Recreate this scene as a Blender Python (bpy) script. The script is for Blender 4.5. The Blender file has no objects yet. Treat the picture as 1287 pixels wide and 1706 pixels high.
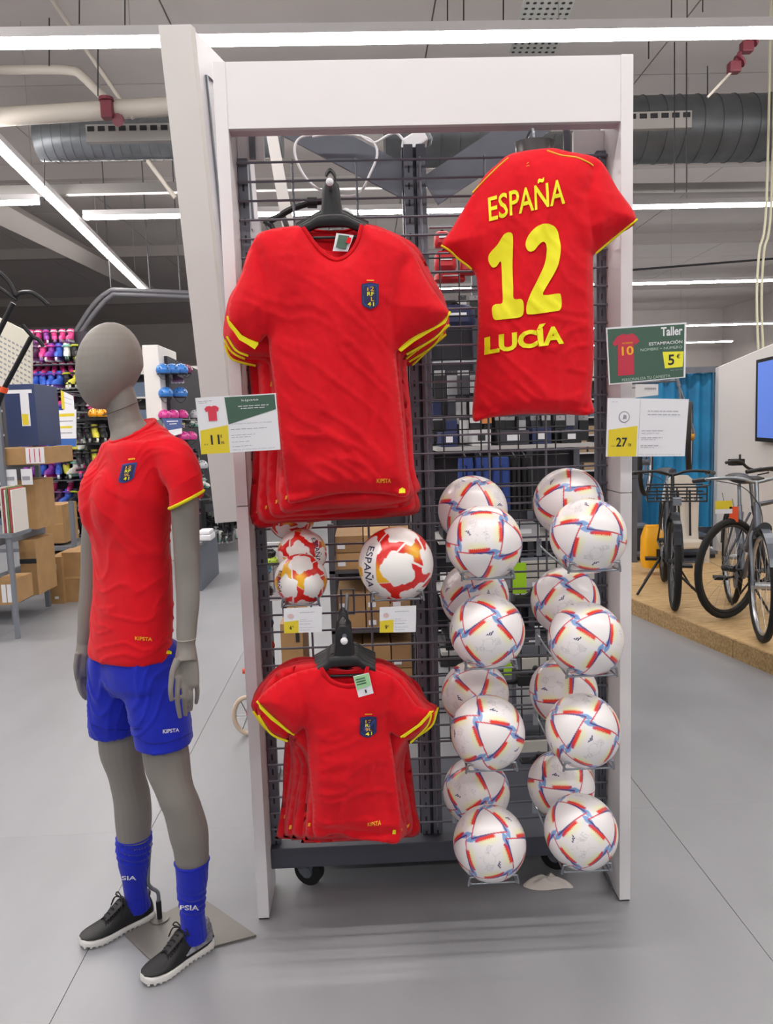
import bpy, bmesh, math, random
import numpy as np
from mathutils import Vector, Matrix, noise, geometry
random.seed(7)
rnd = random.Random(11)
PI = math.pi
SC = bpy.context.scene
COL = SC.collection
# ------------------------------------------------------------------ camera
W_, H_ = 1287.0, 1706.0
FPX = 1284.0
CAM = Vector((0, 0, 1.55))
YAW, PITCH, ROLL = math.radians(1.707), math.radians(6.364), math.radians(-1.826)
_fw = Vector((math.sin(YAW)*math.cos(PITCH), math.cos(YAW)*math.cos(PITCH), -math.sin(PITCH)))
_rt = Vector((math.cos(YAW), -math.sin(YAW), 0))
_up = _rt.cross(_fw)
RT = _rt*math.cos(ROLL)+_up*math.sin(ROLL)
UP = -_rt*math.sin(ROLL)+_up*math.cos(ROLL)
cd = bpy.data.cameras.new('camera')
cam = bpy.data.objects.new('camera', cd)
COL.objects.link(cam)
cam.matrix_world = Matrix((( RT.x, UP.x, -_fw.x, CAM.x), (RT.y, UP.y, -_fw.y, CAM.y), (RT.z, UP.z, -_fw.z, CAM.z), (0, 0, 0, 1)))
cd.sensor_fit = 'VERTICAL'
cd.sensor_height = 24.0
cd.lens = 24.0*FPX/H_
cd.clip_end = 200
SC.camera = cam
# ------------------------------------------------------------------ world and exposure
w = bpy.data.worlds.new('world')
SC.world = w
w.use_nodes = True
w.node_tree.nodes['Background'].inputs[0].default_value = (0.92, 0.95, 1.0, 1)
w.node_tree.nodes['Background'].inputs[1].default_value = 0.42
SC.view_settings.view_transform = 'Standard'
SC.view_settings.look = 'None'
SC.view_settings.exposure = 0.0
SC.view_settings.gamma = 1.0
SC.view_settings.use_curve_mapping = False
STRIP_POWER = 44.0


def ray(px, py):
    return _fw+RT*((px-W_/2)/FPX)-UP*((py-H_/2)/FPX)


def U(px, py, y):
    """the point that stands at depth y on the sight line of a pixel"""
    d = ray(px, py)
    return CAM+d*(y/d.y)


def F(px, py, z=0.0):
    d = ray(px, py)
    return CAM+d*((z-CAM.z)/d.z)


def S(y):
    return y/FPX


# ------------------------------------------------------------------ materials
def lin(h):
    h = h.lstrip('#')
    out = []
    for i in (0, 2, 4):
        c = int(h[i:i+2], 16)/255
        out.append(c/12.92 if c <= 0.04045 else ((c+0.055)/1.055)**2.4)
    return out


_M = {}


def mat(name, col, rough=0.5, metal=0.0, bump=0, bscale=200, var=0.0, vscale=8, col2=None, emit=0, sheen=0, coat=0, stretch=None, alpha=1, attr=None, trans=0, spec=None):
    if name in _M:
        return _M[name]
    m = bpy.data.materials.new(name)
    m.use_nodes = True
    nt = m.node_tree
    b = nt.nodes['Principled BSDF']
    c = lin(col)
    b.inputs['Base Color'].default_value = (*c, 1)
    b.inputs['Roughness'].default_value = rough
    b.inputs['Metallic'].default_value = metal
    if spec is not None:
        b.inputs['Specular IOR Level'].default_value = spec
    if sheen:
        b.inputs['Sheen Weight'].default_value = sheen
    if coat:
        b.inputs['Coat Weight'].default_value = coat
        b.inputs['Coat Roughness'].default_value = 0.15
    if trans:
        b.inputs['Transmission Weight'].default_value = trans
    if alpha < 1:
        b.inputs['Alpha'].default_value = alpha
    if emit:
        b.inputs['Emission Color'].default_value = (*c, 1)
        b.inputs['Emission Strength'].default_value = emit
    vec = None
    if var or bump:
        tc = nt.nodes.new('ShaderNodeTexCoord')
        mp = nt.nodes.new('ShaderNodeMapping')
        nt.links.new(tc.outputs['Object'], mp.inputs[0])
        if stretch:
            mp.inputs['Scale'].default_value = stretch
        vec = mp.outputs[0]
    if var:
        n = nt.nodes.new('ShaderNodeTexNoise')
        n.inputs['Scale'].default_value = vscale
        n.inputs['Detail'].default_value = 5
        nt.links.new(vec, n.inputs['Vector'])
        r = nt.nodes.new('ShaderNodeValToRGB')
        r.color_ramp.elements[0].position = 0.32
        r.color_ramp.elements[1].position = 0.68
        c2 = lin(col2) if col2 else [x*(1-var) for x in c]
        r.color_ramp.elements[0].color = (*c2, 1)
        r.color_ramp.elements[1].color = (*[min(1, x*(1+var*0.4)) for x in c], 1)
        nt.links.new(n.outputs['Fac'], r.inputs[0])
        nt.links.new(r.outputs[0], b.inputs['Base Color'])
    if bump:
        n = nt.nodes.new('ShaderNodeTexNoise')
        n.inputs['Scale'].default_value = bscale
        n.inputs['Detail'].default_value = 3
        nt.links.new(vec, n.inputs['Vector'])
        bp = nt.nodes.new('ShaderNodeBump')
        bp.inputs['Strength'].default_value = bump
        bp.inputs['Distance'].default_value = 0.002
        nt.links.new(n.outputs['Fac'], bp.inputs['Height'])
        nt.links.new(bp.outputs[0], b.inputs['Normal'])
    if attr:
        a = nt.nodes.new('ShaderNodeVertexColor')
        a.layer_name = attr
        nt.links.new(a.outputs[0], b.inputs['Base Color'])
    _M[name] = m
    return m


RED = mat('red_knit', 'dc081c', 0.85, bump=0.25, bscale=900, var=0.06, vscale=60, sheen=0.1, spec=0.25)
YEL = mat('yellow_knit', 'e8dc10', 0.8, bump=0.2, bscale=900)
YPR = mat('yellow_print', 'f2ea0c', 0.55)
GOLD = mat('gold_print', 'f0b020', 0.5)
BLUE = mat('blue_knit', '1426b4', 0.8, bump=0.25, bscale=700, var=0.08, vscale=40, sheen=0.15, spec=0.3)
NAVY = mat('navy_print', '1c2550', 0.6)
WPR = mat('white_print', 'e8e8ee', 0.6)
GREYF = mat('mannequin_grey', '86817b', 0.55, bump=0.1, bscale=500, spec=0.35)
WHITE = mat('white_lacquer', 'e4e1e2', 0.35, var=0.02, vscale=3)
PANELW = mat('cream_panel', 'e4e0dc', 0.4, var=0.02, vscale=2)
STEEL = mat('anthracite_steel', '646872', 0.42, 0.15, var=0.1, vscale=12)
STEELD = mat('dark_steel', '484b55', 0.42, 0.15)
WIRE = mat('graphite_wire', '666872', 0.38, 0.25)
CHROME = mat('zinc_wire', '9aa0a6', 0.28, 0.9)
BLK = mat('black_plastic', '17171a', 0.42)
BLKR = mat('black_rubber', '131315', 0.75, bump=0.2, bscale=120)
PAPER = mat('sign_paper', 'e6e6ea', 0.4)
GREENP = mat('green_print', '41604f', 0.5)
YSIGN = mat('yellow_sign_print', 'e0c92c', 0.5)
INK = mat('dark_ink', '24262a', 0.6)
GINK = mat('grey_ink', '9a9aa2', 0.6)
CARD = mat('cardboard', 'b08a5c', 0.8, var=0.12, vscale=9, bump=0.1, bscale=60)
LIGHTM = mat('light_strip', 'fffaf6', 0.5, emit=STRIP_POWER)


# ------------------------------------------------------------------ mesh helpers
def mesh(name, verts, faces, m, parent=None, smooth=False, kind=None, cols=None):
    me = bpy.data.meshes.new(name)
    me.from_pydata([tuple(v) for v in verts], [], faces)
    if m:
        me.materials.append(m)
    if smooth:
        me.polygons.foreach_set('use_smooth', [True]*len(me.polygons))
    me.update()
    return link(name, me, parent, kind)


def link(name, me, parent=None, kind=None):
    o = bpy.data.objects.new(name, me)
    COL.objects.link(o)
    if parent:
        o.parent = parent
    if kind:
        o['kind'] = kind
    return o


def thing(name, label, cat, loc=(0, 0, 0), group=None, rz=0, kind=None):
    o = bpy.data.objects.new(name, None)
    o.empty_display_size = 0.05
    COL.objects.link(o)
    o.location = loc
    o.rotation_euler = (0, 0, rz)
    return tag(o, label, cat, group, kind)


def tag(o, label, cat=None, group=None, kind=None):
    if label:
        o['label'] = label
    if cat:
        o['category'] = cat
    if group:
        o['group'] = group
    if kind:
        o['kind'] = kind
    return o


def relabel(o, label):
    o['label'] = label
    return o


def copy_tree(o, parent=None):
    c = o.copy()
    COL.objects.link(c)
    c.parent = parent
    for ch in list(o.children):
        copy_tree(ch, c)
    return c


class MB:
    """collects shapes; build() links them as one mesh"""
    def __init__(s):
        s.v = []
        s.f = []

    def add(s, v, f):
        n = len(s.v)
        s.v += [Vector(q) for q in v]
        s.f += [tuple(i+n for i in q) for q in f]
        return s

    def box(s, a, b):
        x0, y0, z0 = a
        x1, y1, z1 = b
        return s.add([(x0, y0, z0), (x1, y0, z0), (x1, y1, z0), (x0, y1, z0), (x0, y0, z1), (x1, y0, z1), (x1, y1, z1), (x0, y1, z1)],
                     [(0, 3, 2, 1), (4, 5, 6, 7), (0, 1, 5, 4), (1, 2, 6, 5), (2, 3, 7, 6), (3, 0, 4, 7)])

    def prism(s, pts, d):
        """polygon of 3-D points extruded by the vector d"""
        n = len(pts)
        d = Vector(d)
        v = [Vector(p) for p in pts]+[Vector(p)+d for p in pts]
        return s.add(v, [tuple(range(n))[::-1], tuple(range(n, 2*n))]+[(i, (i+1) % n, n+(i+1) % n, n+i) for i in range(n)])

    def tube(s, pts, r, n=8, closed=False, flat=None):
        pts = [Vector(p) for p in pts]
        m = len(pts)
        rr = r if isinstance(r, (list, tuple)) else [r]*m
        rings = []
        pu = None
        for i, p in enumerate(pts):
            if closed:
                t = pts[(i+1) % m]-pts[i-1]
            else:
                t = pts[min(i+1, m-1)]-pts[max(i-1, 0)]
            t.normalize()
            if pu is None:
                a = Vector((0, 0, 1)) if abs(t.z) < 0.9 else Vector((0, 1, 0))
                u = t.cross(a).normalized()
            else:
                u = (pu-t*pu.dot(t))
                u = u.normalized() if u.length > 1e-6 else t.orthogonal().normalized()
            pu = u
            v = t.cross(u)
            rings.append([p+u*rr[i]*math.cos(2*PI*k/n)+v*rr[i]*math.sin(2*PI*k/n) for k in range(n)])
        base = len(s.v)
        for q in rings:
            s.v += q
        L = m if closed else m-1
        for i in range(L):
            j = (i+1) % m
            for k in range(n):
                k2 = (k+1) % n
                s.f.append((base+i*n+k, base+i*n+k2, base+j*n+k2, base+j*n+k))
        if not closed:
            s.f.append(tuple(base+k for k in range(n))[::-1])
            s.f.append(tuple(base+(m-1)*n+k for k in range(n)))
        return s

    def bar(s, a, b, r, n=8):
        return s.tube([a, b], r, n)

    def loft(s, rings, n=24, power=2.0, cap=True):
        """rings of (centre, half axis u, half axis v)"""
        base = len(s.v)
        for (c, u, v) in rings:
            c = Vector(c)
            for k in range(n):
                a = 2*PI*k/n
                ca, sa = math.cos(a), math.sin(a)
                e = 2/power
                s.v.append(c+Vector(u)*(math.copysign(abs(ca)**e, ca))+Vector(v)*(math.copysign(abs(sa)**e, sa)))
        m = len(rings)
        for i in range(m-1):
            for k in range(n):
                k2 = (k+1) % n
                s.f.append((base+i*n+k, base+i*n+k2, base+(i+1)*n+k2, base+(i+1)*n+k))
        if cap:
            s.f.append(tuple(base+k for k in range(n))[::-1])
            s.f.append(tuple(base+(m-1)*n+k for k in range(n)))
        return s

    def ball(s, c, r, nu=12, nv=8):
        if not isinstance(r, (tuple, list)):
            r = (r, r, r)
        c = Vector(c)
        base = len(s.v)
        s.v.append(c+Vector((0, 0, r[2])))
        for j in range(1, nv):
            t = PI*j/nv
            for k in range(nu):
                a = 2*PI*k/nu
                s.v.append(c+Vector((r[0]*math.sin(t)*math.cos(a), r[1]*math.sin(t)*math.sin(a), r[2]*math.cos(t))))
        s.v.append(c-Vector((0, 0, r[2])))
        for k in range(nu):
            k2 = (k+1) % nu
            s.f.append((base, base+1+k, base+1+k2))
            for j in range(nv-2):
                s.f.append((base+1+j*nu+k, base+1+(j+1)*nu+k, base+1+(j+1)*nu+k2, base+1+j*nu+k2))
            s.f.append((base+1+(nv-2)*nu+k, base+1+(nv-1)*nu, base+1+(nv-2)*nu+k2))
        return s

    def disc(s, c, axis, r, h, n=24, r2=None):
        c = Vector(c)
        a = Vector(axis).normalized()
        u = a.orthogonal().normalized()
        v = a.cross(u)
        return s.loft([(c-a*h/2, u*r, v*r), (c+a*h/2, u*(r2 or r), v*(r2 or r))], n)

    def build(s, name, m, parent=None, smooth=False, kind=None, bevel=0):
        me = bpy.data.meshes.new(name)
        me.from_pydata([tuple(v) for v in s.v], [], s.f)
        bm = bmesh.new()
        bm.from_mesh(me)
        bmesh.ops.recalc_face_normals(bm, faces=bm.faces)
        if bevel:
            bmesh.ops.bevel(bm, geom=[e for e in bm.edges if e.is_manifold and e.calc_face_angle(0) > 0.7], offset=bevel, segments=2, affect='EDGES', profile=0.6)
        bm.to_mesh(me)
        bm.free()
        me.materials.append(m)
        if smooth:
            me.polygons.foreach_set('use_smooth', [True]*len(me.polygons))
            try:
                me.set_sharp_from_angle(angle=0.9)
            except Exception:
                pass
        return link(name, me, parent, kind)


def remesh(name, mb, voxel, m, parent=None, smooth_it=4, disp=None, decimate=None):
    """one continuous skin around overlapping closed shapes"""
    o = mb.build(name+'_raw', m)
    r = o.modifiers.new('r', 'REMESH')
    r.mode = 'VOXEL'
    r.voxel_size = voxel
    sm = o.modifiers.new('s', 'SMOOTH')
    sm.factor = 0.5
    sm.iterations = smooth_it
    dg = bpy.context.evaluated_depsgraph_get()
    dg.update()
    me = bpy.data.meshes.new_from_object(o.evaluated_get(dg))
    me.name = name
    old = o.data
    bpy.data.objects.remove(o)
    bpy.data.meshes.remove(old)
    if not me.materials:
        me.materials.append(m)
    if disp:
        nv = [v.normal.copy() for v in me.vertices]
        for v, n in zip(me.vertices, nv):
            v.co = v.co+n*disp(v.co, n)
    me.polygons.foreach_set('use_smooth', [True]*len(me.polygons))
    me.update()
    return link(name, me, parent)


def catmull(pts, k=8, closed=False):
    pts = [Vector(p) for p in pts]
    n = len(pts)
    out = []
    for i in range(n if closed else n-1):
        p0 = pts[i-1] if (closed or i > 0) else pts[0]
        p1 = pts[i]
        p2 = pts[(i+1) % n]
        p3 = pts[(i+2) % n] if (closed or i+2 < n) else pts[-1]
        for j in range(k):
            t = j/k
            out.append(0.5*((2*p1)+(p2-p0)*t+(2*p0-5*p1+4*p2-p3)*t*t+(3*p1-p0-3*p2+p3)*t**3))
    if not closed:
        out.append(pts[-1])
    return out


# ------------------------------------------------------------------ text as mesh
_TC = {}


def text_data(s, offset=0.0, sub=0, maxlen=0.12):
    key = (s, offset, sub)
    if key in _TC:
        return _TC[key]
    cu = bpy.data.curves.new('t', 'FONT')
    cu.body = s
    cu.size = 1
    cu.offset = offset
    cu.resolution_u = 3
    o = bpy.data.objects.new('t', cu)
    COL.objects.link(o)
    dg = bpy.context.evaluated_depsgraph_get()
    dg.update()
    me = bpy.data.meshes.new_from_object(o.evaluated_get(dg))
    bpy.data.objects.remove(o)
    bpy.data.curves.remove(cu)
    bm = bmesh.new()
    bm.from_mesh(me)
    bpy.data.meshes.remove(me)
    bmesh.ops.triangulate(bm, faces=bm.faces)
    for _ in range(sub):
        es = [e for e in bm.edges if e.calc_length() > maxlen]
        if not es:
            break
        bmesh.ops.subdivide_edges(bm, edges=es, cuts=1)
        bmesh.ops.triangulate(bm, faces=bm.faces)
    v = [(q.co.x, q.co.y) for q in bm.verts]
    f = [tuple(q.index for q in fc.verts) for fc in bm.faces]
    bm.free()
    xs = [q[0] for q in v]
    ys = [q[1] for q in v]
    x0, x1, y0, y1 = min(xs), max(xs), min(ys), max(ys)
    v = [((a-x0)/(x1-x0), (b-y0)/(y1-y0)) for a, b in v]
    _TC[key] = (v, f)
    return v, f


def bil(q, u, v):
    """q: corners bottom-left, bottom-right, top-right, top-left"""
    a = q[0]+(q[1]-q[0])*u
    b = q[3]+(q[2]-q[3])*u
    return a+(b-a)*v


# ------------------------------------------------------------------ hanging cloth
def inside(poly, P):
    x, y = P[:, 0], P[:, 1]
    r = np.zeros(len(P), bool)
    n = len(poly)
    for i in range(n):
        x0, y0 = poly[i]
        x1, y1 = poly[(i+1) % n]
        c = ((y0 > y) != (y1 > y))
        with np.errstate(divide='ignore', invalid='ignore'):
            xi = (x1-x0)*(y-y0)/(y1-y0)+x0
        r ^= c & (x < xi)
    return r


def dist(poly, P, closed=True):
    d = np.full(len(P), 1e9)
    n = len(poly)
    for i in range(n if closed else n-1):
        a = poly[i]
        b = poly[(i+1) % n]
        ab = b-a
        L = max(1e-12, ab@ab)
        t = np.clip(((P-a)@ab)/L, 0, 1)
        q = a+t[:, None]*ab
        d = np.minimum(d, np.hypot(P[:, 0]-q[:, 0], P[:, 1]-q[:, 1]))
    return d


class Cloth:
    """a garment hanging flat: outline (pixels) at depth y, bulging towards the viewer, with folds"""
    def __init__(s, outline, y, thick=0.03, seed=0, fold=0.006, seams=(), smooth=4, yaw=0.0, lean=0.0):
        s.y = y
        s.yaw = yaw
        s.lean = lean
        o = catmull([Vector((*p, 0)) for p in outline], smooth, True) if smooth > 1 else [Vector((*p, 0)) for p in outline]
        s.poly = np.array([[U(p.x, p.y, y).x, U(p.x, p.y, y).z] for p in o])
        s.c = s.poly.mean(0)
        s.zt, s.zb = s.poly[:, 1].max(), s.poly[:, 1].min()
        s.T = thick
        s.seed = seed
        s.fold = fold
        s.seams = [np.array([[U(a, b, y).x, U(a, b, y).z] for a, b in q]) for q in seams]

    def h(s, P):
        n = len(s.poly)
        hz = s.zb+.06*(s.zt-s.zb)
        d = np.full(len(P), 1e9)
        for i in range(n):
            a, b = s.poly[i], s.poly[(i+1) % n]
            q = dist(np.array([a, b]), P, False)
            d = np.minimum(d, q*(5.0 if (a[1] < hz and b[1] < hz) else 1.0))
        h = s.T*(1-np.exp(-d/0.04))
        k = np.clip(d/0.03, 0, 1)
        fr = (s.zt-P[:, 1])/(s.zt-s.zb)
        out = np.zeros(len(P))
        sd = s.seed*7.3
        for i, (x, z) in enumerate(P):
            n1 = noise.noise(Vector((x*5+sd, z*1.3, 0.5)))
            n2 = noise.noise(Vector((x*14+sd+n1*1.5, z*5-x*4, 3.1)))
            n3 = noise.noise(Vector((x*7+sd, z*22+x*9+n1*3, 7.7)))
            r = (1-abs(n3)*3.2)
            n4 = noise.noise(Vector((x*11+sd, z*2.2-x*3, 11.3)))
            r4 = max(0, 1-abs(n4)*4)
            n5 = noise.noise(Vector((x*30+sd, z*34+x*12+n2*4, 5.7)))
            out[i] = n1*2.2*(0.3+0.9*fr[i])+n2*1.3+(max(0, r)**2)*0.55*(0.3+0.9*fr[i])+r4*r4*.7*fr[i]+max(0, 1-abs(n5)*4)*.16
        h = h+s.fold*out*k
        for q in s.seams:
            ds = dist(q, P, False)
            h = h-0.010*np.exp(-(ds/0.013)**2)*k
        return h

    def srf(s, x, z, off=0.0):
        h = float(s.h(np.array([[x, z]]))[0])
        return Vector((x, s.Y(x, z)-h-off, z))

    def Y(s, x, z):
        return s.y+(x-s.c[0])*math.tan(s.yaw)+(s.zt-z)*s.lean

    def pts(s, P, off=0.0):
        P = np.asarray(P, float)
        h = s.h(P)
        return [Vector((x, s.Y(x, z)-hh-off, z)) for (x, z), hh in zip(P, h)]

    def px(s, a, b, off=0.0):
        p = U(a, b, s.y)
        return s.srf(p.x, p.z, off)

    def build(s, name, m, parent, g=0.012, back=0.5):
        mn, mx = s.poly.min(0), s.poly.max(0)
        G = []
        row = 0
        z = mn[1]
        while z < mx[1]:
            x = mn[0]+(g/2 if row % 2 else 0)
            while x < mx[0]:
                G.append((x, z))
                x += g
            z += g*0.87
            row += 1
        G = np.array(G)
        G = G[inside(s.poly, G)]
        G = G[dist(s.poly, G) > g*0.5]
        # resample border
        B = []
        n = len(s.poly)
        for i in range(n):
            a, b = s.poly[i], s.poly[(i+1) % n]
            L = np.hypot(*(b-a))
            k = max(1, int(L/g))
            for j in range(k):
                B.append(a+(b-a)*j/k)
        B = np.array(B)
        nb = len(B)
        P = np.vstack([B, G])
        res = geometry.delaunay_2d_cdt([Vector(p) for p in P], [(i, (i+1) % nb) for i in range(nb)], [], 1, 1e-7)
        V2 = np.array([tuple(v) for v in res[0]])
        tris = res[2]
        db = dist(s.poly, V2)
        hf = s.h(V2)
        N = len(V2)
        bord = db < 1e-5
        verts = []
        for (x, z), h in zip(V2, hf):
            verts.append((x, s.Y(x, z)-h, z))
        bi = {}
        for i in range(N):
            if bord[i]:
                bi[i] = i
            else:
                bi[i] = len(verts)
                x, z = V2[i]
                verts.append((x, s.Y(x, z)+hf[i]*back, z))
        faces = []
        for t in tris:
            faces.append(tuple(t))
            faces.append(tuple(bi[i] for i in t)[::-1])
        return mesh(name, verts, faces, m, parent, True)

    def ribbon(s, name, m, pxs, r, parent, off=0.0, k=5, drop=0):
        """a piping that follows the cloth along a line of pixels"""
        P = []
        for p in catmull([Vector((*q, 0)) for q in pxs], k):
            a = U(p.x, p.y, s.y)
            P.append((a.x, a.z))
        return MB().tube(s.pts(P, off), r, 6).build(name, m, parent, True)

    def patch(s, name, m, pxs, parent, off=0.0015, sub=2, smooth=0, maxlen=0.02):
        """flat print that follows the cloth"""
        pts = [Vector((*q, 0)) for q in pxs]
        if smooth:
            pts = catmull(pts, smooth, True)
        W = [U(p.x, p.y, s.y) for p in pts]
        return s.print2d(name, m, [(p.x, p.z) for p in W], parent, off, maxlen)

    def print2d(s, name, m, poly, parent, off=0.0015, g=0.02):
        poly = np.array(poly)
        B = []
        for i in range(len(poly)):
            a, b = poly[i], poly[(i+1) % len(poly)]
            k = max(1, int(np.hypot(*(b-a))/g))
            B += [a+(b-a)*j/k for j in range(k)]
        B = np.array(B)
        mn, mx = B.min(0), B.max(0)
        G = np.array([(x, z) for x in np.arange(mn[0], mx[0], g) for z in np.arange(mn[1], mx[1], g)]).reshape(-1, 2)
        if len(G):
            G = G[inside(B, G)]
        if len(G):
            G = G[dist(B, G) > g*0.3]
        nb = len(B)
        P = np.vstack([B, G]) if len(G) else B
        res = geometry.delaunay_2d_cdt([Vector(p) for p in P], [(i, (i+1) % nb) for i in range(nb)], [], 1, 1e-8)
        V = s.pts([tuple(v) for v in res[0]], off)
        return mesh(name, V, [tuple(t) for t in res[2]], m, parent, True)

    def text(s, string, quad, m, parent, offset=0.0, sub=3, off=0.0015, name='lettering', maxlen=0.12):
        v, f = text_data(string, offset, sub, maxlen)
        q = [Vector((*p, 0)) for p in quad]
        P = []
        for a, b in v:
            p = bil(q, a, b)
            wv = U(p.x, p.y, s.y)
            P.append((wv.x, wv.z))
        return mesh(name, s.pts(P, off), f, m, parent, True)


class Flat:
    """a flat sign board given by four pixels (bottom-left, bottom-right, top-right, top-left) at a depth"""
    def __init__(s, name, label, quad, y, board_mat, group=None, cat='sign', thick=0.004, edge=None):
        s.q = [U(px, py, y if not isinstance(y, (list, tuple)) else y[i]) for i, (px, py) in enumerate(quad)]
        s.n = (s.q[1]-s.q[0]).cross(s.q[3]-s.q[0]).normalized()
        s.root = thing(name, label, cat, s.q[0], group)
        s.o = s.q[0].copy()
        MB().prism([p-s.o for p in s.q], -s.n*thick).build('board', board_mat, s.root)
        s.lay = 0

    def P(s, u, v, off):
        return bil(s.q, u, v)+s.n*off-s.o

    def poly(s, name, m, uv, lay=1):
        return mesh(name, [s.P(a, b, 0.0006*lay) for a, b in uv], [tuple(range(len(uv)))], m, s.root)

    def text(s, string, box, m, lay=2, offset=0.0, name='lettering'):
        v, f = text_data(string, offset)
        x0, y0, x1, y1 = box
        return mesh(name, [s.P(x0+(x1-x0)*a, y0+(y1-y0)*b, 0.0006*lay) for a, b in v], f, m, s.root)

    def lines(s, name, m, rows, lay=2):
        """small print as short bars: rows of (x0, x1, y, height)"""
        V = []
        Fc = []
        r = random.Random(5)
        for (x0, x1, y, h) in rows:
            x = x0
            while x < x1:
                L = min(x1-x, r.uniform(0.02, 0.07))
                n = len(V)
                V += [s.P(x, y, 0.0006*lay), s.P(x+L, y, 0.0006*lay), s.P(x+L, y+h, 0.0006*lay), s.P(x, y+h, 0.0006*lay)]
                Fc.append((n, n+1, n+2, n+3))
                x += L+0.012
        return mesh(name, V, Fc, m, s.root, kind='stuff')

ROOTS_WORLD = []


def wt(name, label, cat, group=None, kind=None):
    """a thing whose parts are written in world coordinates; settled at its base at the end"""
    o = thing(name, label, cat, (0, 0, 0), group, 0, kind)
    ROOTS_WORLD.append(o)
    return o


def settle(o):
    lo = Vector((1e9,)*3)
    hi = -lo

    def rec(c):
        nonlocal lo, hi
        if c.type == 'MESH':
            n = len(c.data.vertices)
            a = np.empty(n*3)
            c.data.vertices.foreach_get('co', a)
            a = a.reshape(-1, 3)
            mn, mx = a.min(0), a.max(0)
            for q in (mn, mx):
                p = Vector(q)+c.location
                lo = Vector(map(min, lo, p))
                hi = Vector(map(max, hi, p))
        for d in c.children:
            rec(d)
    for c in o.children:
        rec(c)
    if lo.x > 1e8:
        return
    b = Vector(((lo.x+hi.x)/2, (lo.y+hi.y)/2, lo.z))
    o.location = b
    for c in o.children:
        c.location = c.location-b


# ================================================================== SETTING
GROUND = mat('vinyl_floor', '949599', 0.34, var=0.10, vscale=2.6, stretch=(1, .45, 1), bump=0.06, bscale=90, spec=0.4)
SEAM = mat('floor_seam', '77767a', 0.6)
CEIL = mat('ceiling_metal', 'c2bcb9', 0.6, var=0.05, vscale=1.5)
BEAM = mat('beam_grey', 'a9a3a0', 0.55)
fl = MB().box((-14, -7, -0.1), (16, 34, -0.003)).build('floor', SEAM)
tag(fl, 'grey vinyl shop floor laid in large sheets', None, None, 'structure')
tile = None
for i in range(-7, 8):
    for j in range(-3, 17):
        if tile is None:
            tile = MB().box((0, 0, -0.0029), (1.9975, 1.9996, 0)).build('tile', GROUND, fl)
            t = tile
        else:
            t = tile.copy()
            COL.objects.link(t)
        t.location = (-0.88+2*i, 0.9+2*j, 0)
ce = MB().box((-14, -7, 6.25), (16, 34, 6.4)).build('ceiling', BEAM)
tag(ce, 'grey corrugated metal ceiling of the hall', None, None, 'structure')
pn = None
for i in range(10):
    for j in range(7):
        if pn is None:
            pn = MB().box((0, 0, 6.2), (2.98, 5.97, 6.25)).build('ceiling_panel', CEIL, ce)
            t = pn
        else:
            t = pn.copy()
            COL.objects.link(t)
        t.location = (-14+3*i, -7+6*j, 0)
for nm, a, b in (('wall_left', (-14.2, -7, 0), (-14, 34, 6.3)), ('wall_right', (16, -7, 0), (16.2, 34, 6.3)), ('wall_far', (-14, 34, 0), (16, 34.2, 6.3))):
    o = MB().box(a, b).build(nm, CEIL)
    tag(o, None, None, None, 'structure')
# beams, trays
for nm, pts, r in (('trim_1', [U(-30, 335, 11.5), U(245, 480, 24)], 0.22),):
    o = MB().tube(pts, r, 4).build(nm, BEAM)
    tag(o, 'dark grey roof beam running away under the ceiling', None, None, 'structure')
for k, y in enumerate((8.2, 14, 20, 27)):
    o = MB().box((-14, y, 5.95), (16, y+0.16, 6.2)).build('trim_%d' % (k+2), BEAM)
    tag(o, 'grey roof beam across the hall', None, None, 'structure')


def light(a, b, label, w=0.11, group='ceiling light strips', lit=True):
    t = wt('ceiling_light', label, 'light', group)
    a, b = Vector(a), Vector(b)
    d = (b-a).normalized()
    s = d.cross(Vector((0, 0, 1))).normalized()*w/2
    MB().prism([a-s, a+s, b+s, b-s], (0, 0, 0.07)).build('housing', WHITE, t)
    z = Vector((0, 0, -0.035))
    MB().prism([a-s*0.85+z, a+s*0.85+z, b+s*0.85+z, b-s*0.85+z], (0, 0, 0.034)).build('diffuser', LIGHTM if lit else WHITE, t)
    m = MB()
    n = max(2, int((b-a).length/3))
    for i in range(n):
        p = a+(b-a)*((i+0.5)/n)
        m.bar(p+Vector((0, 0, .05)), (p.x, p.y, 6.2), 0.004, 4)
    m.build('hanger_wires', BEAM, t, kind='stuff')
    return t


ZL = 4.5
light((-13, 6.15, ZL), (13, 6.3, ZL), 'long bright light strip just above the white header of the stand', 0.13)
light((-3.64, 10.95, ZL), (13, 11.2, ZL), 'second light strip back, ending level with the leaning white panel')
light((-8, 10.15, ZL), (-3.95, 10.2, ZL), 'short light strip crossing the slanting one')
light((-4.35, 17.1, ZL), (15, 17.3, ZL), 'third light strip back, thin white line above the bikes')
light((0, 25.2, ZL), (15, 25.3, ZL), 'fourth light strip back above the bike stage')
light((4, 31.0, ZL), (15, 31.0, ZL), 'fifth light strip back, thinnest line over the stage wall')
light((-2.9, 1.6, ZL), (-4.42, 17.1, ZL), 'slanting light strip running away over the skates wall', 0.12)
light((-9, 1.0, ZL), (9, 1.0, ZL), 'light strip overhead, out of view above the aisle', 0.13, 'light strips behind the viewer')
light((-9, -4.0, ZL), (9, -4.0, ZL), 'light strip overhead, out of view behind the viewer', 0.13, 'light strips behind the viewer')
TRAY = mat('tray_grey', 'b4b1ae', 0.45, 0.3)
o = MB().box((-8, 10.35, 4.62), (1, 10.45, 4.74)).build('cable_tray', TRAY)
tag(o, 'pale cable tray hanging behind the white leaning panel', 'cable tray')
a, b = U(1050, 322, 10), U(1330, 318, 10)
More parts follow.
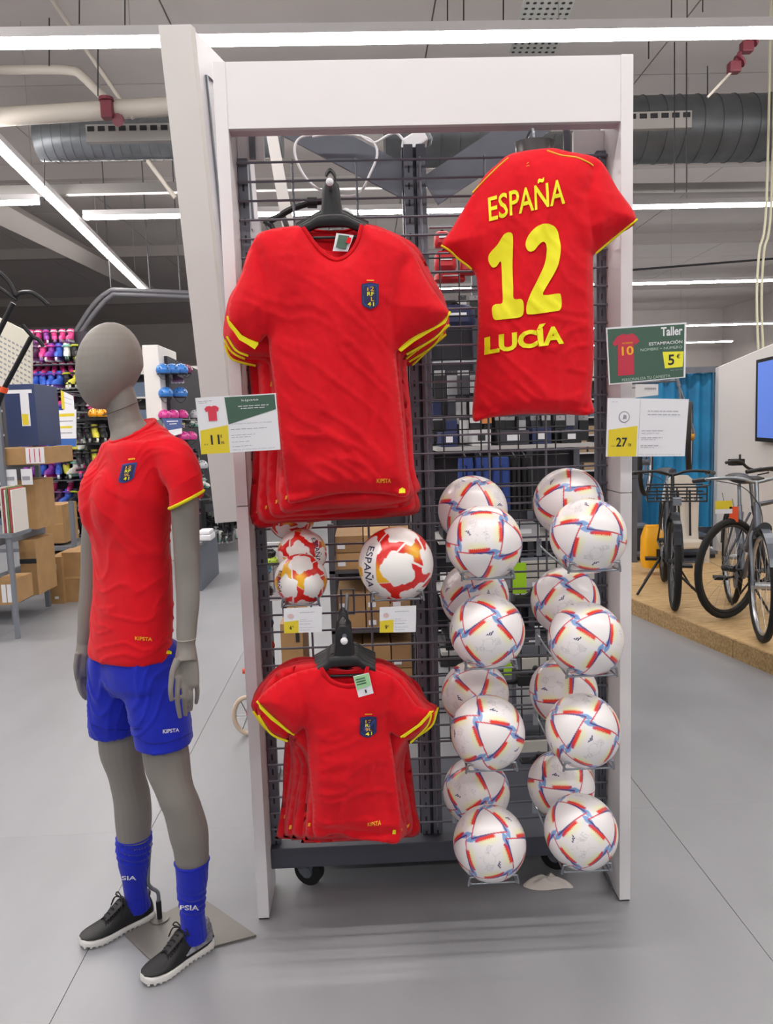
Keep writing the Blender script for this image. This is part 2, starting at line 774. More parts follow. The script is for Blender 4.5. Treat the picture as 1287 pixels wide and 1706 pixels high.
o = MB().prism([a, b, b+Vector((0, 0, .12)), a+Vector((0, 0, .12))], (0, .1, 0)).build('cable_tray', TRAY)
tag(o, 'pale cable tray above the bike stage under the big duct', 'cable tray')

# ducts
GALV = mat('galvanised', '8a8f94', 0.38, 0.55, var=0.18, vscale=5)
GALVD = mat('duct_slot', '26262a', 0.6)


def duct(label, x0, x1, yy, pyc, pyr, ventx, vent_py, GALV=GALV):
    t = wt('air_duct', label, 'duct', None)
    c0, c1 = U(x0, pyc[0], yy), U(x1, pyc[1], yy)
    r = pyr*S(yy)
    m = MB()
    n = 26
    for i in range(n):
        a, b = c0+(c1-c0)*(i/n), c0+(c1-c0)*((i+0.96)/n)
        m = MB().bar(a, b, r, 28)
        m.build('duct_section', GALV, t, True)
        MB().bar(b, c0+(c1-c0)*((i+1)/n), r*1.025, 28).build('seam_ring', GALV, t)
    # vent strip
    v0, v1 = U(ventx[0], vent_py[0], yy-r-0.05), U(ventx[1], vent_py[1], yy-r-0.05)
    hh = 13*S(yy-r)
    v = MB().prism([v0-Vector((0, 0, hh)), v1-Vector((0, 0, hh)), v1+Vector((0, 0, hh)), v0+Vector((0, 0, hh))], (0, 0.12, 0)).build('vent_plate', TRAY, t)
    k = max(1, int(round((v1-v0).length/(17*S(yy-r)))))
    for i in range(k):
        c = v0+(v1-v0)*((i+0.5)/k)
        q = 0.32*(v1-v0).length/k
        MB().prism([c+Vector((-q, -0.012, 0.2*hh)), c+Vector((q, -0.012, 0.2*hh)), c+Vector((q, -0.012, 0.75*hh)), c+Vector((-q, -0.012, 0.75*hh))], (0, 0.01, 0)).build('vent_slot', GALVD, v)
    return t


duct('round galvanised air duct ending over the skates wall', 66, 470, 9.0, (234, 228), 31, (143, 300), (222, 219))
duct('wide round galvanised air duct behind the red shirt above the bike stage', 640, 1420, 9.0, (226, 210), 50, (880, 1152), (206, 198), mat('galvanised_dull', '62666a', 0.45, 0.4, var=0.2, vscale=5))
PIPE = mat('pipe_cream', 'b7b0a6', 0.5)
for lab, pp, r in (('cream water pipe bending down beside the slanting tube', [(-40, 118), (60, 116), (120, 118), (140, 130), (176, 166)], 7),
                   ('long cream pipe under the ceiling above the round duct', [(-40, 197), (140, 186), (300, 176)], 14),
                   ('thin slanting cream rod crossing in front of the duct', [(80, -10), (222, 197)], 3.5),
                   ('thin cream rod below the short duct', [(246, 268), (292, 330)], 3.5)):
    o = MB().tube(catmull([U(a, b, 8.0) for a, b in pp], 5), r*S(8), 10).build('ceiling_pipe', PIPE, None, True)
    tag(o, lab, 'pipe')
RV = mat('valve_red', '6e2c38', 0.5)
t = wt('pipe_valve', 'dark red pipe valve where two cream pipes meet', 'valve')
c = U(178, 182, 7.9)
MB().box(c-Vector((.05, .05, .09)), c+Vector((.06, .05, .07))).build('body', RV, t, bevel=0.01)
MB().disc(c+Vector((.1, 0, -.1)), (0.2, 1, 0.2), 0.06, 0.02, 12).build('hand_wheel', RV, t)
MB().disc(c+Vector((0, 0, .09)), (0, 0, 1), 0.07, 0.03, 12).build('flange', RV, t)
for lab, px, py in (('dark red pipe joint high over the bike stage', 1222, 112), ('dark red pipe joint just above its twin', 1243, 78)):
    t = wt('pipe_valve', lab, 'valve')
    c = U(px, py, 7)
    MB().box(c-Vector((.05, .04, .05)), c+Vector((.05, .04, .04))).build('body', RV, t, bevel=0.01)
    MB().bar(c, c+Vector((.05, 0, .12)), 0.02).build('spout', RV, t)
    MB().disc(c+Vector((.05, 0, .05)), (1, 0, 1), 0.06, 0.02, 10).build('flange', RV, t)
o = MB().bar(U(1178, 162, 7), U(1222, 115, 7), 0.012, 6).build('ceiling_pipe', PIPE, None, True)
tag(o, 'thin short cream rod under the red pipe joints', 'pipe')
# bent grey pipe run over the skates wall
DGP = mat('pipe_dark_grey', '56555a', 0.6)
t = wt('bent_duct', 'dark grey bent duct of twin tubes climbing behind the mannequin head', 'duct')
for k, dy in enumerate((0, 7)):
    MB().tube(catmull([U(110+dy, 580, 13), U(150+dy, 515+dy, 13), U(180+dy*0.6, 487+dy, 13), U(205, 484+dy, 13), U(320, 488+dy, 13)], 6), 4*S(13), 8).build('tube', DGP, t, True)
for px in (185, 250, 300):
    q_ = U(px, 487, 13)
    MB().bar(q_, (q_.x, q_.y, 6.2), .01, 5).build('hanger', DGP, t)
# perforated tray, high
t = wt('perforated_tray', 'perforated pale metal tray crossing above the header', 'cable tray')
q = [U(848, 90, 7.9), U(925, 90, 7.9), U(965, -20, 6.6), U(880, -20, 6.6)]
MB().prism(q, (0, 0, 0.04)).build('plate', mat('tray_pale', 'c4c8c6', 0.4, 0.2), t)
m = MB()
for i in range(7):
    for j in range(13):
        p = bil(q, (i+.5)/7, (j+.5)/13)
        m.disc(p-Vector((0, 0, .004)), (0, 0, 1), 0.016, 0.004, 6)
m.build('holes', GALVD, t, kind='stuff')
# hanging pair of white cables right
for lab, dx in (('white cable drop hanging over the bike stage', 0), ('second white cable hanging beside the first one', 8)):
    o = MB().tube(catmull([Vector((U(1276+dx, 338, 8.5).x, 8.5, 6.2)), U(1276+dx, 338, 8.5+dx*.02), U(1264+dx, 420, 8.5+dx*.02), U(1260+dx, 500, 8.5+dx*.02), U(1263+dx, 592, 8.5+dx*.02)], 6), 0.014, 6).build('cable', mat('cable_cream', 'cfcbb0', 0.5), None, True)
    tag(o, lab, 'cable')
o = MB().bar(U(1050, 450, 14), U(1300, 430, 14), 0.02, 6).build('conduit', GALVD)
tag(o, 'thin dark conduit line under the ceiling over the stage', 'pipe')
m = MB()
for px, y0, y1 in ((132, 0, 40), (208, 0, 48), (82, 30, 110), (163, 75, 160), (745, 0, 40), (772, 0, 60), (838, 0, 60), (1118, -5, 60), (1144, -5, 60), (1170, -5, 20), (1123, 70, 320), (1143, 70, 320), (1178, 110, 160), (1080, 60, 98), (74, 265, 335)):
    m.bar(U(px, y0, 7.5), U(px, y1, 7.5), 0.006, 4)
o = m.build('suspension_wires', GALVD)
tag(o, 'thin dark wires dropping from the ceiling', 'wire', None, 'stuff')

# ================================================================== DISPLAY STAND
YF, YB, YM = 2.308, 2.50, 2.43
X0, X1, HT = -0.381, 0.816, 2.584
st = wt('display_stand', 'tall white framed display stand with grey wire mesh on castors', 'display stand')
zj = U(400, 843, YF).z
for (a, b), (z0, z1) in (((X0, X0+.036), (0.006, zj-.002)), ((X0, X0+.036), (zj, HT)), ((X1-.036, X1), (0.006, zj-.002)), ((X1-.036, X1), (zj, HT))):
    MB().box((a, YF, z0), (b, YB, z1)).build('upright', WHITE, st, bevel=0.002)
for a in (X0+.002, X1-.034):
    MB().box((a, YF+.004, 0), (a+.032, YB-.004, 0.006)).build('foot', BLK, st)
zh = U(700, 208, YF).z
MB().box((X0+.036, YF+.002, zh), (X1-.036, YF+.02, HT-.001)).build('header_panel', WHITE, st, bevel=0.001)
MB().box((X0+.036, YF+.02, zh), (X1-.036, YF+.062, zh+.012)).build('header_underside', mat('header_under', 'c9b9c0', 0.4), st)
MB().box((X0+.036, YF+.02, HT-.018), (X1-.036, YF+.062, HT-.002)).build('header_top', WHITE, st)
# white side boards above the mesh
for a, b in ((380, 440), (955, 1040)):
    p, q = U(a, 228, YM+.03), U(b, 262, YM+.03)
    MB().box((max(p.x, X0+.037), YM+.03, U(a, 262, YM).z), (min(q.x, X1-.037), YM+.05, U(a, 212, YM).z)).build('side_board', WHITE, st)
for a in (415, 940):
    p = U(a, 262, YM+.01)
    MB().box((p.x, YM+.016, p.z), (p.x+.018, YM+.028, p.z+.09)).build('bracket', STEEL, st)
# slotted side rails, central post
xl, xr = U(392, 700, YM).x-0.012, U(1008, 700, YM).x
xl = X0+.037
xr = X1-.037
zb, zt = U(700, 1425, YM).z, U(700, 262, YM).z
SL = mat('slot_dark', '1d1d22', 0.6)


def slotted(x, w, y, z0, z1, parent):
    p = MB().box((x, y, z0), (x+w, y+.03, z1)).build('post', STEEL, parent, bevel=.002)
    m = MB()
    z = z0+.05
    while z < z1-.05:
        m.box((x+w*.4, y-.001, z), (x+w*.6, y+.001, z+.02))
        z += .05
    m.build('slots', SL, p, kind='stuff')


for x in (xl, xr-.03):
    slotted(x, .03, YM+.01, 0.12, U(700, 255, YM).z, st)
px0 = U(684, 700, YM+.04).x
slotted(px0, .028, YM+.03, 0.12, U(700, 262, YM).z+.05, st)
slotted(px0+.038, .028, YM+.03, 0.12, U(700, 262, YM).z+.05, st)
MB().box((px0-.004, YM+.06, .12), (px0+.07, YM+.1, U(700, 262, YM).z+.05)).build('back_post', STEELD, st)
# diagonal arms under the header
zc = U(700, 335, 2.7).z
for (ax, ay), (bx, by) in (((692, 312), (470, 195)), ((716, 318), (910, 190))):
    a, b = U(ax, ay, 2.6), U(bx, by, 2.6)
    d = (b-a).normalized()
    n = Vector((-d.z, 0, d.x))*0.05
    MB().prism([a-n, b-n, b+n, a+n], (0, .012, 0)).build('diagonal_arm', STEEL, st)
# bottom rail and base
zr0, zr1 = U(600, 1441, YM-.02).z, U(600, 1408, YM-.02).z
MB().box((X0+.036, YM-.02, zr0), (X1-.036, YM+.04, zr1)).build('bottom_rail', STEELD, st, bevel=.003)
MB().box((X0+.12, YM+.04, zr0), (X1-.12, YM+.7, zr0+.04)).build('base_frame', STEELD, st)
# castors
for (x, y) in ((F(515, 1480).x, 2.50), (F(940, 1478).x, 2.52), (F(515, 1480).x, 3.05), (0.66, 3.05)):
    c = thing('castor', None, None, (x, y, 0))
    c.parent = st
    MB().disc((0, 0, .05), (.45, 1, 0), .05, .03, 28).build('wheel', BLKR, c, True)
    MB().disc((0, 0, .05), (.45, 1, 0), .02, .05, 16).build('hub', STEEL, c, True)
    for s in (-1, 1):
        v = Vector((.45, 1, 0)).normalized()*s*.022
        MB().prism([v+Vector((-.045, .0, .105)), v+Vector((.035, 0, .105)), v+Vector((.016, 0, .045)), v+Vector((-.005, 0, .032)), v+Vector((-.02, 0, .05))], Vector((.45, 1, 0)).normalized()*.004*s).build('fork_plate', STEEL, c)
    MB().disc((0, 0, .112), (0, 0, 1), .045, .014, 20).build('swivel', BLK, c)
# mesh of wires


def wire_mesh(x0, x1, z0, z1, y, dx, dz, rh, rv, parent, m, xs=None, zs=None):
    g = thing('mesh_panel', None, None, (0, 0, 0))
    g.parent = parent
    h = None
    z = z0
    for z in (zs or np.arange(z0, z1, dz)):
        if h is None:
            h = MB().bar((x0, 0, 0), (x1, 0, 0), rh, 6).build('horizontal_wire', m, g, True)
            o = h
        else:
            o = h.copy()
            COL.objects.link(o)
        o.location = (0, y, z)
    h = None
    for x in (xs or np.arange(x0, x1, dx)):
        if h is None:
            h = MB().bar((0, 0, z0-.02), (0, 0, z1+.01), rv, 6).build('vertical_wire', m, g, True)
            o = h
        else:
            o = h.copy()
            COL.objects.link(o)
        o.location = (x, y+rh+rv, 0)
    return g


ztw = U(600, 268, YM).z
WX = [U(p, 600, YM).x for p in (398, 500, 604, 708, 812, 908, 1000)]
wire_mesh(xl, xr, .235, ztw, YM-.004, .2, .0555, .0036, .0036, st, WIRE, WX, [ztw-.0555*k for k in range(40) if ztw-.0555*k > .22])
# rear mesh of the same stand, finer
wire_mesh(0.18, xr+.05, .25, 2.2, 3.08, .075, .0555, .003, .003, st, BLK)
# right lower leg brace
MB().tube([U(1003, 1440, 2.5), (X1-.05, YF+.03, .03)], .004, 6).build('brace', WIRE, st)

# leaning cream panel behind the left upright
lp = wt('leaning_panel', 'tall cream header panel leaning out behind the left side of the stand', 'panel')
ya, yb = 3.05, 3.75
tl, tr, br, bl = U(263, 42, ya), U(317, 40, ya), U(402, 868, yb), U(358, 872, yb)
sv = Vector((0.13, 0.55, 0.02))
MB().prism([bl, br, tr, tl], Vector((.012, .03, 0))).build('front_board', PANELW, lp, bevel=.002)
f0 = Vector((0.0, .03, 0))
MB().prism([br+f0, br+f0+sv, tr+f0+sv, tr+f0], (-.02, 0, 0)).build('side_board', mat('side_grey', 'd4d1d8', .35), lp)
d = (br-tr)
a = tr+f0+sv*.15+d*.06
b = tr+f0+sv*.85+d*.06
MB().tube([a+Vector((.004, 0, 0)), b+Vector((.004, 0, 0)), b+d*.86+Vector((.004, 0, 0)), a+d*.86+Vector((.004, 0, 0))], .006, 6, True).build('side_frame', CHROME, lp)
MB().prism([bl+f0, bl+f0+sv, tl+f0+sv, tl+f0], (.02, 0, 0)).build('side_board', PANELW, lp)
sp = br+f0+Vector((.0, .25, .45))
MB().box((sp.x-.02, sp.y, sp.z), (X0+.01, sp.y+.03, sp.z+.05)).build('mounting_arm', STEEL, lp)
MB().box((X0-.03, YB+.002, sp.z-.0), (X0, sp.y+.03, sp.z+.05)).build('mounting_arm', STEEL, lp)
MB().prism([br+f0+Vector((-.02, .1, .2)), br+f0+Vector((.05, .1, .2)), br+f0+Vector((.05, .1, .26)), br+f0+Vector((-.02, .1, .26))], (0, .03, 0)).build('mounting_bracket', STEEL, lp)

# ================================================================== JERSEYS ON THE STAND


def crest_on(c, parent, q):
    """blue shield with yellow marks; q = px box (x0,y0,x1,y1) with optional shear"""
    x0, y0, x1, y1, sh = q
    X = lambda u, v: (x0+(x1-x0)*u+sh*v, y0+(y1-y0)*v)
    sp = [(0.0, 0.06), (0.5, 0), (1, 0.06), (1, 0.8), (0.85, 0.9), (0.5, 1), (0.15, 0.9), (0, 0.8)]
    cr = c.patch('crest', NAVY, [X(*p) for p in sp], parent, 0.0016)
    cr2 = c.patch('crest_border', mat('crest_blue', '2c3f86', .6), [X(u*0.86+.07, v*0.9+.05) for u, v in sp], cr, 0.0019)
    cr3 = c.patch('crest_field', NAVY, [X(u*0.74+.13, v*0.82+.09) for u, v in sp], cr, 0.0022)
    for k, (g, col) in enumerate((('12', GOLD), ('RF', YPR), ('9L', GOLD), ('41', YPR))):
        v0 = .16+k*.19
        c.text(g, [X(.33, v0+.15), X(.72, v0+.15), X(.72, v0), X(.33, v0)], col, cr, .01, 1, .0026, 'crest_mark')
    c.patch('crest_bar', GOLD, [X(.3, -.1), X(.72, -.1), X(.72, -.06), X(.3, -.06)], cr, .0018)


def hanger(label, px, py, y, wpx, group=None, collar=True):
    """black shop hanger: bow, neck and hook over the arm"""
    t = wt('clothes_hanger', label, 'hanger', group)
    p = U(px, py, y)
    s = S(y)
    w = wpx*s
    bow = MB()
    P = catmull([p+Vector((-w, 0.0, -.022)), p+Vector((-w*.6, 0, -.006)), p+Vector((-.03, 0, .006)), p+Vector((.03, 0, .006)), p+Vector((w*.6, 0, -.006)), p+Vector((w, 0, -.022))], 6)
    n = len(P)
    rings = []
    for i, q in enumerate(P):
        k = 1-abs(2*i/(n-1)-1)
        rings.append((q, Vector((0, .012+.004*k, 0)), Vector((0, 0, .011+.007*k))))
    bow.loft(rings, 12, 2.6)
    bow.build('bow', BLK, t, True)
    MB().loft([(p+Vector((0, 0, .01)), Vector((.03, 0, 0)), Vector((0, .012, 0))), (p+Vector((0, 0, .05)), Vector((.024, 0, 0)), Vector((0, .012, 0))), (p+Vector((0, 0, .085)), Vector((.022, 0, 0)), Vector((0, .012, 0))), (p+Vector((0, 0, .10)), Vector((.011, 0, 0)), Vector((0, .01, 0)))], 12, 3).build('neck', BLK, t, True)
    MB().tube(catmull([p+Vector((0, 0, .09)), p+Vector((.012, 0, .11)), p+Vector((.0, 0, .128)), p+Vector((-.012, 0, .115))], 4), .003, 6).build('hook', BLK, t, True)
    MB().bar(p+Vector((-w*.8, 0, -.035)), p+Vector((w*.8, 0, -.035)), .004, 8).build('trouser_bar', BLK, t)
    return t


def jersey(label, outline, y, group=None, g=.012, thick=.028, seed=1, fold=.006, seams=(), cuffs=(), neck=None, necktop=None, yellow=(), m=None, yaw=0, detail=True):
    t = wt('jersey', label, 'jersey', group)
    c = Cloth(outline, y, thick, seed, fold, seams, 4, yaw)
    body = c.build('body', m or RED, t, g)
    for q in cuffs:
        c.ribbon('cuff_trim', YEL, q, .0034, t, .0)
    if neck:
        c.ribbon('collar', RED, neck, .006, t, .002)
    if neck and necktop:
        # inside of the back panel seen through the neckline
        P = list(neck)+list(necktop)[::-1]
        W = [U(a, b, y+.03) for a, b in P]
        n = len(neck)
        m_ = MB()
        A = catmull([U(a, b, y+.01) for a, b in neck], 4)
        B = catmull([U(a, b, y+.035) for a, b in necktop], 4)
        k = min(len(A), len(B))
        V = []
        for i in range(k):
            V.append(A[int(i*(len(A)-1)/(k-1))])
        for i in range(k):
            V.append(B[int(i*(len(B)-1)/(k-1))])
        m_.add(V, [(i, i+1, k+i+1, k+i) for i in range(k-1)])
        bo = m_.build('back_neck', RED, t, True)
        MB().tube(B, .004, 6).build('back_collar', RED, t, True)
    for q in yellow:
        W = [U(a, b, y-.012) for a, b in q]
        MB().prism(W, (0, .006, 0)).build('cuff_lining', YEL, t)
    return t, c


# ---- big jersey, upper arm
up_out = [(505, 378), (520, 400), (540, 423), (560, 433), (580, 425), (595, 403), (602, 374), (625, 379), (655, 389), (683, 412), (705, 455), (728, 492), (749, 520), (742, 531), (725, 545), (690, 562), (664, 583),
          (660, 600), (668, 680), (676, 760), (681, 824), (640, 823), (570, 822), (500, 836), (482, 838), (478, 825), (470, 760), (462, 680), (450, 600), (445, 560), (430, 572), (405, 562), (385, 545), (379, 527), (383, 500), (402, 455), (418, 410), (432, 388), (460, 381), (485, 377)]
YA = 2.02
hs = []
ORD = ('directly', 'second', 'third', 'fourth', 'fifth', 'sixth', 'last and lowest')
# the jerseys behind it, a little larger and lower each, on the same arm
back_out = [(508, 378), (555, 400), (602, 374), (640, 382), (688, 412), (712, 455), (732, 492), (743, 540), (722, 558), (688, 585), (676, 598), (684, 690), (694, 780), (698, 822), (640, 834), (560, 838), (480, 842),
            (424, 840), (420, 760), (425, 680), (420, 600), (412, 590), (392, 580), (378, 556), (378, 535), (385, 490), (402, 455), (418, 410), (440, 386), (480, 378)]


def shifted(out, dx, dy, sx=1.0, sy=1.0, cx=560, cy=380, jit=0, seed=0):
    r = random.Random(seed)
    return [(cx+(x-cx)*sx+dx+r.uniform(-jit, jit), cy+(y-cy)*sy+dy+r.uniform(-jit, jit)) for x, y in out]


specs = [  # dx, dy, sx, sy
    (1, 2, .99, 1.01), (7, 0, .98, 1.0), (-5, 6, 1.0, 1.02), (8, 2, 1.0, .99), (-6, 11, .98, 1.035), (3, 14, .98, 1.03), (-4, 12, 1.0, 1.04)]
for i, (dx, dy, sx, sy) in enumerate(specs):
    yy = YA+.045*(i+1)
    out = shifted(back_out, dx*.6, dy, 1.0, sy, jit=3, seed=i+3)
    kk = .70+.30*(i+1)/7
    out = [(590+(x-590)*(kk if x < 590 else .86+.14*(i+1)/7), y) if y > 590 and 12 > 0 and not (x < 415 and y < 600) else (x, y) for x, y in out]
    lab = 'red jersey on the upper arm, %s behind the large front one' % ORD[i]
    cu1 = [out[7], out[8], out[9]]
    t, c = jersey(lab, out, yy, 'red jerseys crowded on the upper arm', .018, .016, i+20, .013, cuffs=(cu1, [out[21], out[22], out[23]]))
    for dx_, dy_ in ((9, -8), (16, -20), (24, -4)):
        if i % 2 == 0:
            b2 = (out[17][0]+dx_+rnd.uniform(-2, 2), out[17][1]+dy_-10)
            c.patch('hem_tag', GOLD, [(b2[0], b2[1]), (b2[0]+3, b2[1]-1), (b2[0]+4, b2[1]-7), (b2[0]+1, b2[1]-6)], t, .003)
    b = (out[18][0]+rnd.uniform(4, 12), out[19][1]-rnd.uniform(14, 40))
    c.patch('hem_tag', GOLD, [(b[0], b[1]), (b[0]+5, b[1]-1), (b[0]+6, b[1]-9), (b[0]+1, b[1]-8)], t, .003)
for i in range(6):
    hanger('black hanger stacked behind the first one on the upper arm', 553, 367-i*.6, YA+.05+.045*i, 58, 'black hangers on the upper arm')
hanger('black plastic hanger in the neck of the big front jersey', 553, 372, YA+.008, 62)
t, c = jersey('large red jersey with blue shield crest hanging in front on the upper arm', up_out, YA, None, .008, .036, 3, .0095,
              seams=([(447, 560), (449, 500), (436, 440), (424, 412)], [(660, 590), (654, 520), (668, 450), (688, 425)], [(484, 822), (570, 812), (680, 812)]),
              cuffs=([(379, 527), (385, 545), (405, 562), (430, 572)], [(749, 520), (742, 531), (725, 545), (690, 562), (664, 583)]),
              neck=[(505, 380), (520, 402), (540, 424), (560, 433), (580, 425), (595, 404), (602, 376)], necktop=[(505, 380), (530, 385), (555, 387), (580, 384), (602, 376)],
              yellow=([(381, 533), (402, 558), (430, 573), (424, 582), (412, 574), (398, 566), (384, 545)], [(664, 583), (690, 563), (725, 546), (746, 530), (742, 538), (716, 553), (690, 569), (668, 586)]))
crest_on(c, t, (602, 476, 630, 520, 0))
c.text('KIPSTA', [(627, 803), (650, 803), (650, 796), (627, 796)], GOLD, t, .02, 1)
c.patch('hem_tag', YPR, [(663, 820), (674, 820), (674, 814), (669, 811), (664, 814)], t, .002)
# label inside the neck
t2 = wt('price_tag', 'green and white tag inside the neck of the large jersey', 'tag')
MB().prism([U(554, 418, YA-.004), U(579, 419, YA-.004), U(589, 392, YA+.004), U(560, 388, YA+.004)], (0, .002, 0)).build('card', PAPER, t2)
MB().prism([U(559, 412, YA-.007), U(576, 415, YA-.007), U(582, 393, YA+.0), U(564, 391, YA+.0)], (0, .001, 0)).build('green_field', GREENP, t2)
MB().prism([U(576, 404, YA-.008), U(583, 406, YA-.008), U(585, 396, YA-.001), U(579, 395, YA-.001)], (0, .0006, 0)).build('red_mark', RED, t2)
# arm of the upper row
for lab, px, py, yy in (('grey display arm with a pale tip carrying the big jerseys', 549, 303, YA-.06), ('grey display arm with a pale tip carrying the small jerseys', 573, 1068, 1.93)):
    a = wt('garment_rail', lab, 'rail')
    p = U(px, py, yy)
    MB().bar(p, (p.x, YM-.006, p.z+.012), .006, 8).build('rod', STEEL, a, True)
    MB().ball(p, .0095, 14, 10).build('tip', PAPER, a, True)
    MB().tube([(p.x-.02, YM-.01, p.z+.03), (p.x+.02, YM-.01, p.z+.03), (p.x+.02, YM-.01, p.z-.05), (p.x-.02, YM-.01, p.z-.05)], .004, 6, True).build('back_plate', STEEL, a)

# ---- small jerseys, lower arm
YL = 1.98
lo_out = [(535, 1112), (545, 1128), (560, 1138), (582, 1142), (598, 1136), (608, 1125), (612, 1110), (628, 1116), (655, 1128), (672, 1145), (694, 1175), (717, 1185), (700, 1205), (667, 1228), (650, 1222),
          (655, 1260), (662, 1320), (667, 1400), (630, 1402), (590, 1398), (560, 1390), (524, 1394), (520, 1340), (514, 1280), (508, 1216), (490, 1224), (470, 1210), (440, 1180), (428, 1168), (445, 1148), (470, 1130), (500, 1118)]
lob = [(535, 1110), (575, 1120), (612, 1108), (640, 1114), (668, 1130), (692, 1150), (708, 1178), (724, 1190), (716, 1212), (686, 1240), (678, 1238), (686, 1290), (694, 1350), (700, 1398), (640, 1402), (560, 1404),
       (470, 1406), (462, 1398), (470, 1340), (476, 1280), (480, 1230), (474, 1236), (446, 1222), (426, 1192), (424, 1172), (440, 1145), (465, 1122), (500, 1110)]
for i, (dx, dy, sx, sy) in enumerate([(0, -2, .97, .99), (3, -4, .98, 1.0), (-4, -5, 1.0, .995), (5, -8, 1.0, 1.0), (-4, -9, .99, 1.0), (4, -12, 1.01, 1.01), (-2, -14, 1.0, 1.02)]):
    yy = YL+.042*(i+1)
    out = shifted(lob, dx*.6, dy, sx, sy, 573, 1110, 3, i+50)
    kk = .62+.38*(i+1)/7
    out = [(595+(x-595)*kk, y) if y > 1260 else (x, y) for x, y in out]
    t, c = jersey('red jersey on the lower arm, %s behind the small front one' % ORD[i], out, yy, 'red jerseys crowded on the lower arm', .018, .015, i+40, .013,
                  cuffs=([out[k] for k in (7, 8, 9)], [out[k] for k in (23, 22, 21)]))
    b = (out[17][0]+rnd.uniform(4, 12), out[17][1]-rnd.uniform(8, 30))
    c.patch('hem_tag', GOLD, [(b[0], b[1]), (b[0]+4, b[1]-1), (b[0]+5, b[1]-7), (b[0]+1, b[1]-6)], t, .003)
    b = (out[13][0]-8, out[13][1]-12)
    c.patch('hem_tag', GOLD, [(b[0], b[1]), (b[0]+4, b[1]-1), (b[0]+5, b[1]-6), (b[0]+1, b[1]-5)], t, .003)
for i in range(6):
    hanger('black hanger stacked behind the first one on the lower arm', 574, 1099-i*3.2, YL+.05+.042*i, 52, 'black hangers on the lower arm')
hanger('black plastic hanger in the neck of the small front jersey', 574, 1104, YL+.008, 52)
t, c = jersey('small red jersey with green swing tag hanging in front on the lower arm', lo_out, YL, None, .008, .03, 9, .009,
              seams=([(508, 1216), (512, 1180), (505, 1150), (498, 1122)], [(650, 1222), (646, 1190), (652, 1155), (656, 1132)], [(526, 1380), (590, 1386), (666, 1390)]),
              cuffs=([(428, 1168), (440, 1180), (470, 1210), (490, 1224)], [(717, 1185), (700, 1205), (667, 1228)]),
              neck=[(535, 1112), (545, 1128), (560, 1138), (582, 1142), (598, 1136), (608, 1125), (612, 1110)], necktop=[(535, 1112), (555, 1118), (575, 1120), (595, 1117), (612, 1110)],
              yellow=([(430, 1172), (450, 1191), (488, 1224), (480, 1221), (452, 1200), (432, 1180)], [(667, 1228), (696, 1208), (717, 1186), (722, 1185), (702, 1208), (673, 1229)]))
crest_on(c, t, (599, 1187, 627, 1223, 0))
c.text('KIPSTA', [(612, 1371), (634, 1368), (634, 1361), (612, 1364)], GOLD, t, .02, 1)
c.patch('hem_tag', YPR, [(653, 1389), (659, 1389), (659, 1381), (654, 1381)], t, .002)
t2 = wt('price_tag', 'pale green swing tag with a white foot on the small jersey', 'tag')
q = [U(597, 1162, YL-.045), U(622, 1155, YL-.045), U(614, 1121, YL-.04), U(588, 1127, YL-.04)]
MB().prism(q, (0, .0015, 0)).build('card', PAPER, t2)
q2 = [bil(q, .03, .35), bil(q, .97, .42), bil(q, .97, .98), bil(q, .03, .98)]
MB().prism([p-Vector((0, .0012, 0)) for p in q2], (0, .001, 0)).build('green_field', mat('tag_green', '9fd09a', .5), t2)
for k in range(3):
    a, b = bil(q, .1, .8-.12*k), bil(q, .7, .8-.12*k)
    MB().prism([p-Vector((0, .0018, 0)) for p in (a, b, b+Vector((0, 0, .003)), a+Vector((0, 0, .003)))], (0, .0006, 0)).build('print_line', GREENP, t2)
v, f = text_data('1', .02)
mesh('print_number', [bil(q, .5+a*.1, .12+b*.16)-Vector((0, .002, 0)) for a, b in v], f, INK, t2)

# ---- player jersey, back side, on its bust hanger
YP = 2.22
pj = [(848, 256), (880, 250), (918, 248), (945, 255), (985, 265), (1003, 282), (1022, 318), (1053, 371), (1020, 398), (988, 425), (984, 440), (985, 520), (985, 600), (981, 660), (983, 690), (930, 690), (870, 690), (815, 696), (790, 701), (790, 660), (795, 600), (797, 540), (796, 470), (787, 446),
      (765, 428), (737, 405), (752, 380), (785, 325), (808, 290), (830, 270)]
t, c = jersey('red jersey showing its back with yellow number 12 on a bust hanger', pj, YP, None, .008, .05, 5, .009,
              seams=([(795, 440), (788, 400), (786, 350), (795, 310)], [(988, 425), (975, 380), (972, 330), (985, 285)], [(790, 688), (870, 680), (982, 680)]),
              cuffs=([(737, 405), (752, 416), (765, 428), (787, 446)], [(1053, 371), (1020, 398), (988, 425)]), yaw=-.12)
c.ribbon('shoulder_piping', GOLD, [(846, 264), (830, 277), (808, 298), (788, 318)], .0025, t, .001)
c.ribbon('shoulder_piping', GOLD, [(909, 254), (925, 264), (950, 270), (980, 284)], .0025, t, .001)
c.text('ESPAÑA', [(812, 373), (931, 350), (930, 299), (811, 321)], YPR, t, .012, 3, .0028)
lu = c.text('LUCÍA', [(806, 592), (929, 577), (927, 540), (806, 556)], YPR, t, .045, 3, .0028)


